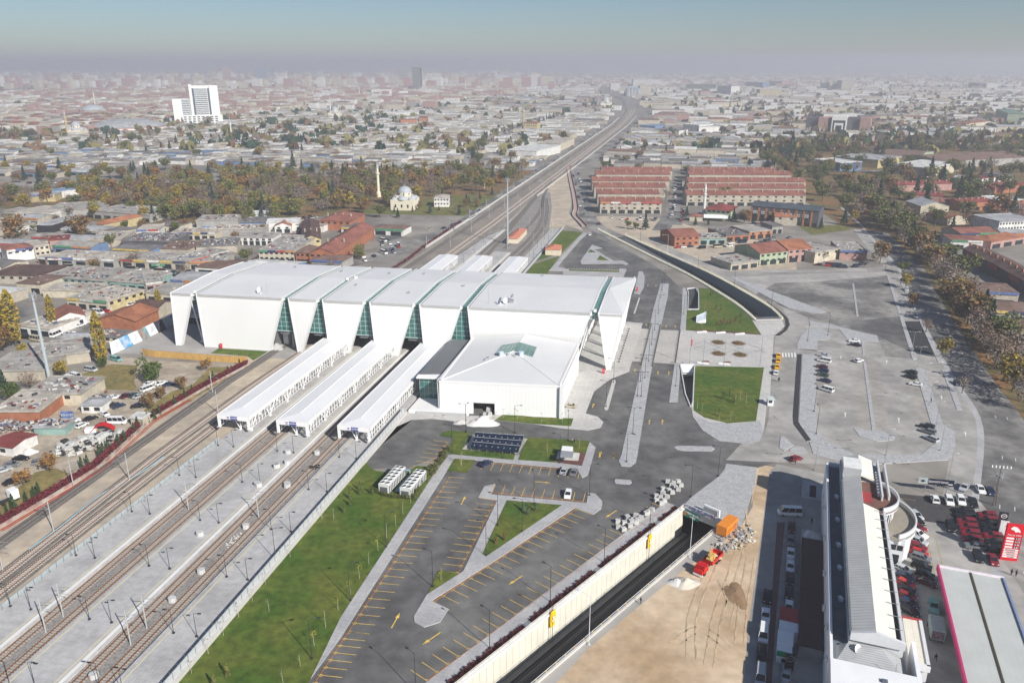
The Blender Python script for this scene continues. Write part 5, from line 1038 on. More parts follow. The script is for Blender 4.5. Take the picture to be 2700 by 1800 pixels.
def person_template(stride=.12):
 J=[((0,0,.95),.13),((0,0,1.15),.125),((0,0,1.38),.13),((0,0,1.5),.06),((.01,0,1.6),.085),((.015,0,1.72),.08)]
 ed=[(0,1),(1,2),(2,3),(3,4),(4,5)]
 for s_ in(-1,1):
  k=len(J);J +=[((0,s_*.1,.9),.1),((stride*s_+.03,s_*.11,.5),.068),((stride*s_*1.6-.02,s_*.11,.09),.045),((stride*s_*1.6+.13,s_*.12,.04),.035)];ed +=[(0,k),(k,k+1),(k+1,k+2),(k+2,k+3)]
  k=len(J);J +=[((0,s_*.2,1.4),.065),((-.06*s_,s_*.27,1.13),.045),((.05-.08*s_,s_*.26,.88),.034),((.08-.08*s_,s_*.26,.79),.03)];ed +=[(2,k),(k,k+1),(k+1,k+2),(k+2,k+3)]
 me=bpy.data.meshes.new('person_body');me.from_pydata([j[0]for j in J],ed,[]);tmp=bpy.data.objects.new('tmp',me);COL.objects.link(tmp)
 md=tmp.modifiers.new('skin','SKIN');md.use_smooth_shade=True
 for i,j in enumerate(J):me.skin_vertices[0].data[i].radius=(j[1],j[1])
 me.skin_vertices[0].data[0].use_root=True
 tmp.modifiers.new('sub','SUBSURF').levels=1
 dg=bpy.context.evaluated_depsgraph_get();ev=tmp.evaluated_get(dg);m2=bpy.data.meshes.new_from_object(ev);bpy.data.objects.remove(tmp)
 m2.materials.clear()
 for m in(SKIN,CLOTH,TROU):m2.materials.append(m)
 for p in m2.polygons:
  z=p.center.z;ay=abs(p.center.y);p.material_index=0 if(z > 1.5 or(ay > .19 and z < .86)) else 2 if(z < .98 and ay < .19) else 1
 return m2
PM=[person_template(.0),person_template(.16)]
def person(r_,x,y,rz,label,col=(.02,.02,.025),k=0,z=.13):
 o=thing('person',label,'person',W(r_,x,y,z),None,rz);b_=ob('body',PM[k],o,None,col)
 mb=MB();mb.lathe((.0,0,1.62),[(.088,0),(.1,.06),(.085,.13),(.04,.17),(0,.175)],10);mb.build('hair',[HAIR],o,local=True);return o
person('e',2062,1022,R(30),'person in dark clothes walking along the service strip',(.015,.015,.02),1)
person('c',658,1062,R(90),'person in black walking towards the taxi queue',(.012,.012,.015),1);person('c',665,1060,R(95),'person in dark jacket beside another behind the white car',(.03,.03,.05),0)
person('c',1710,1205,R(0),'person in dark coat on the pavement between car park and avenue',(.02,.02,.03),1)
person('f',775,62,R(180),'person in dark clothes standing beside the crimson car',(.02,.02,.025),0);person('f',887,472,R(90),'person in black walking through the shaded back yard',(.012,.012,.014),1)
person('f',2262,825,R(200),'person in dark jacket standing beside another near the fuel canopy',(.02,.02,.03),0);person('f',2295,832,R(190),'person in grey jacket beside another near the fuel canopy',(.07,.07,.08),0)
person('p',1435,1335,R(80),'person in black in the shaded fuel lane behind the flatbed',(.01,.01,.012),1);person('m',1803,1205,R(90),'worker in pale vest standing in the lawn by the lamp post',(.4,.38,.3),0,.2);person('m',1818,1208,R(60),'worker in dark jacket beside another in the lawn by the lamp post',(.05,.04,.04),0,.2)
person('c',1563,600,R(-60),'person in dark clothes walking along the service road',(.02,.02,.03),1);person('c',1397,282,R(0),'person in dark clothes at the street corner by the russet tree',(.03,.02,.03),0)

# ---------------------------------------------------------------- foliage helper
def clumps(mb,n,fn,s0,s1,mi=None,flat=.5):
 """n small leaf faces placed by fn() -> point, sizes s0..s1; mi: list of material indices to draw from"""
 for _ in range(n):
  p=fn();s_=rnd.uniform(s0,s1)
  e=Vector((rnd.gauss(0,1),rnd.gauss(0,1),rnd.gauss(0,flat))).normalized()*s_;f_=Vector((rnd.gauss(0,1),rnd.gauss(0,1),rnd.gauss(0,1))).normalized()*s_*.75
  k=len(mb.v);mb.v +=[tuple(p-e*.9-f_*.3),tuple(p+e*.2-f_),tuple(p+e+f_*.4),tuple(p-e*.2+f_)];mb.f.append((k,k+1,k+2,k+3));mb.m.append(rnd.choice(mi) if mi else 0)
LEAF={}
def leafm(name,rgb,v=.35):LEAF[name]=mat('leaf_'+name,rgb,.85,v,.9,spec=.1);return LEAF[name]
for nm,c in dict(green=(0.064,0.096,0.0282),olive=(.17,.155,.06),yellow=(0.346,0.256,0.032),gold=(0.269,0.186,0.0512),orange=(0.269,0.134,0.0512),russet=(0.166,0.102,0.0576),red=(0.218,0.0448,0.0384),pine=(0.0282,0.0576,0.0358),bluepine=(0.064,0.096,0.096),willow=(0.166,0.179,0.0512),twig=(0.218,0.186,0.16),twigred=(0.218,0.16,0.128),bush=(0.0768,0.109,0.0384)).items():leafm(nm,c)
BARK=mat('bark',(.1,.08,.06),.95,.25,2);PBARK=mat('pale_bark',(.4,.36,.3),.9,.2,2)
def chiller(label,c,rz):
 o=thing('chiller',label,'chiller',c,'rooftop style chillers on the lawn',rz);L_,w,h=11.0,3.0,2.9
 mb=MB();mb.box((0,0,.35),(w,L_,h-.35));mb.build('housing',[mat('chiller_grey',(.62,.63,.62),.5,.05,1)],o,local=True)
 mb=MB()
 for y in range(-5,6,1):mb.box((-w/2-.02,y,.5),(.06,.5,1.9));mb.box((w/2+.02,y,.5),(.06,.5,1.9))
 mb.box((0,-L_/2-.02,.45),(2.2,.06,1.6));put(mb.build('coil_grille',[mat('coil_dark',(.1,.11,.11),.7)],o,local=True),kind=None)
 for i in range(6):
  for x in(-.72,.72):
   mb=MB();mb.lathe((x,-4.5+i*1.8,h),[(.66,0),(.66,.2),(.6,.2)],14);mb.build('fan_ring',[mat('chiller_grey',())],o,local=True)
   mb=MB();mb.lathe((x,-4.5+i*1.8,h+.06),[(.62,0),(.12,.02),(0,.02)],14);mb.build('fan',[DARKMET],o,local=True)
 mb=MB()
 for x in(-w/2+.1,w/2-.1):
  for y in(-L_/2+.2,0,L_/2-.2):mb.box((x,y,0),(.16,.16,.4))
 mb.build('foot_frame',[STEEL],o,local=True);return o
c1,c2=(W('e',262,262)+W('e',330,270))/2,(W('e',405,290)+W('e',480,298))/2;ch_d=(W('e',402,190)-W('e',330,270));rz=math.atan2(ch_d.y,ch_d.x)-R(90)
dC=Vector((ch_d.x,ch_d.y,0)).normalized();rzc=math.atan2(dC.y,dC.x)-R(90)
chiller('white fan chiller unit nearer the platform fence',c1+dC*5.3+Z3*.15,rzc);chiller('white fan chiller unit nearer the clipped hedge',c2+dC*5.3+Z3*.15,rzc)
mb=MB();pm_=((c1+c2)/2);
for k in range(3):q=pm_+dC*1.5+Vector((k*.45-.4,0,0));mb.tube(tw(q,.7),tw(q+dC*8.5,.7),.17,n=7)
mb.tube(tw(pm_+dC*10,.7),tw(pm_+dC*10,2.6),.15);mb.tube(tw(pm_+dC*10,2.6),tw(pm_+dC*10-V*2.6,2.6),.15);put(mb.build('chiller_pipework',[mat('blue_pipe',(.25,.42,.6),.4,.1,1)]),'pale blue insulated pipes running between the two chillers','pipe')
mb=MB();q0,q1,q2,q3=W('l',1740,1330,.15),W('l',2200,1350,.15),W('e',545,290,.15),W('e',235,275,.15)
def shrub_mesh(kind,r,h,n,mats_,mi=None,cone=False,s=(.1,.2)):
 mb=MB()
 def fn():
  t_=rnd.random();z=h*(.06+.94*t_);rr=r*((1-t_)**.8 if cone else math.sqrt(max(0,1-(2*t_-1)**2))*(.75+.25*rnd.random()));a_=rnd.uniform(0,6.283);q=rr*math.sqrt(rnd.random());return Vector((q*math.cos(a_),q*math.sin(a_),z))
 clumps(mb,n,fn,*s,mi);return mb.mesh(kind,mats_)
SHB=[shrub_mesh('shrub',.7,1.5,150,[LEAF['bush'],LEAF['olive']],[0,0,1]),shrub_mesh('shrub',.9,1.2,160,[LEAF['green'],LEAF['olive']],[0,1])]
CYP=[shrub_mesh('cypress',1.2,5.5,460,[LEAF['pine'],LEAF['bush']],[0,0,1],True,(.16,.32)),shrub_mesh('cypress',.5,2.8,180,[LEAF['bush'],LEAF['olive']],[0,0,1],True),shrub_mesh('cypress',.55,2.6,170,[LEAF['bluepine']],None,True),shrub_mesh('cypress',.45,2.2,140,[LEAF['russet'],LEAF['red']],[0,0,1],True),shrub_mesh('cypress',.6,3.2,200,[LEAF['willow'],LEAF['olive']],[0,1],True)]
def plant(name,me,p,label,cat,group=None,sc=1.0):
 o=ob(name,me,None,p);o.rotation_euler.z=rnd.uniform(0,6.28);o.scale=(sc,)*3;return put(o,label,cat,group)
hl=along([W('m',520,1290),W('m',440,1400),W('m',350,1540),W('e',600,110),W('e',520,240),W('e',500,300)],46)
for i,p in enumerate(hl):plant('shrub',SHB[i%2],tw(p+Vector((rnd.uniform(-.5,.5),rnd.uniform(-.5,.5),0)),.15),'rounded green shrub in the hedge between chillers and path','shrub','clipped green shrubs along the path',rnd.uniform(.8,1.25))
for p in along([W('e',225,250),W('e',300,285),W('e',400,300),W('e',500,305)],14):plant('shrub',SHB[0],tw(p,.15),'low dark shrub in front of the chillers','shrub','low shrubs around the chillers',.8)
for r_,x,y,k in[('d',1570,1525,4),('d',1480,1600,4),('e',125,270,1),('e',65,350,1),('e',20,395,1),('e',128,240,1),('e',60,300,1),('e',215,600-330,1)]:plant('cypress',CYP[k],W(r_,x,y,.15),'small upright conifer on the large lawn','conifer','small conifers on the large lawn')
for x,y,k in((1250,378,2),(1283,410,2),(1335,382,2),(1065,608,3),(1120,582,3)):plant('cypress',CYP[k],W('e',x,y,.16),('blue grey dwarf spruce on the triangular lawn' if k ==2 else 'reddish dwarf conifer on the triangular lawn'),'conifer','dwarf conifers on the triangular lawn, %s'%('blue' if k ==2 else 'red'))
for r_,x,y in[('A',1010,95),('A',1040,100),('A',1080,290),('A',1150,310),('A',1090,515),('A',1145,485),('A',1165,510),('A',1195,470),('A',1240,500),('A',1275,480),('A',1285,490),('A',1345,465),('A',1360,440),('A',1415,480),('A',1420,400),('A',1445,390)]:plant('cypress',CYP[3 if x > 1080 and y > 440 else 1],W(r_,x,y,.18),'dwarf brown conifer on the lawn beside the curved cutting','conifer','dwarf conifers on the curved lawn')
for r_,x,y in[('A',1185,1530),('A',1270,1475),('A',1345,1560),('c',355,1210),('c',250,1300),('c',280,1180)]:plant('cypress',CYP[1],W(r_,x,y,.18),'dark dwarf conifer on the square lawn beside the ramp','conifer','dwarf conifers on the square lawn')
for r_,x,y,s_ in[('y',540,1180,.9),('y',480,1230,.85),('y',370,1290,.8),('y',200,1400,1.1),('y',100,1430,.6),('y',0,1500,.7),('y',1130,800,.8),('y',1210,760,.75),('y',1370,650,.85),('y',1430,610,.85),('y',1500,560,.9),('y',1640,500,.9),('y',1720,430,.8),('y',1850,310,.75),('y',1900,240,.8),('y',1970,230,.7),('y',2040,180,.8),('y',2130,130,.8),('y',2200,80,.8)]:plant('cypress',CYP[0],W(r_,x,y),'pointed dark conifer in the row along the wine-red hedge','conifer','pointed conifers along the wine-red hedge',s_*.85)
for r_,x,y,s_ in[('j',790,1190,.7),('j',910,1120,.75),('j',640,1270,.9),('j',420,1400,.8),('j',345,1450,.85),('j',240,1520,.8),('j',825,1160,.5)]:plant('cypress',CYP[0],W(r_,x,y),'pointed dark conifer in the row along the wine-red hedge','conifer','pointed conifers along the wine-red hedge',s_*.8)
def sapling(h,m,n=26):
 o=thing('sapling','','tree');mb=MB();mb.tube((0,0,0),(.05,0,h),.05,.025,n=5);mb.build('trunk',[PBARK],o,local=True);mb=MB()
 clumps(mb,n,lambda:Vector((rnd.gauss(0,.28),rnd.gauss(0,.28),h*(.55+.5*rnd.random()))),.08,.16);mb.build('crown',[m],o,local=True);return o
SP=[sapling(3.4,LEAF['yellow']),sapling(3.8,LEAF['olive'],18),sapling(3.6,LEAF['orange'],34),sapling(3.2,LEAF['twig'],12)]
for k,r_,x,y in[(1,'e',425,405),(0,'e',375,485),(1,'e',313,570),(0,'e',253,655),(1,'e',190,750),(0,'e',125,848),(0,'e',62,960),(1,'d',2245,1185),(0,'d',2165,1310),(3,'d',2070,1450),(3,'d',1950,1565),(0,'d',2330,1065),(3,'d',2300,440),(3,'d',2000,700),(3,'d',1830,890),(3,'d',1740,1005),(3,'d',1645,1115),(3,'d',1540,1240),(3,'d',1435,1365),(3,'d',1320,1500),(3,'d',1855,1075),(3,'d',2220,440),(1,'e',477,330),(0,'e',687,860),(1,'e',827,70),(2,'m',1540,1305),(0,'m',1870,1260),(1,'m',650,1440),(3,'m',1085,950),(3,'m',1230,960),(3,'m',1480,985),(3,'m',1695,1000),(2,'c',437,1210),(0,'c',395,1185),(0,'c',360,1210),(1,'c',100,1250),(1,'c',130,1285),(0,'A',895,540),(0,'c',250,1335),(0,'c',330,1330),(1,'A',925,330),(1,'A',1640,480)]:
 place(SP[k],W(r_,x,y,.15),rnd.uniform(0,6),rnd.uniform(.85,1.15),('yellow-leaved','olive-leaved','orange-leaved','bare')[k]+' thin young tree on the new station lawns','%s young trees on the station lawns'%('yellow-leaved','olive-leaved','orange-leaved','bare')[k])
for x,y in((1120,745),(1395,757),(1120,900),(1415,915)):
 mb=MB();c=W('A',x,y,.14)
 for k in range(16):
  t_=k*math.pi/8;t2=t_+.2;rr=3.4
  mb.add([c+Z3*.12,c+Vector((rr*.62*math.cos(t_-.2),rr*.62*math.sin(t_-.2),.08)),c+Vector((rr*math.cos(t_),rr*math.sin(t_),.05)),c+Vector((rr*.62*math.cos(t_+.2),rr*.62*math.sin(t_+.2),.08))],[(0,1,2,3)],1)
 clumps(mb,160,lambda:c+Vector((rnd.gauss(0,1.1),rnd.gauss(0,1.1),.3+.3*rnd.random())),.12,.26,[0,0,1]);put(mb.build('flower_bed',[LEAF['olive'],LEAF['russet']]),'star-shaped bed of rust and green plants on the plaza','flower bed','star-shaped planting beds on the plaza')
def bench(p,rz,label):
 o=thing('planter_bench',label,'bench',p,'angular white seats edging the plaza beds',rz);MB().box((0,0,0),(4.4,.5,.5)).build('seat',[TRIMW],o,local=True);MB().box((1.0,.9,0),(2.6,.9,.75),R(22)).build('planter',[mat('maroon_trim',(.16,.08,.07),.8)],o,local=True);return o
for x,y,rz in((890,605,10),(1150,615,12),(1415,632,10),(905,1035,-14),(1200,1045,-14)):bench(W('A',x,y,.13),R(rz),'angular white planter seat on the plaza edge')
for k,(x,y) in enumerate(((720,1040),(905,1060),(1190,1085),(1690,1070))):
 o=thing('flag_pole','tall thin flagpole with a %s at the plaza edge'%('furled red flag','bare top beside the ramp','bare top mid lawn','bare top near the taxis')[k],'flagpole',W('A',x,y,.13));mb=MB();mb.tube(o.location,o.location+Z3*11.5,.11,.07);mb.build('pole',[STEEL if k else STEEL],o)
 if k ==0:mb=MB();mb.slab([o.location+Z3*7.5+V*.12,o.location+Z3*7.3+V*.5,o.location+Z3*9.9+V*.55,o.location+Z3*10.1+V*.12],.08,0,0,U);mb.build('flag',[mat('flag_red',(.5,.02,.03),.7)],o)
bo=MB().box((0,0,0),(.45,.45,.55)).mesh('bollard',[mat('bollard_dark',(.06,.06,.06),.8)])
for a_,b_,n in((('A',195,500),('A',55,1060),22),(('A',318,520),('A',205,1075),22),(('A',590,590),('A',525,1030),20),(('k',2190,740),('k',2085,1080),14)):
 for p in along([W(*a_),W(*b_)],n):o=ob('bollard',bo,None,tw(p,.14));put(o,'small dark stone bollard edging the pale crossing','bollard','dark stone bollards along the crossings')
sol=thing('solar_array','raised dark blue solar panel array on the gravel pad in the lawn','solar array',W('m',990,1240))
b0,b1,b2,b3=W('m',750,1255,1.4),W('m',1240,1305,1.4),W('m',1300,1120,3.2),W('m',800,1085,3.2);PVM=mat('solar_blue',(.012,.02,.042),.25,.2,1,spec=.5,lines=[(1.0,R(-10),.25,.05)])
for i in range(3):
 f0,f1=i/3+.008,(i+1)/3-.014;q=[b0.lerp(b3,f0)+Z3*(-.25*i),b1.lerp(b2,f0)+Z3*(-.25*i),b1.lerp(b2,f1)+Z3*(.35-.25*i),b0.lerp(b3,f1)+Z3*(.35-.25*i)]
 mb=MB();mb.slab(q,.1);o=mb.build('panel_row',[PVM],sol);mb=MB()
 for j in range(8):
  p=q[0].lerp(q[1],(j+.5)/8).lerp(q[3].lerp(q[2],(j+.5)/8),.45);mb.box(p+Z3*.05,(.12,.8,.06),R(-10))
 mb.tube(q[3],q[2],.06,n=4);put(mb.build('frame',[mat('alu',(.6,.61,.62),.4)],o),kind=None)
mb=MB()
for j in range(7):
 for f_ in(.05,.95):p=b0.lerp(b1,j/6).lerp(b3.lerp(b2,j/6),f_);mb.tube(tw(p,.15),p,.07,n=5)
mb.build('post_frame',[STEEL],sol)
mb=MB();fp=[W('m',660,1275),W('m',1240,1325),W('m',1345,1165),W('m',770,1100),W('m',660,1275)]
for a_,b_ in zip(fp,fp[1:]):
 for p in along([a_,b_],9)[:-1]:mb.tube(tw(p,.15),tw(p,2.0),.035,n=4)
 for z in(.5,1.2,1.95):mb.tube(tw(a_,z),tw(b_,z),.02,n=3)
put(mb.build('wire_fence',[mat('green_wire',(.05,.12,.07),.6)]),'thin green wire fence around the solar array','fence')
tc=thing('transformer_cabin','grey ribbed transformer cabin on a pale pad in the lawn corner','cabin',W('m',1745,1340));mb=MB();mb.box(W('m',1755,1345,.15),(6.5,4.6,.35),R(-10));mb.build('pad',[CONC],tc);mb=MB();mb.box(W('m',1745,1330,.5),(3.2,2.6,2.3),R(-10));mb.build('housing',[WMET],tc)
mb=MB();mb.box(W('m',1745,1330,2.8),(3.6,3.4,.5),R(-10));mb.build('roof',[mat('ribbed_zinc',(.3,.32,.34),.5,.05,1,lines=(.4,R(-10),.4,.3))],tc);mb=MB();mb.box(W('m',1737,1350,.7),(.9,.4,1.6),R(-10));mb.build('door',[mat('door_grey',(.5,.52,.53))],tc)
for nm,r_,x,y,m_,lab in(('booth','k',1925,1190,'red','red cabinet at the foot of the white corner column'),('booth','m',1045,905,'red','red cabinet beside the annex loading door'),('booth','j',718,930,'red','small red cabinet against the big white wall'),('booth','k',2272,340,'red','red cabinet on the traffic island behind the hall')):
 o=thing('fire_cabinet',lab,'cabinet',W(r_,x,y,.14));mb=MB();mb.box(o.location,(.9,.7,1.9),R(-10));mb.build('body',[mat('cabinet_red',(.55,.02,.03),.4)],o);mb=MB();mb.box(o.location+Vector((-.1,-.42,1.0)),(.5,.06,.4),R(-10));mb.build('panel',[mat('cabinet_grey',(.5,.3,.3),.5)],o)
kb=thing('sentry_booth','white sentry booth with flat canopy beside the taxi road','booth',W('c',600,1220,.13));mb=MB();mb.box(kb.location,(1.9,2.0,2.4),R(-5));mb.build('body',[WMET],kb);mb=MB();mb.box(kb.location+Z3*2.4,(2.5,3.2,.18),R(-5));mb.build('roof',[mat('booth_roof',(.5,.56,.54),.6)],kb);mb=MB();mb.box(kb.location+Vector((-.2,-1.02,1.1)),(1.2,.05,.9),R(-5));mb.build('window',[GLASSD],kb)
mb=MB();mb.slab([W('A',810,475),W('A',945,488),W('A',955,318,2.5),W('A',820,375,2.5)],.4,0);mb.slab([W('A',810,475)-Z3*.1,W('A',945,488)-Z3*.1,W('A',950,420,1.2),W('A',815,470,.4)],.2,1);put(mb.build('sign_slab',[mat('sloped_steel',(.42,.47,.52),.4),TRIMW]),'tilted grey metal monument on a white base in the curved lawn','monument')
def heap(label,c,rx,ry,h,m,name='sand_pile',cat='pile'):
 mb=MB();n,k=20,7;P=[c+Z3*h]
 for j in range(1,k+1):
  f_=j/k
  for i in range(n):t_=2*math.pi*i/n;q=f_*(1+.16*math.sin(3*t_+c.x)+.1*rnd.random());P.append(Vector((c.x+rx*q*math.cos(t_),c.y+ry*q*math.sin(t_),max(0.02,h*(1-f_)**1.05*(1+.12*rnd.gauss(0,1)) if j < k else .0)+c.z)))
 F_=[(0,1+i,1+(i+1)%n)for i in range(n)]+[(1+(j-1)*n+i,1+j*n+i,1+j*n+(i+1)%n,1+(j-1)*n+(i+1)%n)for j in range(1,k)for i in range(n)]
 mb.add(P,F_);return put(mb.build(name,[m],smooth=True),label,cat)
WSAND=mat('white_sand',(.62,.61,.58),.95,.15,.8)
heap('large heap of white sand in front of the annex door',W('m',875,1000),5.0,3.2,2.6,WSAND);heap('smaller heap of pale rubble beside the white sand',W('m',650,995),2.6,1.7,1.0,mat('pale_rubble',(.5,.49,.47),.95,.2,2));heap('pale sand heap by the sunken road behind the red truck',W('f',20,880),3.0,2.3,1.3,mat('dusty_sand',(.55,.5,.43),.95,.15,.8));heap('small pale heap on the sand near the red truck',W('e',2310,880),2.0,1.6,1.2,WSAND)
heap('grey heap of gravel beside the hall foot',W('j',1290,930),3.2,4.0,2.2,mat('gravel_heap',(.46,.45,.44),.95,.15,1));heap('heap of brown spoil with wheel ruts on the sand',W('f',365,960),2.2,4.4,.7,mat('spoil',(.26,.17,.1),.95,.2,1))
def bits(name,label,cat,pts,n,mats_,s=(.3,1.0),h=.8,w=1.0):
 mb=MB();Q_=along(pts,40)
 for _ in range(n):
  i=rnd.randrange(39);p=Q_[i].lerp(Q_[i+1],rnd.random())+Vector((rnd.gauss(0,w),rnd.gauss(0,w),rnd.random()*h));a_=rnd.uniform(*s)
  mb.box(p,(a_,a_*rnd.uniform(.3,1),a_*rnd.uniform(.15,.6)),rnd.uniform(0,3),rnd.randrange(len(mats_)))
 return put(mb.build(name,mats_),label,cat,kind='stuff')
TRASH=[WSAND,CONC,mat('trash_blue',(.3,.33,.38),.7),mat('trash_yellow',(.5,.44,.3),.8),mat('trash_brown',(.36,.28,.22),.9),mat('trash_grey',(.3,.3,.3),.9)]
bits('rubble','litter of rubble and bags between generator and sand','rubble',[W('f',450,520),W('f',400,590),W('f',340,640),W('f',250,625)],240,TRASH,(.25,.9),.5,1.0)
BLK=mat('stone_block',(.5,.5,.48),.8,.15,1)
def pallet(r_,x,y,z=.05,s_=.85,rz=None):
 o=thing('stone_stack','pale stack of kerb stones on the asphalt by the tunnel railing','stone stack',W(r_,x,y,z),'pale stacks of stone waiting on the asphalt',rnd.uniform(-.5,.5) if rz is None else rz)
 for k in range(2):MB().box((0,0,.1+.55*k*s_),(1.5*s_*(1-.08*k),1.1*s_,.54*s_)).build('stone_layer',[BLK],o,local=True)
 MB().box((0,0,0),(1.5*s_,1.1*s_,.1)).build('pallet',[mat('pallet_wood',(.25,.18,.11))],o,local=True)
for x,y in[(2170,290),(2200,300),(2215,268),(2245,295),(2255,250),(2280,265),(2300,230),(2322,245),(2340,215),(2290,200),(2320,190),(2250,190),(2275,215),(2215,240),(2225,322),(2205,340),(2170,320),(1905,465),(1950,475),(1910,505),(1945,520),(1990,495),(2000,470),(1995,455),(2030,470),(2040,455),(2030,425),(2065,440),(2100,410),(2140,385),(2115,400),(1970,435),(1980,450)]:pallet('e',x,y)
for x,y in[(905,935),(940,930),(900,955),(935,950),(940,875)]:pallet('m',x,y,.14,1.2)
cb=MB();pts=[Vector((1.25*math.cos(t_),1.05*math.sin(t_),0))for t_ in[k*math.pi/4+.2 for k in range(8)]];cb.prism(pts,0,1.5);cbm=cb.mesh('concrete_block',[mat('block_grey',(.5,.5,.49),.85,.1,1)])
for r_,x,y,z,lab in[('d',1980,220,.2,'grey concrete block between the rusty rails, closest to the canopies'),('d',1695,500,.2,'grey concrete block between the rusty rails, second from the canopies'),('d',1388,810,.2,'grey concrete block between the rusty rails, third from the canopies'),('d',1188,1005,.2,'grey concrete block between the rusty rails, fourth from the canopies'),('d',650,1530,.2,'grey concrete block between the rusty rails at the picture edge'),('l',1120,1165,.2,'grey concrete block by the canopy end on the sunken tracks'),('l',815,1490,.2,'grey concrete block between rails beyond the platform lamps'),('l',820,1155,.9,'grey concrete block on the middle platform nearest its canopy'),('l',815,1260,.9,'grey concrete block on the middle platform edge, alone'),('l',700,1300,.9,'grey concrete block on the middle platform, farther from the edge'),('l',520,1495,.9,'grey concrete block on the middle platform near a lamp foot'),('d',1910,80,.9,'flat grey slab on the middle platform'),('d',1775,205,.9,'small grey concrete block on the middle platform by the catenary mast'),('d',1380,550,.9,'little stack of white kerb stones on the middle platform')]:
 o=ob('concrete_block',cbm,None,W(r_,x,y,z));o.rotation_euler.z=rnd.uniform(0,1);o.scale=(.72,)*3;put(o,lab,'concrete block','grey concrete blocks on tracks and platforms')
bits('ballast_debris','white scraps of concrete between the rusty rails','debris',[W('d',1580,620),W('d',1650,550)],40,[WSAND],(.2,.5),.2,.6);bits('ballast_debris','dark scrap heap on the sunken track','debris',[W('l',1070,1310),W('l',1120,1300)],60,[DARKMET],(.2,.6),.3,.5)
cab=MB();q=smooth_line([W('d',1130,10),W('d',960,130),W('d',700,270),W('d',420,490),W('d',200,650)],8)
for i in range(len(q)-1):cab.tube(q[i]+Z3*.15,q[i+1]+Z3*.15,.13,n=5)
put(cab.build('cable_pipe',[mat('cable_blue',(.25,.45,.55),.6)]),'long pale blue cable pipe lying beside the mainline tracks','pipe')
gen=thing('generator','bright orange generator container beside the tunnel mouth','generator',W('s',990,1330));gd=(W('s',1130,1210)-W('s',960,1370));gr=math.atan2(gd.y,gd.x)
MB().box(gen.location+gd*.45+Z3*.5,(6.4,2.7,2.5),gr).build('housing',[mat('gen_orange',(.72,.24,.03),.5,.06,1)],gen);mb=MB()
gx=Vector((math.cos(gr),math.sin(gr),0));gy=Vector((-gx.y,gx.x,0))
for k in range(5):mb.box(gen.location+gd*.45+gx*(k*1.1-2.2)-gy*1.37+Z3*1.1,(.8,.06,1.0),gr)
mb.build('vent_grille',[mat('gen_dark',(.5,.15,.02),.6)],gen);mb=MB()
for a_ in(-2.7,2.7):
 for b_ in(-1.1,1.1):mb.box(gen.location+gd*.45+gx*a_+gy*b_,(.25,.25,.52),gr)
mb.build('foot_frame',[DARKMET],gen)
mb=MB();fp=[W('s',780,1330),W('s',980,1450),W('s',1130,1390),W('s',1120,1290)]
for a_,b_ in zip(fp,fp[1:]):
 for z in(.1,.9):mb.tube(a_+Z3*z,b_+Z3*z,.06,n=4)
for p in fp:mb.tube(p,p+Z3*1.2,.06,n=4)
put(mb.build('guard_rail',[STEEL]),'low steel guard rail around the orange generator','railing')
mb=MB();p,q=W('s',1225,1280),W('s',1275,1240)
for z in(.1,2.4):mb.tube(p+Z3*z,q+Z3*z,.06,n=4)
for f_ in(0,.5,1):mb.tube(p.lerp(q,f_),p.lerp(q,f_)+Z3*2.4,.05,n=4)
put(mb.build('mesh_gate',[STEEL]),'open steel gate frame beside the orange generator','gate')
RED=mat('truck_red',(.5,.015,.015),.35,.06,1);lr=W('f',258,690);lf=W('f',115,825);td=lf-lr;trz=math.atan2(td.y,td.x)
tr=thing('dump_truck','bright red tipper truck loaded with clay and timber on the bare sand','truck',(lr+lf)/2,None,trz);X=td.length/2
MB().box((X-.9,0,.8),(2.2,2.3,1.5)).box((X+.35,0,.75),(1.1,2.0,.95)).build('cab',[RED],tr,local=True);MB().box((X-.7,0,1.7),(1.5,2.25,.7)).build('windscreen',[CGL],tr,local=True);MB().box((X-.95,0,2.35),(1.9,2.2,.12)).build('cab_roof',[RED],tr,local=True)
MB().box((X+.85,0,.4),(.25,2.3,.4)).build('bumper',[WMET],tr,local=True);mb=MB();mb.box((-1.3,0,1.1),(5.4,2.4,.14))
for y in(-1.2,1.2):mb.box((-1.3,y,1.2),(5.4,.1,.85))
for x in(-4,1.4):mb.box((x,0,1.2),(.1,2.4,.85))
bd=mb.build('tipper_body',[RED],tr,local=True);MB().box((0,0,.6),(X*2-1,1.0,.35)).build('chassis',[DARKMET],tr,local=True)
for sx in(X-.6,-1.6,-2.9):
 for y in(-1,1):MB().tube((sx,y*1.1,.5),(sx,y*.75,.5),.5,n=12).build('wheel',[TYRE],tr,local=True)
text('lettering','TTNPL',.55,WHT,(X-.95,0,2.5),(0,1,0),(-1,0,0),tr)
heap('heap of clay lying in the red truck bed',(lr+lf)/2+td.normalized()*-1.9+Z3*1.2,1.6,1.0,1.1,mat('clay',(.5,.36,.22),.95,.2,1),'clay_load','load');bits('timber_load','yellow timber and hoses piled in the red truck bed','load',[(lr+lf)/2+Z3*1.9-td.normalized()*1.2,(lr+lf)/2+Z3*1.9+td.normalized()*.6],30,[mat('timber',(.55,.36,.12),.8)],(.3,1.4),.8,.4)
wf=[W('j',-90,1005),W('j',0,1025),W('j',180,1035),W('j',480,1060),W('j',790,1082),W('j',990,1088)]
fence('wicker_fence','tan woven-panel fence on posts before the white hall',wf,2.9,3.2,mat('wicker',(.5,.31,.1),.9,.15,1,lines=[(.8,R(-9),.35,.12)]),mat('fence_post',(.3,.2,.13)),.12,gap=.02)
hb=[W('x',1545,815),W('x',1700,745),W('x',1960,625),W('x',2165,520),W('x',2240,485),W('x',2480,370)]
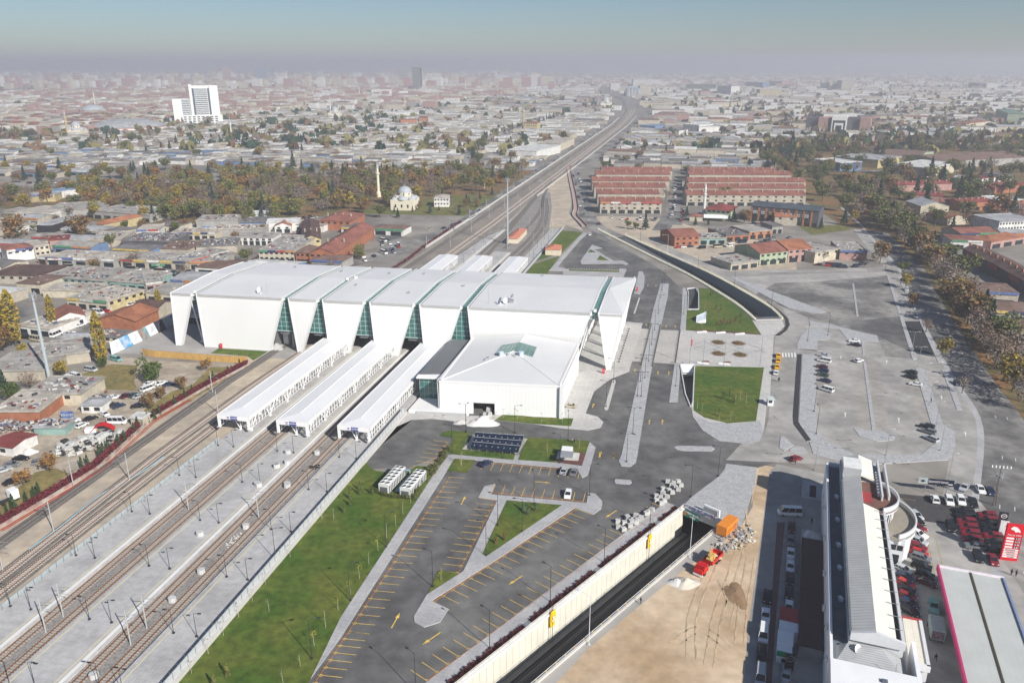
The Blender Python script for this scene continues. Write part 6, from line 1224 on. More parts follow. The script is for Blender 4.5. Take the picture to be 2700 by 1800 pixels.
ho=thing('picture_hoarding','slanting white hoarding with printed views beside the paved apron','hoarding',hb[0].copy());Q_=along(hb,9);pan=['w','b','w','t','w','d','s','b']
PMx=dict(w=mat('hoard_white',(.78,.79,.8),.6,.03,1),b=mat('hoard_blue',(.06,.3,.62),.6,.25,.4,(.55,.6,.65),.25,.7),t=mat('hoard_brown',(.3,.2,.15),.7,.3,.6,(.2,.5,.62),.2,.7),d=mat('hoard_dark',(.05,.05,.07),.6,.4,.5),s=mat('hoard_shade',(.45,.5,.55),.6))
for i in range(8):
 a_,b_=Q_[i],Q_[i+1];sl_=(b_-a_)*.28;d=(b_-a_).normalized()
 mb=MB();mb.slab([a_+Z3*.2+sl_*(0 if i ==0 else 1),b_+Z3*.2+sl_*(1 if i < 7 else 0),b_+Z3*5.4-sl_*(1 if i < 7 else 0)*.6,a_+Z3*5.4-sl_*(0 if i ==0 else 1)*.6],.25,0,0,Vector((-d.y,d.x,0)));mb.build('printed_panel',[PMx[pan[i]]],ho)
 if pan[i] =='w':
  mb=MB();n=Vector((d.y,-d.x,0))*.05
  for k in range(5):p=a_.lerp(b_,.42)+n+Z3*(1.7+k*.55);mb.slab([p,p+d*(b_-a_).length*(.3+.12*((k*7)%3)),p+d*(b_-a_).length*(.3+.12*((k*7)%3))+Z3*.22,p+Z3*.22],.03,0,0,-n)
  mb.build('printed_text',[mat('print_grey',(.3,.42,.5),.7)],ho)
mb=MB();mb.tube(hb[0],hb[0]+Z3*6,.12);mb.build('post',[WMET],ho)
def hip_house(name,label,q,h,rh,wallm,roofm,ov=.5,cat='building',ridge=.35,group=None):
 """q: four plan corners, counter-clockwise from front-left"""
 o=thing(name,label,cat,sum(q,Vector())/4,group);mb=MB();mb.prism(q,0,h);mb.build('wall',[wallm],o)
 c=sum(q,Vector())/4;e=[tw(c+(p-c)*(1+ov/max(1,(p-c).length)),h)for p in q]
 l0,l1=(q[1]-q[0]).length,(q[2]-q[1]).length;mb=MB()
 if l0 >=l1:r0,r1=tw((q[0]+q[3])/2+(q[1]-q[0])*ridge*l1/l0,h+rh),tw((q[1]+q[2])/2-(q[1]-q[0])*ridge*l1/l0,h+rh);mb.add(e+[r0,r1],[(0,1,5,4),(1,2,5),(2,3,4,5),(3,0,4)])
 else:r0,r1=tw((q[0]+q[1])/2+(q[3]-q[0])*ridge*l0/l1,h+rh),tw((q[2]+q[3])/2-(q[3]-q[0])*ridge*l0/l1,h+rh);mb.add(e+[r0,r1],[(0,1,4),(1,2,5,4),(2,3,5),(3,0,4,5)])
 mb.slab(e,.25);mb.build('roof',[roofm],o);return o
TILEP=mat('tile_pink',(.5,.19,.12),.8,.1,1);CREAMB=mat('cream_wall2',(.6,.53,.4),.85,.08,.6)
hip_house('relay_house','cream relay house with pink tiled roof beside the tall mast',[W('r',1230,640),W('r',1390,640),W('r',1510,510),W('r',1380,500)],3.6,1.1,CREAMB,TILEP);hip_house('guard_house','small cream guard house with pink hipped roof by the far lawn',[W('r',1765,800),W('r',1975,805),W('r',1990,745),W('r',1800,740)],3.8,1.4,CREAMB,TILEP)

# ---------------------------------------------------------------- showroom building at lower right
DA=Vector((.3415,.94,0)).normalized();DP=Vector((DA.y,-DA.x,0))
def S(p,d,z=0.0):return DP*p+DA*d+Z3*z
DZ=math.atan2(DA.y,DA.x)
sh=thing('showroom_building','long pale car showroom with ridged grey roof, sunken terrace and round glazed drum','showroom',S(20,165))
CLAD=mat('silver_cladding',(.6,.61,.62),.5,.05,.4,lines=[(1.2,DZ,.1,.04),(1.2,DZ+R(90),.1,.04)]);RIBR=mat('ribbed_roof',(.52,.52,.5),.55,.08,.3,lines=(.9,DZ,.28,.2));BRT=mat('cream_roof',(.68,.67,.6),.6,.04,.3);RENDER=mat('white_render',(.76,.77,.78),.7,.05,.3);DKROOF=mat('dark_roof',(.12,.14,.16),.8,.15,.6);REDW=mat('brick_red_roof',(.17,.085,.07),.85,.12,.6);RBR=mat('red_sheet',(.33,.05,.05),.6,.08,1)
def sbox(mb,p0,p1,d0,d1,z0,z1,mi=0,mtop=None):mb.prism([S(p0,d0),S(p1,d0),S(p1,d1),S(p0,d1)],z0,z1,mi,mtop)
mb=MB();sbox(mb,13.8,17.0,100,206,0,9.3);sbox(mb,13.8,14.3,127,206,9.3,10.5,1);sbox(mb,13.8,17.0,205.6,206.2,9.3,10.5,1);mb.build('terrace_wing',[RENDER,RENDER],sh)
mb=MB();sbox(mb,14.35,16.95,127.5,205.5,9.3,9.4);mb.build('terrace_floor',[DKROOF],sh)  # dark blue floor colour holds the shade of the raised block beside it
mb=MB();sbox(mb,17.0,26.1,133.2,206,0,11.8);sbox(mb,25.6,26.15,133.2,179.8,11.8,12.7);sbox(mb,16.9,17.3,133.2,193,11.8,12.8,1);mb.build('wall',[CLAD,DKROOF],sh)
mb=MB()
for(d0,d1) in((133.0,206),):
 mb.slab([S(17.3,d0,12.7),S(21.2,d0,13.9),S(21.2,d1,13.9),S(17.3,d1,12.7)],.4,0);[mb.slab([S(21.2,u0,13.9),S(24.7,u0,12.75),S(24.7,u1,12.75),S(21.2,u1,13.9)],.4,1)for u0,u1 in((d0,180.2),(194.8,d1))];mb.slab([S(21.25,180.2,12),S(21.25,194.8,12),S(21.25,194.8,13.85),S(21.25,180.2,13.85)],.2,2,2,-DP)
mb.slab([S(17.1,132.6,11.4),S(26.2,132.6,11.4),S(26.2,132.6,12.85),S(21.2,132.6,14.0),S(17.1,132.6,12.85)],.6,2,2,DA);mb.build('roof',[RIBR,BRT,CLAD],sh)
mb=MB();sbox(mb,24.7,25.6,133.4,179.6,11.85,11.95)
for k in range(12):d=136+k*3.9;mb.tube(S(23.6,d,13.25),S(25.9,d,13.2),.06,n=4,mi=1)
mb.build('gutter',[DARKMET,STEEL],sh)
mb=MB();sbox(mb,17.2,21.4,194.5,200.5,12,15.4,0,1);mb.build('stair_tower',[mat('tower_rib',(.52,.53,.54),.5,.05,1,lines=(.5,DZ,.25,.12)),mat('pale_sheet',(.7,.7,.69),.6)],sh)
mb=MB()
for k in range(8):sbox(mb,24.9,25.6,188+k*1.5,188.25+k*1.5,11.9,13.3)
sbox(mb,25.6,26.0,186,205,11.8,13.6);sbox(mb,27.2,27.6,187,204,10.8,13.4);sbox(mb,26.0,27.2,187,204,10.8,11.0,1);mb.build('screen_frame',[CLAD,DKROOF],sh)
def arc(c_p,c_d,r_,t0,t1,n):return[S(c_p+r_*math.cos(R(t0+(t1-t0)*i/n)),c_d+r_*math.sin(R(t0+(t1-t0)*i/n)))for i in range(n+1)]
cp,cd=21.4,187.4;A1_=arc(cp,cd,8.2,-58,62,18);mb=MB()
mb.prism([S(21.3,180.4)]+A1_+[S(21.3,194.6)],11.5,12.1);mb.build('drum_roof',[REDW],sh);mb=MB();sbox(mb,21.4,23.6,184.4,189.0,12.1,12.35);mb.build('red_hatch',[RBR],sh)
mb=MB()
for i in range(18):
 d=(A1_[i+1]-A1_[i]).normalized();n=Vector((-d.y,d.x,0));mb.slab([tw(A1_[i],11.2),tw(A1_[i+1],11.2),tw(A1_[i+1],13.2),tw(A1_[i],13.2)],.35,0,0,n)
mb.build('drum_parapet',[CLAD],sh);mb=MB();A2_=arc(cp,cd,7.4,-62,62,18)
for i in range(18):
 d=(A2_[i+1]-A2_[i]).normalized();n=Vector((-d.y,d.x,0));mb.slab([tw(A2_[i],8.2),tw(A2_[i+1],8.2),tw(A2_[i+1],11.3),tw(A2_[i],11.3)],.2,0,0,n)
g_=mb.build('drum_glass',[GLASSD],sh);mb=MB()
for i in range(0,19):mb.tube(tw(A2_[i],8.2),tw(A2_[i],11.3),.09,n=4)
mb.build('window_frame',[WMET],g_);mb=MB();A3_=arc(cp+1.0,cd-.6,11.6,-52,52,20)
mb.prism([S(24,179)]+A3_+[S(24,196)],6.9,7.6);
for i in range(20):d=(A3_[i+1]-A3_[i]).normalized();n=Vector((-d.y,d.x,0));mb.slab([tw(A3_[i],6.0),tw(A3_[i+1],6.0),tw(A3_[i+1],8.6),tw(A3_[i],8.6)],.35,1,1,n)
mb.build('drum_balcony',[mat('cream_floor_shaded',(.3,.27,.22),.8),CLAD],sh);mb=MB();A4_=arc(cp+1,cd-.6,11.0,-50,52,14);mb.prism([S(25,178.6)]+A4_+[S(25,196)],0,6.9);mb.build('drum_base',[CLAD],sh)  # balcony floor colour darkened to paint in the shade inside the ring
for d0 in(179.4,181.2):
 mb=MB();mb.slab([S(27.4,d0-1.3,4.6),S(29.8,d0-1.3+.6,4.6),S(29.8,d0-.7,6.0),S(27.4,d0-1.3,6.0)],.1,0,0,DA);
mb=MB();sbox(mb,26.1,31.0,178.2,181.0,0,7.2);mb.build('entrance_block',[CLAD],sh)
for k in range(3):MB().slab([S(26.6+k*1.45,178.1,4.4),S(27.8+k*1.45,178.1,4.4),S(27.8+k*1.45,178.1,5.7),S(26.6+k*1.45,178.1,5.7)],.1,0,0,DA).build('window',[GLASSD],sh)
MB().slab([S(26.8,178.1,.3),S(30.2,178.1,.3),S(30.2,178.1,3.2),S(26.8,178.1,3.2)],.1,0,0,DA).build('glass_door',[GLASSD],sh);MB().box(S(28.5,176.6,0),(2.6,4.4,.3),DZ).build('step',[CONC],sh)
mb=MB();c0,c1,c2,c3=S(14.4,127.4,9.0),S(26.6,127.4,9.0),S(26.6,133,9.0),S(14.4,133,9.0);mb.add([c0,c1,S(22.4,132.6,11.0),S(16.8,132.6,10.6),c2,c3],[(0,1,2,3),(1,4,2),(0,3,5)]);mb.build('hip_roof',[mat('ribbed_lead',(.4,.41,.42),.6,.06,.6,lines=(.42,DZ-R(90)+R(90),.35,.3))],sh)
mb=MB();sbox(mb,13.8,28.4,96,127.2,0,10.8);sbox(mb,27.7,28.4,127.2,136.8,0,10.8);sbox(mb,14.4,16.6,127.4,133,0,8.9);mb.build('front_wing',[RENDER],sh)
for k,(p_,w) in enumerate(((22.4,.9),(25.0,1.1))):MB().box(S(p_,124-k*1.2,10.8),(w,.8,.35),DZ-R(90)).build('roof_hatch',[DKROOF],sh)
MB().tube(S(24.4,127.6,10.8),S(24.4,127.6,12.2),.05).build('aerial',[STEEL],sh)
mb=MB();sbox(mb,28.4,31.6,138,151.5,0,5.2,0);mb.build('side_shed',[CLAD],sh);mb=MB();sbox(mb,28.3,31.2,138.2,151.2,5.2,5.35);mb.build('shed_roof',[mat('cream_sheet',(.66,.63,.54),.6,.05,1,lines=(1.3,DZ+R(90),.15,.1))],sh);mb=MB();sbox(mb,28.2,31.8,151.2,151.7,4.6,5.6);mb.build('shed_fascia',[RBR],sh);mb=MB();sbox(mb,31.2,31.8,137.6,151.2,4.8,5.6);sbox(mb,28.4,31.8,137.3,138,4.4,5.6);mb.build('shed_gutter',[CLAD],sh)
dish(S(18.4,131.6,9.6),.9,None,Vector((.4,-.6,.4)));o=bpy.data.objects['satellite_dish.003'] if 'satellite_dish.003' in bpy.data.objects else None
for x in[q for q in bpy.data.objects if q.name.startswith('satellite_dish') and q.parent is None]:put(x,'white satellite dish on the lower showroom roof','satellite dish')
for k,d in enumerate((196,185,173,160,149,139,131)):
 o=thing('air_conditioner','white air conditioner on the shaded side wall of the showroom','air conditioner',S(13.3,d,5),'air conditioners on the showroom wall');mb=MB();mb.box(S(13.45,d,5+((k*3)%4)),(1.2,.5,.8),DZ);mb.build('casing',[RENDER],o);mb=MB();mb.tube(S(13.15,d,5.4+((k*3)%4)),S(13.2,d,5.4+((k*3)%4)),.3,n=10);mb.build('fan_grille',[DARKMET],o)
for k,d in enumerate((189,178,167,158,147)):o=ob('roof_unit',MB().box((0,0,0),(.7,1.1,.7)).mesh('roof_unit',[RENDER]),None,S(16.1,d,9.4));put(o,'small white unit on the dark sunken terrace','air conditioner','small white units on the sunken terrace')
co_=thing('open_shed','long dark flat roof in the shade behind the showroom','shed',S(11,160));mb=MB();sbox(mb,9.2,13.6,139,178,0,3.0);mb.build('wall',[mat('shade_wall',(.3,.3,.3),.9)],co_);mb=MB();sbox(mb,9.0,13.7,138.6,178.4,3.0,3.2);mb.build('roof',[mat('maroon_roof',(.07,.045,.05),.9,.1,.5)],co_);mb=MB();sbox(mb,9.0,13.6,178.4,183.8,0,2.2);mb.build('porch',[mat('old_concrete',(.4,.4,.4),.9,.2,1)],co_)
gh=thing('gate_kiosk','small white kiosk with green sign band by the back row of cars','kiosk',S(6.6,139));mb=MB();sbox(mb,5.2,8.0,136,142,0,2.9);mb.build('wall',[RENDER],gh);mb=MB();sbox(mb,5.1,8.1,138,142.2,2.9,3.1);mb.build('roof',[RENDER],gh);MB().slab([S(5.2,135.9,1.7),S(8.0,135.9,1.7),S(8.0,135.9,2.9),S(5.2,135.9,2.9)],.1,0,0,DA).build('sign_band',[mat('sign_green2',(.02,.28,.13),.5)],gh)
MB().slab([S(6.2,135.85,.4),S(6.9,135.85,.4),S(6.9,135.85,1.3),S(6.2,135.85,1.3)],.08,0,0,DA).build('window',[GLASSD],gh);mb=MB();sbox(mb,5.4,9.0,143,150,0,2.6);mb.build('annexe',[RENDER],gh);mb=MB();sbox(mb,5.2,9.2,146,150.4,2.6,2.8);mb.build('awning',[RBR],gh)
bnk=thing('cellar_entrance','grey concrete cellar stair housing in the shaded back yard','stair housing',W('f',895,260));mb=MB();p=W('f',900,270);mb.add([p+DP*-3+DA*-3,p+DP*2.4+DA*-3,p+DP*2.4+DA*4+Z3*1.6,p+DP*-3+DA*4+Z3*1.6,p+DP*2.4+DA*4,p+DP*-3+DA*4],[(0,1,2,3),(1,4,2),(3,5,0),(2,4,5,3)]);mb.build('housing',[mat('old_concrete',())],bnk);MB().slab([p+DP*-1+DA*-2+Z3*.32,p+DP*.6+DA*-2+Z3*.32,p+DP*.6+DA*2.6+Z3*1.36,p+DP*-1+DA*2.6+Z3*1.36],.05).build('opening',[DARKMET],bnk)
tarp=heap('white tarpaulin heap at the end of the dark shed',S(11.2,181.5,2.2),1.8,2.0,1.3,mat('tarpaulin',(.55,.57,.58),.6,.15,1),'tarpaulin','tarpaulin')
fc=thing('fuel_canopy','flat grey fuel station canopy with pink edge and dark ridge gutter','canopy',S(43,150));mb=MB();sbox(mb,37.4,49.6,60,172.4,5.0,5.5);mb.build('roof',[mat('canopy_grey',(.47,.49,.47),.7,.05,.3,lines=(1.1,DZ+R(90),.05,.1))],fc);mb=MB()
sbox(mb,37.0,37.4,60,172.8,4.6,5.9);mb.build('fascia',[mat('fascia_pink',(.45,.04,.14),.4,.05,1)],fc);mb=MB();sbox(mb,37.0,50.0,172.4,172.9,4.6,5.8);mb.build('fascia',[mat('fascia_white',(.72,.66,.7),.5)],fc);mb=MB();sbox(mb,49.6,50.0,60,172.4,4.6,5.8);mb.build('fascia',[mat('fascia_blue',(.2,.25,.4),.5)],fc)
mb=MB();sbox(mb,43.3,43.75,60,172.3,5.5,5.62);mb.build('gutter',[mat('gutter_brown',(.06,.05,.03),.8)],fc)
for p_ in(39.5,47.5):
 for d in(165,150,135,120):MB().tube(S(p_,d,0),S(p_,d,5),.25,n=8).build('column',[WMET],fc)
mb=MB()
pp=thing('price_sign','tall red fuel price sign with wolf emblem and white number panels','sign',W('n',2190,1165));pb=pp.location;xr=(W('n',2265,1175)-W('n',2130,1160));xr.z=0;wS=5.6;xr.normalize();nr=Vector((xr.y,-xr.x,0))
PRED=mat('price_red',(.6,.012,.025),.4,.03,1);PWH=mat('price_white',(.75,.72,.72),.5);PBK=mat('price_black',(.03,.02,.03),.5)
wS,hS=3.6,9.6
MB().slab([pb-xr*wS/2,pb+xr*wS/2,pb+xr*wS/2+Z3*hS,pb-xr*wS/2+Z3*hS],.7,0,0,-nr).build('board',[PRED],pp)
def pan_(nm,x0,x1,z0,z1,m,out=.04):return MB().slab([pb+xr*x0+nr*out+Z3*z0,pb+xr*x1+nr*out+Z3*z0,pb+xr*x1+nr*out+Z3*z1,pb+xr*x0+nr*out+Z3*z1],.05,0,0,-nr).build(nm,[m],pp)
for k,t_ in enumerate(('3.35','6.43','6.46','6.81')):z=6.0-k*.78;pan_('name_panel',-1.5,.1,z-.22,z+.22,PWH);pan_('digit_panel',.3,1.6,z-.26,z+.26,PBK);text('lettering',t_,.62,PWH,pb+xr*.95+nr*.07+Z3*z,xr,Z3,pp)
for k in range(4):z=2.95-k*.62;pan_('name_panel',-1.55,1.55,z-.22,z+.22,PWH);pan_('name_panel',-1.2+.2*k,.9,z-.08,z+.08,PBK,.07)
text('lettering','Petrol Ofisi',.62,PWH,pb+nr*.07+Z3*6.9,xr,Z3,pp);mb=MB();ex=lambda x,z:pb+xr*x+nr*.06+Z3*(7.5+z)
mb.add([ex(-1.1,1.1),ex(-.5,1.7),ex(.3,1.5),ex(.95,.75),ex(1.15,.2),ex(.55,.35),ex(.1,.15),ex(-.3,.7),ex(-.8,.75)],[(0,8,1),(8,7,1),(1,7,2),(2,7,3),(7,5,3),(3,5,4),(7,6,5)]);mb.build('emblem',[PWH],pp)
bs=thing('emblem_pylon','narrow black pylon sign with a round winged emblem behind the red sign','sign',W('n',2110,860));bb=bs.location
MB().slab([bb-xr*1.0,bb+xr*1.0,bb+xr*1.0+Z3*5.2,bb-xr*1.0+Z3*5.2],.5,0,0,-nr).build('board',[PBK],bs);mb=MB()
for k in range(16):
 t_,t2=2*math.pi*k/16,2*math.pi*(k+1)/16;q=bb+nr*.06+Z3*4.3;P_=lambda r_,t:q+xr*r_*math.cos(t)+Z3*r_*.8*math.sin(t);mb.add([P_(.55,t_),P_(.7,t_),P_(.7,t2),P_(.55,t2)],[(0,1,2,3)])
mb.add([q-xr*.55+Z3*.2,q+Z3*-.1,q+xr*.55+Z3*.2,q+Z3*.06],[(0,1,2,3)]);mb.build('emblem',[PWH],bs);MB().slab([bb-xr*.5+nr*.06+Z3*2.9,bb+xr*.5+nr*.06+Z3*2.9,bb+xr*.5+nr*.06+Z3*3.1,bb-xr*.5+nr*.06+Z3*3.1],.03,0,0,-nr).build('name_bar',[PWH],bs)
gs=thing('service_sign','white and grey service sign half hidden by the red price sign','sign',W('n',2125,930));bb=gs.location;MB().slab([bb-xr*1.0,bb+xr*.9,bb+xr*.9+Z3*4.6,bb-xr*1.0+Z3*4.6],.4,0,0,-nr).build('board',[mat('sign_pale',(.6,.6,.6),.5)],gs);MB().add([bb+nr*.05+xr*.1+Z3*3.4,bb+nr*.05+xr*.9+Z3*2.7,bb+nr*.05+xr*.9+Z3*4.1],[(0,1,2)]).build('arrow_mark',[PRED],gs)
ls=thing('long_sign','long navy sign board on posts between pavement and showroom yard','sign',W('n',1440,480));a_,b_=W('n',1345,465),W('n',1605,490);la,lb2=tw(a_,2.6),tw(b_,2.6)
d=(lb2-la).normalized();n=Vector((d.y,-d.x,0));MB().slab([la,lb2,lb2+Z3*1.7,la+Z3*1.7],.3,0,0,-n).build('board',[mat('sign_ink',(.01,.014,.035),.4)],ls);text('lettering','SSANGYONG',.82,PWH,la.lerp(lb2,.38)+n*.05+Z3*.95,d,Z3,ls);MB().slab([la+d*(lb2-la).length*.78+n*.04+Z3*.4,lb2-d*.3+n*.04+Z3*.4,lb2-d*.3+n*.04+Z3*.65,la+d*(lb2-la).length*.78+n*.04+Z3*.65],.03,0,0,-n).build('name_bar',[PWH],ls)
MB().slab([la-d*2.6+Z3*.1,la-d*.3+Z3*.1,la-d*.3+Z3*1.8,la-d*2.6+Z3*1.8],.3,0,0,-n).build('emblem_board',[mat('emblem_grey',(.35,.4,.4),.4)],ls);mb=MB();q=la-d*1.45+n*.05+Z3*.95;mb.add([q-d*.7,q-Z3*.4,q+d*.7,q+Z3*.4],[(0,1,2,3)]);mb.build('emblem',[PBK],ls)
for f_ in(-.1,.3,.75):MB().tube(tw(la.lerp(lb2,f_),0),la.lerp(lb2,f_)+Z3*.2,.1).build('post',[STEEL],ls)
em=thing('round_emblem','round silver winged emblem on a stand behind the showroom','sign',W('z',205,1420));mb=MB();q=em.location+Z3*3.2
for k in range(16):
 t_,t2=2*math.pi*k/16,2*math.pi*(k+1)/16;P_=lambda r_,t:q+Vector((r_*math.cos(t),0,r_*.9*math.sin(t)));mb.slab([P_(.62,t_),P_(.8,t_),P_(.8,t2),P_(.62,t2)],.12,0,0,Vector((0,1,0)))
mb.slab([q+Vector((-.62,0,.25)),q+Vector((0,0,-.2)),q+Vector((.62,0,.25)),q+Vector((0,0,.02))],.1,0,0,Vector((0,1,0)));mb.build('emblem',[mat('chrome',(.7,.7,.72),.25,0,metal=.8)],em);MB().box(em.location+Vector((0,.2,.2)),(1.7,.2,3.9)).build('board',[PBK],em)
up_=thing('utility_pole','lattice power pole with insulators and cross arms by the showroom yard','pole',W('n',2030,600));mb=MB();b_=up_.location;mb.tube(b_,b_+Z3*11.5,.16,.1);mb.tube(b_+Vector((.9,.3,0)),b_+Z3*8,.12,.1);mb.build('pole',[mat('pole_brown',(.12,.1,.09),.8)],up_);mb=MB()
for z in(11.2,8.6):mb.tube(b_+Vector((-2.3,.4,z)),b_+Vector((2.3,-.4,z)),.08,n=4)
for k in range(6):mb.box(b_+Vector((-2.2+k*.88,.38-k*.15,11.2)),(.25,.25,.6),0,1)
for k in range(14):mb.box(b_+Vector((rnd.uniform(-1,1),rnd.uniform(-.4,.4),8+rnd.random()*1.6)),(.25,.25,.4))
mb.build('cross_arm',[STEEL,WMET],up_)
bt=thing('flatbed_truck','pale teal box truck with open rear full of goods in the shaded lane','truck',W('p',1430,1060),None,math.atan2((W('p',1400,950)-W('p',1440,1180)).y,(W('p',1400,950)-W('p',1440,1180)).x));MB().box((-.6,0,.9),(5.0,2.5,2.3)).build('box_body',[mat('pale_teal',(.36,.43,.42),.5,.06,1)],bt,local=True);MB().box((2.7,0,.5),(1.6,2.2,1.7)).build('cab',[mat('pale_teal',())],bt,local=True);MB().box((-3.12,0,1.1),(.06,2.2,1.8)).build('open_rear',[mat('goods_mix',(.2,.14,.18),.8,.6,2.5)],bt,local=True)
for sx in(-2.2,2.3):
 for y in(-1.1,1.1):MB().tube((sx,y-.12,.45),(sx,y+.12,.45),.45,n=10).build('wheel',[TYRE],bt,local=True)

# ---------------------------------------------------------------- town materials
WALLC=dict(cream=(.52,.47,.37),white=(.66,.65,.62),grey=(.34,.33,.31),brick=(.34,.14,.08),yellow=(.48,.4,.22),teal=(.24,.36,.33),pink=(.4,.25,.22),stone=(.42,.38,.31),blue=(.14,.22,.36),orange=(.4,.18,.1),green=(.34,.4,.28),dark=(.1,.1,.11),black=(.03,.03,.035))
ROOFC=dict(concrete=(.37,.35,.32),sand=(.47,.43,.37),tar=(.19,.18,.175),white=(.66,.66,.64),zinc=(.4,.41,.42),tile=(.27,.11,.082),rust=(.2,.13,.105),brown=(.12,.075,.065),slate=(.07,.09,.11),orange=(.36,.15,.085),blue=(.2,.3,.42),red=(.24,.06,.055),green=(.14,.25,.19))
WM={k:mat('wall_'+k,c,.9,.14,.5,tuple(x*.7 for x in c),.2,.5)for k,c in WALLC.items()}
RM={k:mat('roof_'+k,c,.9,.16,.6,tuple(x*.62 for x in c),.14,.75,lines=((.9,TH,.16,.2) if k in('zinc','white','blue','green') else None))for k,c in ROOFC.items()}
SIGNC=[mat('signboard_'+k,c,.5,.35,.9)for k,c in dict(red=(.36,.08,.07),white=(.6,.6,.58),yellow=(.5,.38,.12),blue=(.1,.15,.32),navy=(.05,.06,.13),green=(.08,.24,.14),orange=(.42,.2,.09),grey=(.45,.44,.42)).items()]
JUNK=[mat('junk_'+str(k),c,.7,.2,2)for k,c in enumerate(((.5,.5,.48),(.04,.04,.045),(.2,.07,.06),(.25,.25,.26),(.09,.12,.2),(.42,.4,.36)))]
win_me=MB().slab([(0,0,0),(1,0,0),(1,0,1),(0,0,1)],.08,0,0,Vector((0,1,0))).mesh('window',[GLASSD])
BLD=[]
def quadplan(A_,B_,dep):
 d=(B_-A_).normalized();n=Vector((-d.y,d.x,0));n=n if n.y > 0 else-n;return d,n,[A_,B_,B_+n*dep,A_+n*dep]
def bld(A_,B_,dep,h,wall,roof,kind,label,name='workshop',cat='workshop',win=0,rows=1,sign=0,junk=0,chim=0,group=None,rh=2.2,door=0,parts=True,ov=.4):
 h +=(len(BLD)*.037)%.5;A_,B_=tw(A_,0),tw(B_,0);d,n,q=quadplan(A_,B_,dep);L_=(B_-A_).length;c=sum(q,Vector())/4;a_,b_=inv(c);BLD.append((a_,b_,math.hypot(L_,dep)/2));wm,rm=WM[wall],RM[roof]
 P=lambda s,t,z:A_+d*s+n*t+Z3*z
 rb=MB()
 if kind =='flat':
  rb.prism([P(-ov,-ov,0),P(L_+ov,-ov,0),P(L_+ov,dep+ov,0),P(-ov,dep+ov,0)],h-.3,h,0,0,True)
  for s0,t0,s1,t1 in((0,-.1,L_,.2),(0,dep-.2,L_,dep+.1),(-.1,.2,.2,dep-.2),(L_-.2,.2,L_+.1,dep-.2)):rb.prism([P(s0,t0,0),P(s1,t0,0),P(s1,t1,0),P(s0,t1,0)],h,h+.35,0)
 elif kind =='gable':
  e=[P(-ov,-ov,h),P(L_+ov,-ov,h),P(L_+ov,dep/2,h+rh),P(-ov,dep/2,h+rh),P(L_+ov,dep+ov,h),P(-ov,dep+ov,h)];rb.slab(e[:4],.2);rb.slab([e[3],e[2],e[4],e[5]],.2)
 elif kind =='gablef':
  e=[P(-ov,-ov,h),P(L_/2,-ov,h+rh),P(L_/2,dep+ov,h+rh),P(-ov,dep+ov,h),P(L_+ov,-ov,h),P(L_+ov,dep+ov,h)];rb.slab(e[:4],.2);rb.slab([e[1],e[4],e[5],e[2]],.2)
 elif kind =='hip':
  m_=min(L_,dep)/2;e=[P(-ov,-ov,h),P(L_+ov,-ov,h),P(L_+ov,dep+ov,h),P(-ov,dep+ov,h)]
  if L_ >=dep:r0,r1=P(m_,dep/2,h+rh),P(L_-m_,dep/2,h+rh);rb.add(e+[r0,r1],[(0,1,5,4),(1,2,5),(2,3,4,5),(3,0,4)])
  else:r0,r1=P(L_/2,m_,h+rh),P(L_/2,dep-m_,h+rh);rb.add(e+[r0,r1],[(0,1,4),(1,2,5,4),(2,3,5),(3,0,4,5)])
  rb.slab(e,.2)
 wb=MB();wb.prism(q,0,h-.02)
 if kind =='gable':wb.add([P(0,0,h),P(0,dep,h),P(0,dep/2,h+rh-.1),P(L_,0,h),P(L_,dep,h),P(L_,dep/2,h+rh-.1)],[(0,2,1),(3,4,5)])
 if kind =='gablef':wb.add([P(0,0,h),P(L_,0,h),P(L_/2,0,h+rh-.1),P(0,dep,h),P(L_,dep,h),P(L_/2,dep,h+rh-.1)],[(0,1,2),(4,3,5)])
 if not parts:
  k=len(rb.v);wb.v +=rb.v;wb.f +=[tuple(i+len(wb.v)-k for i in f)for f in rb.f];wb.m +=[1]*len(rb.f);o=wb.build(name,[wm,rm]);return put(o,label,cat,group)
 o=thing(name,label,cat,c,group);wb.build('wall',[wm],o);ro=rb.build('roof',[rm],o)
 for k in range(chim):
  s=L_*(k+.5)/chim;mb=MB();z=h+(rh*.55 if kind!='flat' else 0);mb.box(P(s,dep*.32,z-.5),(.7,.7,2.0),math.atan2(d.y,d.x));mb.box(P(s,dep*.32,z+1.5),(.95,.95,.2),math.atan2(d.y,d.x));mb.build('chimney',[WM['stone']],ro)
 rz=math.atan2(d.y,d.x)
 for r_ in range(rows):
  for k in range(win):
   w=min(1.9,L_/win*.55);g_=ob('window',win_me,o);z=h-2.1-r_*3.1;p=P(L_*(k+.5)/win-w/2,-.06,max(.8,z));g_.location=p-o.location;g_.rotation_euler.z=rz;g_.scale=(w,1,1.25)
 for k in range(door):
  w=L_/door*.68;g_=ob('shutter_door',win_me,o);p=P(L_*(k+.5)/door-w/2,-.07,.05);g_.location=p-o.location;g_.rotation_euler.z=rz;g_.scale=(w,1,min(2.7,h*.62))
 for k in range(sign):
  w=L_/sign;mb=MB();mb.slab([P(w*k+.25,-.5,h-1.0),P(w*(k+1)-.25,-.5,h-1.0),P(w*(k+1)-.25,-.5,h+.25),P(w*k+.25,-.5,h+.25)],.2,0,0,n);mb.build('sign_board',[SIGNC[rnd.randrange(8)]],o)
 if junk:
  mb=MB()
  for _ in range(junk):s_=rnd.uniform(.4,2.0);mb.box(P(L_*rnd.uniform(.08,.92),dep*rnd.uniform(.1,.9),h+.02),(s_,s_*rnd.uniform(.2,.7),rnd.uniform(.15,.7)),rnd.uniform(0,3),rnd.randrange(6))
  put(mb.build('roof_clutter',JUNK,o),kind='stuff')
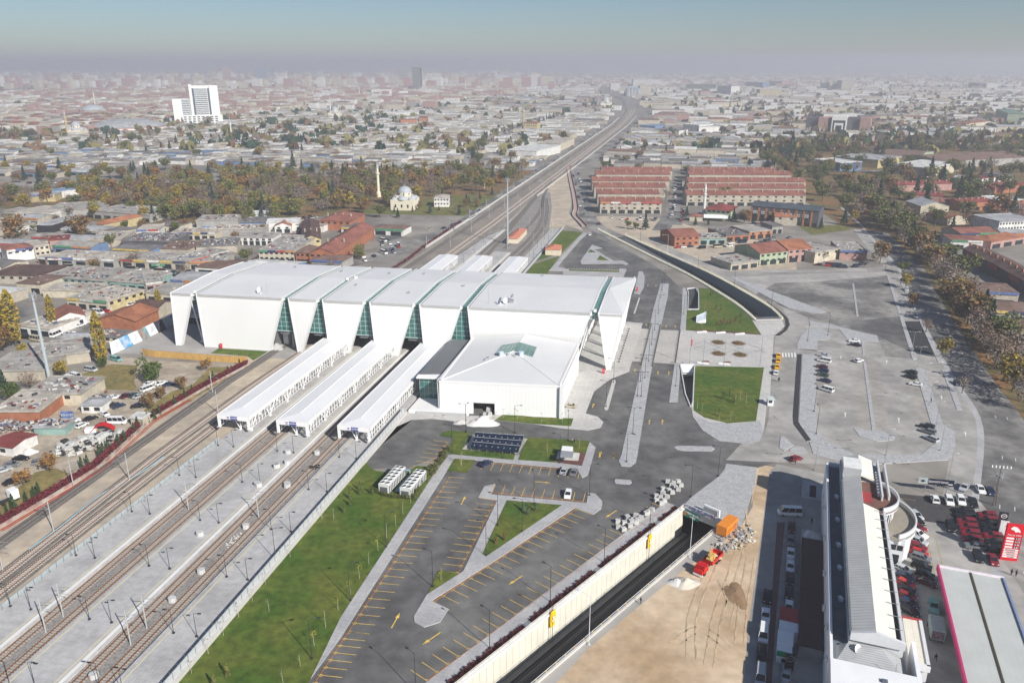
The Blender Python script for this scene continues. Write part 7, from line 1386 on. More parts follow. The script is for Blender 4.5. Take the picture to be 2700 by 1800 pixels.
 return o
def bp(r_,x1,y1,x2,y2,dep,h,wall,roof,kind,label,top=0,**kw):return bld(W(r_,x1,y1,h if top else 0),W(r_,x2,y2,h if top else 0),dep,h,wall,roof,kind,label,**kw)
LB=[('a',60,240,245,214,15,7,'white','tile','hip','white house with red hipped roof over blue striped shopfronts',dict(win=4,name='shop_house',cat='house',sign=3)),('a',248,206,352,190,18,6.6,'cream','sand','flat','cream two-storey block beside the red-hipped white house',dict(win=3,rows=2)),('a',325,258,800,276,18,4.6,'grey','sand','flat','long shop row with red, yellow and blue sign boards',dict(sign=5,door=5,junk=26)),('a',265,250,325,256,12,4,'orange','sand','flat','small orange-signed shop at the end of the long shop row',dict(sign=1,door=1)),('a',835,272,1290,290,20,4.4,'stone','concrete','flat','low shop row with a green sign behind bare trees',dict(sign=5,door=5,junk=30)),('a',1315,290,1580,210,16,4.6,'cream','concrete','flat','corner workshop with roof junk near the hall corner',dict(sign=2,door=3,junk=30)),('a',-60,385,300,392,22,4.6,'stone','brown','flat','low shed with maroon sheet roof at the picture edge',dict(win=6)),('a',300,395,725,430,24,4.6,'teal','concrete','flat','long workshop with turquoise window wall and junk on its roof',dict(win=9,junk=70)),('a',760,425,1010,442,22,4.2,'teal','concrete','flat','workshop with pale teal doors and grey roof',dict(door=4,junk=14)),('a',1010,444,1130,430,22,4.2,'red' if 0 else 'pink','concrete','flat','workshop with red fascia and shuttered front',dict(door=2,sign=1,junk=8)),('a',300,480,640,490,14,3.6,'cream','sand','flat','low cream shed before the turquoise workshop',dict(junk=26)),('a',470,555,750,582,22,4.8,'cream','concrete','flat','garage with three open bays and a yellow banner',dict(door=4,sign=3,junk=24)),('a',752,580,1005,500,20,4.8,'yellow','sand','flat','cream and yellow garage side wing with a car on the roof',dict(win=5,junk=20)),('x',1380,465,1885,495,17,4.6,'brick','orange','gablef','brick hall with orange tiled gable roof beside the hoarding',dict(rh=2.6,name='brick_hall',cat='building',ov=.6)),('x',1800,300,2150,330,16,4.4,'stone','brown','gable','dark roofed shed behind the brick hall',dict(win=2)),('x',810,460,1190,400,15,4.6,'white','tile','gablef','small white garage with red tiled roof and open front',dict(door=2,rh=2.4,name='garage',cat='garage')),('x',270,520,700,570,26,3.8,'white','sand','flat','white garage with heaps of car bodies on its flat roof',dict(door=3,junk=90)),('x',1140,610,1640,650,9,2.4,'cream','tar','flat','low cream wall shed full of scrap beside the yellow poplar',dict(win=5,junk=50)),('x',-220,1180,640,1165,30,4,'stone','concrete','flat','wide concrete flat roof beside the mast foot',dict(junk=24)),('x',690,980,1255,900,20,4,'stone','concrete','flat','flat concrete roof behind the mast and yellow shrub',dict(junk=14)),('x',860,700,1290,700,8,3.2,'grey','zinc','gable','grey sheet-roofed shed behind the flat concrete roof',dict(rh=1)),('x',380,1495,1140,1510,15,4.2,'cream','concrete','flat','cream walled workshop with littered roof above the lane',dict(win=2,junk=50)),('y',-80,190,570,185,18,4,'brick','sand','flat','brick walled workshop with scrap on its roof beside the blue sign wall',dict(junk=34)),('y',480,345,910,345,6,2.3,'teal','zinc','flat','ramshackle shanty with teal and grey sheets',dict(junk=40)),('y',-90,610,200,650,9,2.8,'white','red','gable','white shed with crimson sheet roof at the picture edge',dict(win=1,rh=.8)),('y',1130,45,1420,50,6,2.6,'white','zinc','hip','small white hut with grey hipped roof in the yard',dict(win=2,rh=.8)),('y',1815,225,1985,235,4,2.6,'cream','white','flat','small cream box hut among the conifers',dict(parts=False)),('u',920,835,1290,842,44,7,'cream','concrete','flat','cream two-storey block with yellow signs behind the hall',dict(win=7,rows=2,sign=4,door=4,junk=60)),('u',1300,848,1440,852,16,7,'brick','rust','hip','brick wing with dark red hipped roof behind the hall',dict(win=3,rows=2,door=2)),('u',1440,856,1700,864,80,7,'brick','tile','gablef','long brick building with red tiled roof and small dormers',dict(win=4,rows=2,chim=3,rh=3.2,door=3,name='brick_hall',cat='building')),('u',1370,705,1560,695,62,6.6,'yellow','brown','gablef','long yellow block with brown roof between two red roofs',dict(win=3,rh=2.6,chim=3)),('u',1545,495,1865,505,30,6.6,'brick','tile','hip','brick block with red hipped roof and white dormers by the park',dict(win=5,chim=4,rh=3.6)),('u',620,648,1060,655,16,5,'white','concrete','flat','white shop corner with pillared front behind the hall',dict(door=7,win=7,junk=12)),('u',10,598,470,598,16,4.6,'cream','sand','flat','shop row with pink and yellow awnings left of a willow',dict(sign=6,door=6,junk=30)),('u',400,562,960,560,14,5,'grey','sand','flat','flat grey roof strewn with white car parts',dict(junk=90)),('u',1000,515,1330,505,18,6,'white','white','gable','white striped sheet roof hall near the yellow flag sign',dict(rh=1.2)),('u',720,500,990,500,20,5.6,'blue','tar','flat','grey roofed depot with blue wall',dict(junk=8)),('u',270,475,700,465,20,5,'grey','concrete','flat','depot roof heaped with grey scrap',dict(junk=80)),('u',800,398,1040,396,14,4.4,'white','white','flat','plain white box store at the park edge',dict()),('u',270,745,690,725,22,4.2,'stone','tar','flat','dark roofed workshop covered with engine scrap',dict(junk=80)),('u',-120,760,190,770,20,4.2,'stone','rust','flat','rust coloured flat roof behind the russet bare tree',dict(junk=20)),('u',200,905,595,890,22,4.4,'cream','concrete','flat','garage with canopy front beside a bare tree',dict(door=4,junk=40,sign=2)),('u',1080,530,1250,525,12,5,'white','orange','gablef','white shop with orange tiled gable at the street corner',dict(win=2,door=2)),('u',320,545,440,540,6,4.4,'blue','blue','flat','blue shipping container on a flat roof row',dict(parts=False)),('t',235,535,660,545,30,6,'white','sand','flat','long low white building with window band below the park',dict(win=5)),('t',660,500,1450,470,34,6,'grey','concrete','flat','broad flat roofed depot with a blue car on its roof',dict(junk=20)),('t',1290,500,2080,560,30,5.6,'grey','concrete','flat','wide grey depot roof with yellow edge beside the park',dict(junk=24,door=6)),('t',520,700,720,705,40,5.4,'black','zinc','flat','long grey roofed shed with dark open front beside russet trees',dict(door=1)),('t',1345,690,1450,700,34,5.6,'yellow','orange','hip','yellow shop with bright orange hipped roof',dict(win=2,door=1)),('t',360,280,770,270,16,5.5,'yellow','zinc','flat','yellow fuel station shop in the park edge',dict(sign=2)),('t',720,240,1090,190,14,6,'white','blue','flat','blue and white fuel station canopy among park trees',dict()),('t',1230,900,1680,890,26,4.4,'stone','sand','flat','low sandy roof with a hoard of bicycles and scrap',dict(junk=30)),('t',1690,910,2352,930,24,4.6,'dark','tar','flat','dark green shed with a mass of car parts on the roof',dict(junk=120)),('t',1890,760,2200,750,18,4.4,'white','sand','flat','shop with red lettered fascia and pale roof',dict(sign=2,door=3)),('t',700,920,960,900,14,5,'pink','red','flat','small red walled shop with a car on its roof',dict(junk=6)),('t',-120,910,100,905,20,4.5,'white','sand','flat','pale flat roof at the picture edge behind russet trees',dict(junk=10))]
for r_,x1,y1,x2,y2,dp_,h,wl,rf,kd,lab,kw in LB:bp(r_,x1,y1,x2,y2,dp_,h,wl,rf,kd,lab,**kw)
for r_,x1,y1,x2,y2,z,h,s,sz,cm_,cl,lab in[('t',655,1075,890,1075,3.4,1.1,'ÖZROT',1.0,'white',(.55,.05,.05),'red lettered white shop fascia reading ÖZROT'),('x',-2,0,0,0,0,0,'',0,'',0,'')][:1]+[('j',208,235,345,190,2.6,1.6,'AVO',1.5,'white',(.55,.05,.05),'white roadside board with red lettering near the hall corner'),('y',850,125,1020,120,.3,2.6,'SİKAYET',1.0,'blue',(.6,.62,.65),'blue wall sign with white letters beside the brick workshop'),('j',-5,85,135,85,2.4,1.2,'EMRE',.9,'green',(.6,.6,.6),'green lettered awning on a low shop row')]:
 A_,B_=W(r_,x1,y1,z),W(r_,x2,y2,z);d=(B_-A_);d.z=0;d.normalize();n=Vector((d.y,-d.x,0));o=thing('shop_sign',lab,'sign',A_);MB().slab([A_,B_,B_+Z3*h,A_+Z3*h],.2,0,0,-n).build('board',[dict(white=SIGNC[1],blue=SIGNC[3],green=SIGNC[5])[cm_]],o);text('lettering',s,sz,mat('letters_%.2f'%cl[0],cl,.6),(A_+B_)/2+n*.06+Z3*h/2,d,Z3,o)
bits('scrap_heap','tangled heap of white stripped car panels above the red hedge','scrap heap',[W('y',880,620),W('y',1200,520),W('y',1560,420)],380,[JUNK[0],JUNK[0],JUNK[5],JUNK[1]],(.6,2.4),2.6,1.5);bits('scrap_heap','scrap heap of rusty metal beside the shanty','scrap heap',[W('y',0,230),W('y',250,260),W('y',450,260)],300,JUNK,(.3,1.2),1.4,1.4)
bits('scrap_heap','scattered scrap and doors round the workshop corner','scrap heap',[W('x',1180,1440),W('x',1420,1380),W('x',1260,1500)],160,JUNK,(.3,1.1),.9,1.0);o=heap('stacked white sacks beside the black estate car',W('y',400,590),2.6,1.8,1.5,WSAND,'sack_pile','sacks')
rw=thing('wrecked_bus','crushed bright red vehicle roof lying beside the scrap heap','scrap vehicle',W('y',1420,290));mb=MB();p=rw.location;a_=R(15);X_=Vector((math.cos(a_),math.sin(a_),0));Y_=Vector((-X_.y,X_.x,0))
for k in range(5):t0,t1=k/5,(k+1)/5;f=lambda t:p+X_*(7*t-3.5)+Z3*(.5+2.2*math.sin(3.14*t));mb.slab([f(t0)-Y_*1.2,f(t1)-Y_*1.2,f(t1)+Y_*1.2,f(t0)+Y_*1.2],.3)
mb.build('crushed_body',[RED],rw);mb=MB();mb.box(p+X_*-3.4+Z3*.2,(3.2,2.2,1.3),a_);mb.build('white_cab',[WMET],rw)
tk=thing('tractor_unit','white lorry tractor unit parked behind the red hedge','lorry',W('y',165,1250),None,R(60));MB().box((.6,0,.6),(2.0,2.3,2.6)).build('cab',[WMET],tk,local=True);MB().box((1.62,0,1.9),(.06,2.0,.9)).build('windscreen',[CGL],tk,local=True);MB().box((-2.2,0,.7),(4,1.0,.35)).build('chassis',[DARKMET],tk,local=True)
for sx in(.8,-2.6):
 for y in(-1,1):MB().tube((sx,y*1.1,.5),(sx,y*.75,.5),.5,n=10).build('wheel',[TYRE],tk,local=True)
for k,(y,x1,x2) in enumerate(((405,325,960),(318,298,935),(250,262,1005),(186,242,1040),(118,280,1045),(80,340,1070))):
 bp('v',x1,y,x2,y+3,19,8.6,'stone','tile','gable','terrace of workshops with red tiled roof by the frontage road, %s from the camera'%nth[k],top=1,name='workshop_terrace',cat='terrace',win=8 if k ==0 else 0,rows=2,door=7 if k ==0 else 0,sign=6 if k ==0 else 0,chim=6,rh=2.8,group='red-roofed terraces by the frontage road')
for k,(y,x1,x2) in enumerate(((332,1220,2352),(262,1235,2352),(196,1238,2352),(122,1245,2300),(88,1255,2150))):
 bp('v',x1,y,x2+(100 if k < 3 else 0),y+4,19,8.6,'stone','tile','gable','long terrace with red tiled roof behind the mall, %s from the camera'%nth[k],top=1,name='workshop_terrace',cat='terrace',chim=10,win=14 if k ==0 else 0,rows=2,door=12 if k ==0 else 0,rh=2.8,group='red-roofed terraces behind the mall')
ml=bp('v',1870,600,2352+215,665,20,11,'dark','slate','gable','dark roofed shopping block with brick-red pilasters and shop names',name='shopping_block',cat='building',door=9,rh=2.4)
A_,B_=W('v',1870,600),W('v',2567,665);d=(B_-A_).normalized();n=Vector((d.y,-d.x,0));L_=(B_-A_).length
for k in range(9):p=A_+d*L_*(k+.5)/9-d*L_/18;MB().slab([p+n*.3-d*.2,p+n*.3+d*1.2,p+n*.3+d*1.2+Z3*10.6,p+n*.3-d*.2+Z3*10.6],.5,0,0,-n).build('pilaster',[WM['orange']],ml)
for k,s in enumerate(('ÖZGÜR','CANAN','EMRE','ÖZEL','GENÇ','ÖZLEM','LİDER')):
 p=A_+d*L_*(k+.65)/8.2;w=L_/11;MB().slab([p-d*w/2+n*.25+Z3*6.2,p+d*w/2+n*.25+Z3*6.2,p+d*w/2+n*.25+Z3*8.2,p-d*w/2+n*.25+Z3*8.2],.15,0,0,-n).build('sign_board',[SIGNC[2] if k ==2 else SIGNC[1]],ml);text('lettering',s,1.5,DARKMET,p+n*.3+Z3*7.2,d,Z3,ml);MB().slab([p-d*w/2+n*.2+Z3*3.4,p+d*w/2+n*.2+Z3*3.4,p+d*w/2+n*.2+Z3*5.8,p-d*w/2+n*.2+Z3*5.8],.12,0,0,-n).build('window',[GLASSD],ml)
RB_=[('v',1090,865,1345,850,22,6.4,'brick','tile','gable','brick house with red roof and cream front on the dusty lot',dict(win=4,rows=2,name='house',cat='house',rh=3)),('v',1345,845,1620,840,16,4.2,'teal','concrete','flat','flat roofed workshop with pale blue front and roof scrap',dict(door=3,junk=30)),('v',1620,815,1860,800,24,4.2,'brick','tar','flat','dark flat roofed workshop on the dusty lot',dict(door=3,junk=30)),('v',1860,790,2095,770,20,5,'orange','concrete','flat','orange fronted workshop with flat roof',dict(door=3,win=3)),('v',2095,730,2205,725,16,5,'grey','tar','flat','grey shed beside the orange fronted workshop',dict(door=2)),('v',1965,1060,2250,1030,24,7,'green','tile','gable','house with red tiled roof over pale green upper windows',dict(win=5,rows=2,name='house',cat='house',rh=3.2,door=3)),('v',2255,1030,2352+150,1010,24,7.6,'pink','orange','gable','house with orange tiled roof over pink and cream walls',dict(win=4,rows=2,name='house',cat='house',rh=3.2,door=2)),('v',1670,1110,1955,1075,18,3.6,'stone','concrete','flat','old stone walled shed with flat roof and painted front',dict(door=3,junk=16)),('w',180,1040,440,985,20,6,'cream','concrete','flat','cream flat roofed house behind a bare orange tree',dict(win=3,junk=14,name='house',cat='house')),('w',440,1000,720,1010,26,5.4,'pink','concrete','flat','pink corner workshop beside the big russet tree',dict(win=2,sign=1,junk=14)),('v',2120,640,2352,650,14,6,'stone','orange','gable','small stone house with orange roof before the mall',dict(name='house',cat='house',win=2)),('w',1480,470,1800,490,14,5,'dark','tile','gable','red roofed shop behind the cream gable',dict()),('w',1270,560,1560,560,24,8,'cream','zinc','gablef','cream gabled hall with grey roof behind dark trees',dict(rh=3.4,name='hall',cat='hall')),('w',1550,650,1760,640,22,5,'cream','tile','gablef','cream shop with dark red roof along the avenue',dict()),('w',1680,840,2060,830,20,7,'cream','tile','gable','cream corner shop with red roof and white framed entrance',dict(win=4,door=2,sign=2)),('w',2070,760,2500,740,26,10,'white','zinc','flat','white office block with grey roof and two window bands',dict(win=14,rows=2,name='office_block',cat='building')),('w',2000,890,2352,830,16,4.6,'pink','orange','hip','low shop with orange hipped roof beside the office block',dict(door=3)),('w',1690,500,2010,480,18,6.5,'orange','red','gable','red roofed shop with orange front and chimneys',dict(chim=5,door=3)),('w',2020,475,2352,470,20,7,'brick','white','flat','brick shop block with white roof and oval sign',dict(win=4)),('w',2120,540,2400,560,20,6,'brick','rust','gable','rust tiled roof behind the office block',dict()),('w',1180,400,1500,420,14,6,'pink','red','gable','crimson roofed row behind big olive trees, front part',dict(chim=6)),('w',1040,300,1600,280,14,6,'pink','red','gable','crimson roofed row behind big olive trees, rear part',dict(chim=8)),('w',1600,250,1790,265,18,9,'grey','zinc','flat','grey three-storey office behind olive trees',dict(win=6,rows=3)),('w',1790,265,1900,260,16,9,'white','tar','flat','white office with red band and dark windows',dict(win=3,rows=2)),('w',1900,265,2040,250,18,9,'white','red','flat','white showroom with red top band',dict(win=3)),('w',2070,240,2210,230,18,10,'white','tar','flat','white cube showroom with large dark window',dict(win=1)),('w',2040,330,2352,290,20,6,'brick','red','gable','crimson roof at the picture edge',dict()),('i',1605,750,1725,690,50,7,'green','rust','gablef','pale green gabled hall with rust roof beyond the avenue',dict(rh=4,name='hall',cat='hall',win=2)),('i',1770,770,2352,740,60,8,'grey','rust','gable','wide rust roofed factory beyond the avenue',dict(rh=4,name='warehouse',cat='warehouse')),('i',1680,830,1900,790,40,9,'cream','white','flat','cream block with bright white roof beyond the avenue',dict(win=8)),('i',1080,790,1230,780,40,9,'blue','white','flat','pale blue walled block with white roof',dict(win=4)),('i',1340,770,1500,740,50,9,'yellow','zinc','flat','yellowish block of workshops with roof sheds',dict(win=6,junk=10))]
for r_,x1,y1,x2,y2,dp_,h,wl,rf,kd,lab,kw in RB_:bp(r_,x1,y1,x2,y2,dp_,h,wl,rf,kd,lab,**kw)
tr_=thing('shop_terrace','long dark brown roofed shop terrace with brick chimneys at the picture edge','terrace',W('w',2000,1080));a_=[W('w',1700,1000),W('w',1990,1150),W('c',2352,470)];a_.append(a_[-1]+(a_[-1]-a_[-2])*.6);mb=MB();wb=MB();bk=Vector((.92,.38,0))*16
for p,q in zip(a_,a_[1:]):wb.prism([p,q,q+bk,p+bk],0,7);mb.slab([tw(p,7)-bk*.04,tw(q,7)-bk*.04,tw(q+bk*.5,9),tw(p+bk*.5,9)],.2);mb.slab([tw(p+bk*.5,9),tw(q+bk*.5,9),tw(q+bk,7),tw(p+bk,7)],.2)
wb.build('wall',[WM['dark']],tr_);ro=mb.build('roof',[RM['brown']],tr_)
for p in along(a_,14):MB().box(tw(p+bk*.35,7.8),(1.1,.9,2.0),.4).build('chimney',[WM['brick']],ro);BLD.append((*inv(p+bk*.5),14))
for p,q in zip(along(a_,5),along(a_,5)[1:]):MB().slab([tw(p.lerp(q,.2)-bk*.02,4),tw(p.lerp(q,.7)-bk*.02,4),tw(p.lerp(q,.7)-bk*.02,6.4),tw(p.lerp(q,.2)-bk*.02,6.4)],.2,0,0,bk.normalized()).build('sign_board',[SIGNC[0]],tr_)
LEAD=mat('dome_lead',(.36,.39,.42),.45,.06,.5);IVORY=mat('ivory_stone',(.66,.61,.48),.85,.05,.4)
def minaret(name,label,p,h,r_=1.25,m=None,tip=None,top=True):
 o=thing(name,label,'minaret',p) if top is True else None;m=m or IVORY;mb=MB();mb.lathe(p,[(r_*1.7,0),(r_*1.7,h*.12),(r_,h*.16),(r_*.92,h*.62),(r_*1.5,h*.645),(r_*1.5,h*.67),(r_*.8,h*.672),(r_*.75,h*.8),(r_*1.0,h*.805)],12);mb.build('shaft',[m],o);mb=MB();mb.lathe(p,[(r_*.98,h*.806),(.05,h)],12);mb.build('spire',[tip or LEAD],o);return o
def dome(mb,c,r_,fl=.8,mi=0):mb.lathe(c,[(r_*math.cos(R(t)),r_*fl*math.sin(R(t)))for t in(0,15,30,45,60,75,88)],18,mi)
def mosque(label,c,s,rz=0.0):
 o=thing('mosque',label,'mosque',c);mb=MB();mb.box(c,(20*s,20*s,9*s),rz);mb.box(c+Z3*9*s,(12*s,12*s,3*s),rz);mb.lathe(c+Z3*12*s,[(6*s,0),(6*s,2.4*s)],18);mb.build('wall',[IVORY],o);mb=MB();dome(mb,c+Z3*14.4*s,6.1*s,.85);mb.tube(c+Z3*19.3*s,c+Z3*21.5*s,.15*s);mb.build('dome',[LEAD],o)
 for k in range(4):
  t_=rz+k*math.pi/2;mb=MB();dome(mb,c+Vector((6.8*s*math.cos(t_),6.8*s*math.sin(t_),9*s)),4.4*s,.75);mb.build('half_dome',[LEAD],o);mb=MB();t2=t_+math.pi/4;dome(mb,c+Vector((10.4*s*math.cos(t2),10.4*s*math.sin(t2),9*s)),2.4*s,.8);mb.build('corner_dome',[LEAD],o)
 for k in range(8):t_=2*math.pi*k/8;mb=MB();mb.box(c+Vector((6.02*s*math.cos(t_),6.02*s*math.sin(t_),12.5*s)),(.9*s,.5*s,1.5*s),t_+R(90));mb.build('window',[GLASSD],o)
 for k in range(3):mb=MB();dx=Vector((math.cos(rz),math.sin(rz),0));dy=Vector((dx.y,-dx.x,0));mb.box(c+dx*(k-1)*5.5*s+dy*10.03*s+Z3*2.5*s,(1.4*s,.2,2.6*s),rz);mb.build('window',[GLASSD],o)
 BLD.append((*inv(c),16*s));return o
mosque('cream mosque with grey lead domes at the edge of the autumn park',W('h',430,1060)+Vector((0,10,0)),.92,R(-10));minaret('minaret','slender cream minaret beside the domed mosque in the park',W('h',258,965),31)
minaret('minaret','white minaret beside the red roofed mosque near the mall',W('v',1390,555),26,1.1,WM['white'],WM['white'])
ms=bp('v',1420,580,1660,600,20,7.5,'green','red','hip','pale green mosque hall with red hipped roof beside a white minaret',name='mosque',cat='mosque',win=5,rh=3,ov=1.6);mb=MB();p=W('v',1390,600);q=W('v',1640,610);mb.slab([p+Z3*2.6,q+Z3*2.6,q+Z3*4.2+U*6,p+Z3*4.2+U*6],.2);put(mb.build('fabric_canopy',[WMET]),'white fabric canopy before the pale green mosque hall','canopy');bp('v',1245,600,1380,605,8,3.4,'cream','tile','hip','small pavilion with red roof beside the white minaret',name='pavilion',cat='pavilion',rh=1.4)
bp('h',640,1035,742,1035,14,7,'white','sand','hip','white villa with beige hipped roof in the park',name='villa',cat='house',win=5,rows=2,rh=2.2)
for r_,x,y,h,lab,m_,tp in[('h',1255,500,46,'yellow minaret with green spire above the workshop roofs',WM['yellow'],mat('spire_green',(.04,.3,.12),.6)),('g',470,550,42,'yellowish minaret at the near edge of the hazy quarter',WM['yellow'],None),('g',660,360,50,'pale minaret behind the great lead dome',None,None),('g',1598,570,34,'white minaret rising from the dense workshops',WM['white'],None),('g',2280,420,46,'pale minaret beside a low dome in the haze',WM['white'],None),('h',440,375,40,'thin pale minaret over the distant workshops',None,None),('h',1770,350,62,'brownish minaret beside a large pale dome near the track bend',WM['stone'],None),('i',1392,405,48,'stone minaret among the dark trees',WM['stone'],None),('i',1568,360,44,'stone minaret with a twin among dark trees',WM['stone'],None),('i',752,290,44,'tall pale minaret beside the yellow factory',WM['stone'],None),('i',1905,275,52,'pale minaret over the far right sheds',None,None),('i',1748,190,56,'faint minaret far across the plain',None,None),('h',125,290,50,'faint pale minaret far behind the hotel side',None,None),('h',855,250,56,'faint thin minaret near the dark tower',None,None)]:minaret('minaret',lab,W(r_,x,y),h,1.5 if h > 40 else 1.2,m_,tp)
for r_,x,y,s,lab in[('g',535,545,1.15,'pale mosque with a low dome beside the yellowish minaret'),('h',1820,355,1.5,'large pale domed mosque near the track bend'),('g',2310,420,1.2,'pale domed mosque far beyond the workshops')]:mosque(lab,W(r_,x,y),s)
gd_=thing('domed_hall','great grey lead-domed hall in the hazy quarter','hall',W('g',650,410));mb=MB();c=gd_.location;mb.lathe(c,[(26,0),(26,9)],24);mb.build('wall',[WM['stone']],gd_);mb=MB();dome(mb,c+Z3*9,26,.62);mb.build('dome',[LEAD],gd_);bp('h',1255,510,1348,512,26,13,'yellow','tile','hip','yellow block with red hipped roof beside the green spire',win=6,rows=2,name='school',cat='building')
def grid_front(o,A_,B_,z0,z1,nx,nz,m=GLASSD,f=.7,out=.15):
 d=(B_-A_);n=Vector((d.y,-d.x,0)).normalized();n=n if n.y < 0 else-n
 for j in range(nz):
  h=(z1-z0)/nz;mb=MB()
  for i in range(nx):s0,s1=(i+.5-f/2)/nx,(i+.5+f/2)/nx;mb.slab([A_+d*s0+n*out+Z3*(z0+h*j+h*.2),A_+d*s1+n*out+Z3*(z0+h*j+h*.2),A_+d*s1+n*out+Z3*(z0+h*j+h*.75),A_+d*s0+n*out+Z3*(z0+h*j+h*.75)],.1,0,0,-n)
  mb.build('window_band',[m],o)
HW=mat('hotel_white',(.74,.74,.71),.7,.03,.1);ht=thing('hotel_tower','white stepped hotel with dark glass front towering over the low town','hotel',W('g',1380,470));hl_,hr_=W('g',1262,468),W('g',1540,462);hd=(hr_-hl_).normalized();hb_=Vector((-hd.y,hd.x,0));HL=(hr_-hl_).length
def hbx(s0,s1,t0,t1,z,m,nm):MB().prism([hl_+hd*HL*s0+hb_*t0,hl_+hd*HL*s1+hb_*t0,hl_+hd*HL*s1+hb_*t1,hl_+hd*HL*s0+hb_*t1],0,z).build(nm,[m],ht)
hbx(0,1,0,34,16,HW,'podium');hbx(-.2,.3,8,30,47,HW,'lower_tower');hbx(.26,.74,6,32,68,HW,'main_tower');hbx(.24,.3,5,33,73,HW,'fin_wall');hbx(.74,.95,4,32,70,HW,'side_tower');hbx(.24,.95,5.4,10,71,HW,'top_beam')
P_=lambda s,t:hl_+hd*HL*s+hb_*t
grid_front(ht,P_(.36,5.6),P_(.68,5.6),17,66,1,14,mat('hotel_glass',(.07,.1,.13),.3,.2,.2),.98,.3);grid_front(ht,P_(.02,8),P_(.22,8),17,46,1,9,MATS['hotel_glass'],.96);grid_front(ht,P_(.02,0),P_(.9,0),0,16,8,4,MATS['hotel_glass'],.6);MB().slab([P_(.31,5.3)+Z3*17,P_(.36,5.3)+Z3*17,P_(.36,5.3)+Z3*66,P_(.31,5.3)+Z3*66],.2,0,0,hb_).build('glass_strip',[MATS['hotel_glass']],ht);MB().slab([P_(.69,5.3)+Z3*17,P_(.735,5.3)+Z3*17,P_(.735,5.3)+Z3*66,P_(.69,5.3)+Z3*66],.2,0,0,hb_).build('glass_strip',[MATS['hotel_glass']],ht);BLD.append((*inv(P_(.5,17)),60))
ar=thing('sports_arena','round sports arena with domed grey roof and pink banded wall','arena',W('g',830,520)+Vector((0,30,0)));mb=MB();c=ar.location;mb.lathe(c,[(62,0),(62,9)],28);mb.build('wall',[mat('arena_pink',(.6,.36,.33),.8,.05,.1)],ar);mb=MB();mb.lathe(c,[(62.5,4),(62.5,6.5)],28);mb.build('wall_band',[HW],ar);mb=MB();mb.lathe(c+Z3*9,[(63,0),(52,5),(35,9),(15,11),(0,11.5)],28);mb.build('roof',[RM['zinc']],ar);BLD.append((*inv(c),75))
jh=thing('justice_palace','dark glazed courthouse with white stepped portal and brown wings among trees','courthouse',W('i',1075,530));jl,jr=W('i',840,515),W('i',1285,530);jd=(jr-jl).normalized();jb=Vector((-jd.y,jd.x,0));JL=(jr-jl).length
for s0,s1,t0,z,m_,nm in((0,.2,6,24,WM['dark'],'side_wing'),(.2,.36,0,24,WM['pink'],'brown_wing'),(.36,.42,3,23,WM['dark'],'glass_wing'),(.41,.64,-3,27,HW,'portal'),(.64,.84,3,25,WM['dark'],'glass_wing'),(.84,1,-2,25,WM['pink'],'brown_wing')):MB().prism([jl+jd*JL*s0+jb*t0,jl+jd*JL*s1+jb*t0,jl+jd*JL*s1+jb*(30),jl+jd*JL*s0+jb*(30)],0,z).build(nm,[m_],jh)
for k,(s_,z) in enumerate(((.19,20),(.14,16),(.09,12))):p=jl+jd*JL*.525-jb*(3.2+k*.3);MB().slab([p-jd*JL*s_/2,p+jd*JL*s_/2,p+jd*JL*s_/2+Z3*z,p-jd*JL*s_/2+Z3*z],.2,0,0,jb).build('stepped_arch',[GLASSD if k%2 ==0 else HW],jh)
BLD.append((*inv(jl+jd*JL*.5),70))
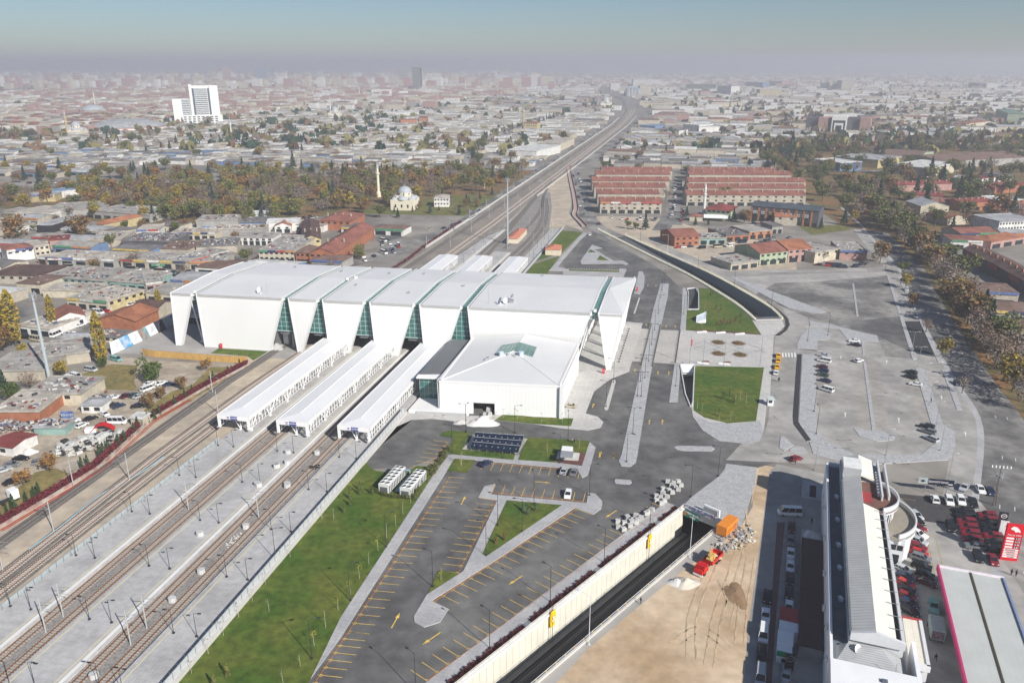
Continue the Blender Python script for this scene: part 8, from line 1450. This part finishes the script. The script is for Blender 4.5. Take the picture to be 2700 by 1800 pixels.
TW=[('h',490,245,548,245,60,95,'dark','slate','dark slab tower alone on the hazy skyline'),('g',1540,190,1585,190,30,90,'pink','zinc','pinkish tower in the haze behind the hotel'),('g',1770,180,1830,180,30,85,'blue','slate','blue glass tower in the haze behind the hotel'),('g',1590,235,1628,235,40,30,'white','zinc','white mid-rise block behind the hotel'),('g',1650,235,1690,235,40,30,'cream','zinc','cream mid-rise block behind the hotel'),('g',1505,230,1560,230,40,28,'cream','zinc','long cream mid-rise just behind the hotel'),('g',1715,225,1755,225,40,28,'cream','zinc','cream mid-rise, last in line behind the hotel'),('h',210,275,350,272,40,22,'white','white','white colonnaded mall far beyond the workshops'),('h',350,270,600,262,40,14,'white','white','low white hall beside the dark slab tower'),('h',1855,235,1920,235,50,30,'white','white','white grain store beside the far tracks'),('h',2055,270,2130,270,40,34,'cream','sand','cream grain silo block beside the tracks'),('h',2170,275,2190,275,20,26,'white','white','narrow white silo tower by the far trees'),('h',2010,205,2200,205,60,34,'white','zinc','long white factory with many bays on the horizon'),('i',1090,235,1175,235,50,42,'stone','sand','grey flour mill with tall silo bays'),('i',1010,232,1088,232,40,32,'cream','sand','cream mill wing beside the grey silo bays'),('i',945,225,1010,228,40,28,'white','blue','white and blue mill office beside the silos'),('i',530,275,680,275,40,24,'yellow','sand','bright yellow factory block on the right horizon'),('i',235,255,330,260,40,30,'white','zinc','white factory with bays behind the red roofed blocks'),('i',330,250,430,250,40,30,'grey','zinc','grey factory behind the red roofed blocks'),('i',120,280,190,280,30,20,'pink','tile','pink block with red roof below the factories'),('i',140,320,285,320,24,14,'pink','rust','long pink school with rust roof below the factories'),('i',195,355,320,355,24,15,'cream','rust','cream school with rust roof, front of two'),('i',330,350,410,350,24,14,'cream','rust','cream school wing with rust roof beside the front school'),('i',435,205,550,210,40,22,'blue','blue','blue sheet factory on the horizon'),('i',20,235,230,240,60,26,'green','green','green sheet factory on the horizon'),('i',590,200,680,205,40,24,'pink','zinc','pink mid-rise factory on the horizon'),('i',2090,230,2170,230,30,26,'white','white','white cube block in the haze at far right'),('i',2010,220,2080,225,30,26,'dark','slate','dark glass block in the haze at far right'),('i',1945,520,2110,500,20,14,'cream','tile','cream school with red hipped roofs among dark trees'),('i',2080,570,2340,575,26,8,'yellow','rust','pale yellow hall with rust roof among dark trees'),('i',2260,430,2352,470,30,20,'green','green','green glazed block at the right edge'),('i',2240,465,2295,465,4,12,'white','white','blank white wall panel beside the green block'),('i',915,580,1035,585,22,10,'cream','rust','cream house with rust hipped roof before the courthouse'),('i',0,520,108,528,40,13,'white','white','plain white cube factory right of the track bend'),('i',110,530,292,525,40,11,'white','zinc','white factory with orange end beside the white cube'),('h',1345,705,1510,660,40,9,'white','white','long white warehouse beside the railway street'),('h',1510,650,1605,605,30,9,'cream','sand','cream warehouse beside the railway street'),('h',2160,540,2325,550,30,9,'white','tar','white modern block with black windows by the frontage road'),('h',2060,510,2160,515,40,9,'blue','blue','blue grey hall beside the white modern block'),('h',410,470,520,468,30,9,'orange','orange','bright orange hall among far workshops'),('h',535,455,590,455,30,10,'orange','red','red roofed hall beside the bright orange one'),('h',290,415,535,415,50,10,'white','white','long white hall among far workshops')]
for r_,x1,y1,x2,y2,dp_,h,wl,rf,lab in TW:
 A_,B_=W(r_,x1,y1),W(r_,x2,y2);o=bld(A_,B_,dp_,h,wl,rf,'flat' if rf not in('tile','rust') else 'hip',lab,name='tower_block' if h > 60 else 'large_building',cat='tower' if h > 60 else 'building')
 if h > 18:grid_front(o,A_,B_,2,h-1,max(3,int((B_-A_).length/7)),max(2,int(h/5)),WM['grey'],.55)
for k in range(4):c=W('h',1975+k*22,272);o=thing('grain_silo','pale blue round grain silo beside the tracks','silo',c,'round grain silos by the tracks');MB().lathe(c,[(10,0),(10,26)],16).build('drum',[RM['zinc']],o);MB().lathe(c,[(10.3,26),(0,31)],16).build('roof',[RM['blue']],o)
def near_line(p,L_,w):return any((p-q).length < w for q in L_)
AVL=along(AVE,90);FRL=along([q for q in FRONT],120);STREETS=[along([T(-1000,610),T(-700,640),T(-530,690),T(-380,790),T(-240,850),T(-170,880)],80),along([T(-300,1900),T(-320,1300),T(-290,1020),T(-240,870)],120)]
PARK=[T(-700,575),T(-560,535),T(-420,500),T(-300,515),T(-268,575),T(-166,600),T(-168,900),T(-330,830),T(-530,725),T(-680,690)];WOOD=[T(112,600),T(190,600),T(330,720),T(520,880),T(520,1280),T(330,1380),T(200,1300),T(90,1200),T(70,1000),T(100,800)]
def inside(p,P_):
 c=False;j=len(P_)-1
 for i in range(len(P_)):
  if(P_[i].y > p.y)!=(P_[j].y > p.y) and p.x < (P_[j].x-P_[i].x)*(p.y-P_[i].y)/(P_[j].y-P_[i].y)+P_[i].x:c=not c
  j=i
 return c
def visible(p):
 zc=p.y*math.cos(PITCH)+CAMH*math.sin(PITCH);return abs(p.x) < zc*.66 and p.y > 118
def free(p,rad):
 a_,b_=inv(p);sh_=-18*max(0,(b_-1560)/500) if b_ < 2080 else-18-(b_-2080)*.15
 if b_ < 6000 and-178+sh_ < a_+rad and a_-rad < -112+sh_ and b_ > 430 and not(b_ < 900):return False
 if b_ < 900 and-178 < a_+rad and a_-rad < -20 and b_ > 80:return False
 if inside(p,PARK) or(inside(p,WOOD)):return False
 if near_line(p,AVL,24+rad*.3) or any(near_line(p,s,14+rad*.5)for s in STREETS):return False
 return all(abs(a_-x)+abs(b_-y) > (rad+r_)*.95 for x,y,r_ in BLD)
far_mb=MB();FM=[WM['stone'],RM['concrete'],RM['sand'],RM['tar'],RM['white'],RM['zinc'],RM['rust'],RM['tile'],WM['white'],WM['cream'],WM['pink']]
cnt=dict(workshop=0,warehouse=0,apartment_block=0,house=0);ROOFN=dict(concrete='grey',sand='sandy',tar='dark',white='white',zinc='zinc',rust='rust-red',tile='red tiled',blue='blue')
def town(a0,a1,b0,b1,row,wr,hr,dr,kinds,where,name='workshop',cat='workshop',lim=300,street=11,skip=.06,aisle=0):
 b=b0
 while b < b1:
  dp_=rnd.uniform(*dr);a=a0+rnd.uniform(0,10)
  while a < a1:
   w=rnd.uniform(*wr);p=T(a+w/2,b+dp_/2)
   if rnd.random() > skip and visible(p) and free(p,min(w,dp_)*.5):
    h=rnd.uniform(*hr);rf=rnd.choice(kinds);wl=rnd.choice(('stone','cream','white','grey','white','cream','pink' if name!='workshop' else 'blue'))
    kd=rnd.choice(('flat','flat','flat','gable')) if rf in('concrete','sand','tar') else 'gable' if rf in('white','zinc','blue') else 'hip'
    if name =='warehouse' and kd =='gable':kd=rnd.choice(('gable','gablef'))
    A_,B_=T(a,b),T(a+w-.6,b)
    if cnt[name] < lim:
     cnt[name] +=1;lab='%s-roofed %s %s'%(ROOFN[rf],cat,where);nr=b < 760
     bld(A_,B_,dp_,h,wl,rf,kd,lab,name,cat,group=lab,rh=rnd.uniform(.8,1.6) if name =='workshop' else 2.4,junk=rnd.choice((0,6,14)) if b < 1000 and name =='workshop' else 0,parts=b < 1250,sign=rnd.choice((0,1,2)) if nr else 0,door=2 if nr else 0)
     BLD.pop()
    else:far_mb.prism([A_,B_,T(a+w-.6,b+dp_),T(a,b+dp_)],0,h,rnd.choice((0,8,9,8)) if name!='apartment_block' else rnd.choice((8,9,10,10)),dict(concrete=1,sand=2,tar=3,white=4,zinc=5,rust=6,tile=7,blue=5)[rf])
   a +=w+(0 if rnd.random() < .8 else rnd.uniform(2,7));
  b +=dp_+(street if int(b)%2 else street*.6)
GREYS=('concrete','concrete','concrete','sand','tar','tar','white','zinc','zinc','rust')
town(-520,-190,300,520,0,(12,30),(3.8,5.2),(14,20),GREYS,'near the scrapyards left of the hall',lim=45)
town(-118,70,760,1000,0,(14,36),(4.5,6.5),(14,20),GREYS,'behind the red-roofed terraces',lim=130);town(130,330,330,600,0,(16,34),(4.5,7),(14,20),('tile','rust','brown' if 0 else 'rust','concrete','zinc'),'beyond the tree-lined avenue',lim=170)
town(-1000,-640,700,830,0,(10,30),(3.8,6),(13,19),GREYS,'in the dense quarter beyond the park',lim=170);town(-1000,-182,830,1180,0,(8,25),(3.4,6.4),(11,17),GREYS,'in the dense quarter beyond the park',lim=300)
town(-1150,-182,1180,1900,0,(10,32),(3.6,7),(12,19),GREYS,'far',lim=300);town(-112,420,1000,1500,0,(18,50),(5,8),(18,28),GREYS,'among the halls right of the railway',name='warehouse',cat='warehouse',lim=130,skip=.3)
town(-1900,-1000,1150,2100,0,(16,30),(9,16),(12,16),('tile','rust','sand','concrete','sand'),'in the hazy red-roofed quarter at left','apartment_block','apartment block',lim=150,street=16,skip=.25);town(-2600,-700,1900,4200,0,(20,46),(8,20),(14,22),('rust','concrete','sand','concrete','sand'),'in the hazy quarter behind the hotel','apartment_block','apartment block',lim=230,street=34,skip=.35)
town(-700,-260,1900,4200,0,(18,60),(5,11),(20,36),GREYS,'in the hazy sheds beyond the workshops','warehouse','warehouse',lim=230,street=26,skip=.3);town(-240,2300,1500,4200,0,(18,64),(5,13),(18,36),GREYS+('rust','tile','tar','concrete'),'on the hazy plain right of the tracks','warehouse','warehouse',lim=295,street=34,skip=.45)
def scatter_far(n,x0,x1,y0,y1,hs,wl):
 for _ in range(n):
  y=math.exp(rnd.uniform(math.log(y0),math.log(y1)));x=rnd.uniform(x0,x1)*y;p=Vector((x,y,0))
  if visible(p):w,d_=rnd.uniform(14,50),rnd.uniform(14,30);a,b=inv(p);far_mb.prism([T(a,b),T(a+w,b),T(a+w,b+d_),T(a,b+d_)],0,rnd.uniform(*hs),rnd.choice(wl),rnd.choice((1,2,3,5,1,2,6,4)))
scatter_far(4200,-.66,.66,4200,11000,(6,16),(8,9,10));scatter_far(420,-.66,.05,3600,9000,(22,55),(8,9,10))
put(far_mb.build('distant_town',FM),'hazy mass of distant roofs and blocks reaching the horizon',kind='stuff')

# ---------------------------------------------------------------- trees
def tree_tpl(name,label,h,r_,mats_,mi,n,shape='round',trunk=BARK,s=(.3,.6),base=.25):
 o=thing(name,label,'tree');mb=MB();th=h*(base+.25);mb.tube((0,0,0),(.1,.05,th),h*.022,h*.012,n=6)
 br=5 if shape!='cone' else 0;tips=[]
 for k in range(br):
  a_=k*6.283/br+rnd.random();q=Vector((math.cos(a_)*r_*.6,math.sin(a_)*r_*.6,h*rnd.uniform(.55,.85))) if shape =='round' else Vector((math.cos(a_)*r_*.5,math.sin(a_)*r_*.5,h*rnd.uniform(.5,.8)));p0=Vector((0,0,h*rnd.uniform(base*.8,base+.15)));mb.tube(p0,q,h*.011,h*.004,n=4);tips.append(q)
  if shape =='bare' or len(mi) > 2:
   for j in range(3):mb.tube(p0.lerp(q,rnd.uniform(.4,.8)),q+Vector((rnd.gauss(0,r_*.4),rnd.gauss(0,r_*.4),rnd.uniform(0,h*.2))),h*.006,h*.002,n=3)
 mb.tube((.1,.05,th),(0,0,h*.92),h*.012,h*.004,n=4);mb.build('trunk',[trunk],o,local=True);mb=MB()
 if shape =='cone':
  def fn():t_=rnd.random()**1.3;a_=rnd.uniform(0,6.283);q=r_*(1-t_)*(.35+.65*math.sqrt(rnd.random()))*(.8+.25*math.sin(t_*34));return Vector((q*math.cos(a_),q*math.sin(a_),h*(base*.5+(1-base*.5)*t_)))
 elif shape =='column':
  def fn():t_=rnd.random();a_=rnd.uniform(0,6.283);q=r_*(math.sin(3.14*min(1,t_*.88+.12))**.6)*(.5+.5*math.sqrt(rnd.random()))*(.85+.3*rnd.random());return Vector((q*math.cos(a_),q*math.sin(a_),h*(.1+.9*t_)))
 else:
  blobs=[]
  for k in range(13):a_=rnd.uniform(0,6.283);q=r_*.66*math.sqrt(rnd.random());z=h*rnd.uniform(base+.12,.88);blobs.append((Vector((q*math.cos(a_),q*math.sin(a_),z)),r_*rnd.uniform(.28,.5)))
  def fn():c,rr=rnd.choice(blobs);v=Vector((rnd.gauss(0,1),rnd.gauss(0,1),rnd.gauss(0,.8))).normalized()*rr*(.6+.45*rnd.random());return c+v
 clumps(mb,n,fn,s[0],s[1],mi);mb.build('crown',mats_,o,local=True);return o
L_=LEAF
KT={}
def T_(key,*a,**k):KT[key]=tree_tpl(*a,**k)
T_('olive','broadleaf_tree','',10,4.6,[L_['olive'],L_['green']],[0,1],900);T_('russet','autumn_tree','',9.5,4.4,[L_['russet'],L_['orange'],L_['olive']],[0,0,1,2],900);T_('orange','autumn_tree','',8.5,3.8,[L_['orange'],L_['gold'],L_['russet']],[0,0,1,2],700)
T_('gold','autumn_tree','',9,4,[L_['gold'],L_['yellow'],L_['olive']],[0,1,2],800);T_('poplar','poplar_tree','',15,1.9,[L_['yellow'],L_['gold'],L_['olive']],[0,0,1,2],1100,shape='column',s=(.25,.5));T_('greenpoplar','poplar_tree','',16,1.8,[L_['olive'],L_['willow']],[0,1],700,shape='column',s=(.3,.6))
T_('bare','bare_tree','',9,4.2,[L_['twig'],L_['twigred']],[0,0,1],420,s=(.14,.42));T_('barered','bare_tree','',8.5,4,[L_['twigred'],L_['russet']],[0,0,1],460,s=(.16,.4));T_('pine','pine_tree','',12,3.2,[L_['pine']],[0],900,shape='cone',s=(.25,.55));T_('blue','spruce_tree','',11,3.0,[L_['bluepine'],L_['pine']],[0,0,1],700,shape='cone',s=(.25,.55));T_('willow','willow_tree','',10,5,[L_['willow'],L_['olive']],[0,0,1],1000)
T_('green','broadleaf_tree','',8,4.5,[L_['bush'],L_['green']],[0,0,1],1100,s=(.25,.5),base=.05)
DESC=dict(olive='olive green broadleaf tree',russet='russet autumn tree',orange='bright orange autumn tree',gold='golden autumn tree',poplar='tall yellow poplar',greenpoplar='tall olive poplar',bare='bare grey-brown tree',barered='bare reddish tree',pine='dark green pine',blue='blue grey spruce',willow='yellow-green weeping willow',green='dense round green tree')
def tree(k,p,where,sc=1.0,label=None,group=None):
 lab=label or DESC[k]+' '+where;sz=sc if isinstance(sc,tuple) else(sc*rnd.uniform(.92,1.12),sc*rnd.uniform(.92,1.12),sc*rnd.uniform(.9,1.1));place(KT[k],tw(p,0),rnd.uniform(0,6.28),sz,lab,group or(None if label else lab));
for k,r_,x,y,sc,lab in[('poplar','x',230,690,1.5,'tall yellow poplar at the picture edge, tallest of the group'),('poplar','x',60,560,1.25,'yellow poplar behind the tallest one at the picture edge'),('poplar','x',740,460,1.0,'slim yellow poplar beside the small garage'),('poplar','x',1420,960,1.35,'yellow poplar standing before the wicker fence'),('poplar','j',85,560,.8,'yellow green poplar beside the hall corner'),('green','x',2050,1180,1.15,'big round green tree in the scrapyard clearing'),('gold','x',870,1120,.75,'yellow and russet shrub tree beside the mast foot'),('barered','x',430,1290,.8,'thin reddish tree before the wide concrete roof'),('green','x',130,1450,.9,'dark green tree at the yard edge'),('pine','x',70,1290,.6,'dark conifer at the yard edge by the picture border'),('russet','x',60,760,1.1,'russet tree below the yellow poplars'),('gold','x',330,860,.7,'yellow shrub tree by the glazed wall'),('orange','y',690,860,.62,'small orange tree beside the scrapyard lane'),('orange','y',330,1050,.6,'small orange tree over a black saloon'),('russet','x',2230,1420,.45,'small russet tree by the dark blue saloon'),('russet','x',2050,1567,.6,'russet shrub tree over the black saloon'),('russet','j',310,1360,.55,'russet tree before the food van on the slope'),('orange','j',570,1170,.55,'thin orange sapling by the wicker fence'),('green','x',1440,990,.5,'low dark bush at the poplar foot'),('olive','u',790,850,.95,'weeping olive tree behind the hall roof'),('willow','u',1960,800,.95,'weeping willow by the long brick building'),('russet','t',240,860,2.0,'huge russet plane tree at the upper picture edge'),('russet','t',1100,800,1.9,'huge russet plane tree above the shop rows'),('barered','t',1850,1170,1.2,'pale bare tree before the shop row'),('barered','u',150,740,1.1,'reddish bare tree on the workshop street'),('bare','u',140,990,1.0,'grey bare tree near the roadside board'),('bare','t',780,560,.9,'bare tree beside the long white building'),('olive','t',1740,680,.8,'green tree beside the orange hipped shop'),('olive','a',735,560,.6,'small green tree on the workshop roof line'),('bare','t',520,1480,.7,'small bare tree before the turquoise workshop'),('russet','w',860,1040,1.45,'big round russet tree at the avenue corner'),('bare','w',270,1020,.8,'bare orange tinted tree before the cream house'),('olive','v',1320,420,1.2,'olive tree beside the white minaret'),('olive','v',1600,410,1.35,'large olive tree behind the pale green mosque'),('russet','v',1810,620,1.1,'russet tree beside the mall front'),('bare','v',1000,400,1.5,'large bare brown tree at the terrace end'),('olive','v',605,680,.6,'small round tree on the dusty lot, first of two'),('olive','v',685,690,.62,'small round tree on the dusty lot, second of two'),('pine','v',790,690,.95,'dark fir tree on the dusty lot'),('pine','v',1215,555,.75,'dark cypress by the mosque street'),('pine','v',1305,650,.65,'dark cypress before the small pavilion'),('pine','v',1700,605,.8,'dark cypress at the mosque hall corner'),('pine','v',1440,640,.4,'clipped dark conifer before the fabric canopy'),('pine','w',490,640,1.0,'dark spruce on the lawn by the avenue'),('gold','w',590,610,1.1,'olive gold tree beside the dark spruce'),('pine','w',250,680,.7,'dark fir on the small lawn'),('pine','w',1600,740,1.1,'dark cedar before the cream corner shop'),('pine','h',390,1110,.7,'dark pine beside the domed mosque'),('olive','h',265,1110,1.2,'olive tree at the foot of the slender minaret'),('russet','h',150,1080,1.2,'russet tree near the slender minaret')]:tree(k,W(r_,x,y),'',sc,lab)
for off,n_,sc,z in((10.5,62,1.5,'along the far side of the avenue'),(-7.5,17,.8,'on the avenue median')):
 for i,p in enumerate(along(offset_line(AVE,off),n_)):
  if p.y < 118 or not visible(p):continue
  if off < 0 and not(14 <=i*2.7 <=30 and p.y > 235):continue
  k=rnd.choice(('bare','barered','bare','bare','gold','barered','bare','russet') if p.y < 420 else('olive','russet','bare','pine','olive','barered'));tree(k,p+Vector((rnd.uniform(-1.5,1.5),rnd.uniform(-2,2),0)),z,sc*rnd.uniform(.85,1.2))
for i,p in enumerate(along(offset_line(AVE,18),90)):
 if visible(p) and rnd.random() < .75:tree(rnd.choice(('pine','olive','bare','bare','olive','barered')),p+Vector((rnd.uniform(-4,4),rnd.uniform(-4,4),0)),'in the second row beyond the avenue',rnd.uniform(1.0,1.6))
def grove(P_,n,kinds,where,sc,near=3.5,ok=None):
 xs=[p.x for p in P_];ys=[p.y for p in P_];got=[];tries=0
 while len(got) < n and tries < n*40:
  tries +=1;p=Vector((rnd.uniform(min(xs),max(xs)),rnd.uniform(min(ys),max(ys)),0))
  if not inside(p,P_) or not visible(p) or any((p-q).length < near for q in got):continue
  a_,b_=inv(p)
  if any(abs(a_-x)+abs(b_-y) < r_*.9 for x,y,r_ in BLD) or(ok and not ok(p)):continue
  got.append(p);tree(rnd.choice(kinds),p,where,rnd.uniform(*sc))
PK=[T(-620,560),T(-470,510),T(-330,520),T(-275,580),T(-172,610),T(-172,850),T(-330,805),T(-520,715)]
lawn_=[T(-262,575),T(-170,585),T(-168,690),T(-215,680)]
grove(PK,330,('russet','orange','bare','barered','gold','bare','gold','willow','barered','bare','olive','bare'),'in the autumn park',(1.05,1.6),5.0,lambda p:not inside(p,lawn_))
grove([T(-480,525),T(-400,500),T(-300,520),T(-278,560),T(-380,585)],34,('willow','willow','gold','olive','blue','pine'),'at the near edge of the park',(1.0,1.5),6.5)
grove(PK,34,('blue','pine','gold','willow'),'in the autumn park',(.9,1.4),7,lambda p:not inside(p,lawn_));grove([T(-560,640),T(-520,600),T(-300,650),T(-300,720)],22,('greenpoplar',),'in the middle of the park',(.8,1.1),8);grove(lawn_,26,('pine','russet','bare','olive','blue'),'on the park lawn by the mosque',(.4,.75),7)
grove(WOOD,270,('pine','olive','olive','bare','pine','green','russet','barered','olive'),'in the dark wood beyond the avenue',(1.2,1.8),8)
grove([T(-760,640),T(-640,660),T(-540,640),T(-300,770),T(-182,830),T(-182,875),T(-380,835),T(-640,770),T(-790,730)],90,('olive','pine','bare','gold','russet'),'along the boulevard behind the park',(1.0,1.5),6)
ln=along([T(-245,880),T(-285,1020),T(-325,1300),T(-300,1900)],60)
for p in ln:tree(rnd.choice(('olive','pine','bare')),p+Vector((rnd.uniform(-8,8),rnd.uniform(-8,8),0)),'along the road through the workshops',rnd.uniform(.8,1.2))
def freeish(p):a_,b_=inv(p);return not(-176 < a_ < -112)
grove([T(-560,310),T(-190,300),T(-190,480),T(-330,500),T(-560,520)],26,('bare','barered','russet','olive'),'between the workshops left of the hall',(.5,.9),8);grove([T(-1000,840),T(-190,890),T(-190,1250),T(-1100,1250)],110,('olive','pine','bare','olive','russet'),'among the dense workshops beyond the park',(.9,1.4),10,freeish);grove([T(-110,720),T(110,720),T(110,1500),T(-110,1500)],70,('olive','pine','bare','russet'),'among the halls right of the railway',(.7,1.2),10,freeish)
mb=MB();FT=[L_['pine'],L_['olive'],L_['twig'],L_['russet']]
def far_tree(p,s):
 k=rnd.choice((0,0,1,1,2,3))
 for _ in range(7):v=Vector((rnd.gauss(0,s*.5),rnd.gauss(0,s*.5),s*rnd.uniform(.2,1.5)));e=Vector((rnd.uniform(-1,1),rnd.uniform(-1,1),rnd.uniform(-.4,.4))).normalized()*s*.7;f_=Vector((rnd.uniform(-.5,.5),rnd.uniform(-.5,.5),1)).normalized()*s*.55;c=p+v;mb.add([c-e-f_,c+e-f_*.6,c+e*.7+f_,c-e*.6+f_],[(0,1,2,3)],k)
for _ in range(8200):
 y=math.exp(rnd.uniform(math.log(1050),math.log(7500)));p=Vector((rnd.uniform(-.68,.68)*y,y,0));a_,b_=inv(p)
 dens=.5+.5*math.sin(p.x*.004+1)*math.sin(p.y*.003);right=.9 if(a_ > 60 and b_ < 3200) else .5
 sh_=-18*max(0,(b_-1560)/500) if b_ < 2080 else-18-(b_-2080)*.15
 if rnd.random() > dens*right*1.2 or-190+sh_ < a_ < -105+sh_:continue
 far_tree(p,rnd.uniform(4.5,8.5))
WD2=[T(-1500,1450),T(-1000,1280),T(-820,1180),T(-820,1330),T(-980,1420),T(-1500,1700)]
for _ in range(420):p=Vector((rnd.uniform(-1500,-500),rnd.uniform(900,1900),0));(far_tree(p,5) if inside(p,WD2) else None)
put(mb.build('distant_woods',FT),'hazy mass of far-off trees between the distant roofs',kind='stuff')
CC=('white','white','white','silver','silver','grey','black','navy','red','maroon','beige');ncar=0
def street_cars(pts,n,where,jit=1.0,lanes=(-3,3),face=0):
 global ncar
 Q_=along([tw(p,.06)for p in pts],n+2)
 for i in range(n):
  if rnd.random() < .25 or ncar > 280:continue
  p=Q_[i+1];d=(Q_[i+2 if i+2 < len(Q_) else i+1]-Q_[i]).normalized();nn=Vector((-d.y,d.x,0));k=rnd.choice(('saloon','hatchback','saloon','hatchback','van','suv','minibus'));c=rnd.choice(CC);p=p+nn*(rnd.choice(lanes)+rnd.uniform(-.4,.4))+d*rnd.uniform(-jit,jit)
  if not visible(p):continue
  o=ob(NM[k],FARM[k],None,p,COLS[c]);o.rotation_euler.z=math.atan2(d.y,d.x)+face+rnd.choice((0,math.pi));lab='%s %s %s'%({'beige':'beige','maroon':'dark red','navy':'dark blue'}.get(c,c),CT[k],where);put(o,lab,CT[k],lab);ncar +=1
street_cars(px('a',[(330,290),(800,300),(1290,335)]),34,'on the street before the long shop row',lanes=(-4,4));street_cars(px('a',[(720,590),(1000,480),(1290,330),(1640,200)]),24,'on the workshop street near the hall corner',lanes=(-3.5,3.5));street_cars(px('u',[(1150,640),(1550,430),(1900,330)]),18,'on the street beside the brown roof',lanes=(-3.2,3.2));street_cars(px('u',[(1780,850),(2150,760),(2330,700)]),14,'in the yard by the willow',face=R(70),lanes=(-4,0,4));street_cars(px('u',[(2100,640),(2250,600),(2300,720)]),12,'in the yard by the willow',lanes=(-5,0,5));street_cars(px('r',[(150,480),(500,370),(700,300),(900,100)]),22,'parked beside the railway wall street',lanes=(-3,3))
street_cars(px('v',[(1090,640),(1150,420),(1140,180)]),30,'on the street between the red terraces',lanes=(-4.5,4.5));street_cars(px('v',[(1110,600),(1160,400),(1150,200)]),16,'on the street between the red terraces',lanes=(4.5,));street_cars(px('v',[(380,575),(720,580),(960,590)]),9,'before the first red-roofed terrace',face=R(80));street_cars(px('v',[(1000,900),(1500,865),(1900,830),(2300,760)]),20,'on the dusty street before the workshops');street_cars(px('v',[(1880,620),(2300,640)]),10,'before the shopping block');street_cars(FRONT[3:10],20,'driving on the frontage road');street_cars(px('w',[(150,1040),(480,1070),(760,1060)]),9,'on the lot before the pink corner workshop');street_cars(px('c',[(2050,330),(2200,560)]),6,'before the dark shop terrace',lanes=(-3,3));street_cars([T(-1000,612),T(-700,642),T(-530,692),T(-380,792),T(-240,852)],36,'on the boulevard behind the park',lanes=(-4,0,4));street_cars([T(-300,1900),T(-320,1300),T(-290,1020),T(-240,872)],40,'on the road through the far workshops');street_cars([T(-164.5,600),T(-168,900),T(-170,1500)],26,'on the street beside the railway');street_cars(px('h',[(900,720),(1220,740),(1400,700)]),22,'in the lot beside the far railway street',lanes=(-6,-2,3));street_cars(px('u',[(1230,400),(1500,360)]),14,'parked at the park edge',face=R(85));street_cars(px('i',[(200,790),(700,770),(1000,790)]),18,'before the sign-lined shops');street_cars(px('w',[(620,300),(760,640)]),8,'under the avenue trees')


bpy.context.view_layer.update()
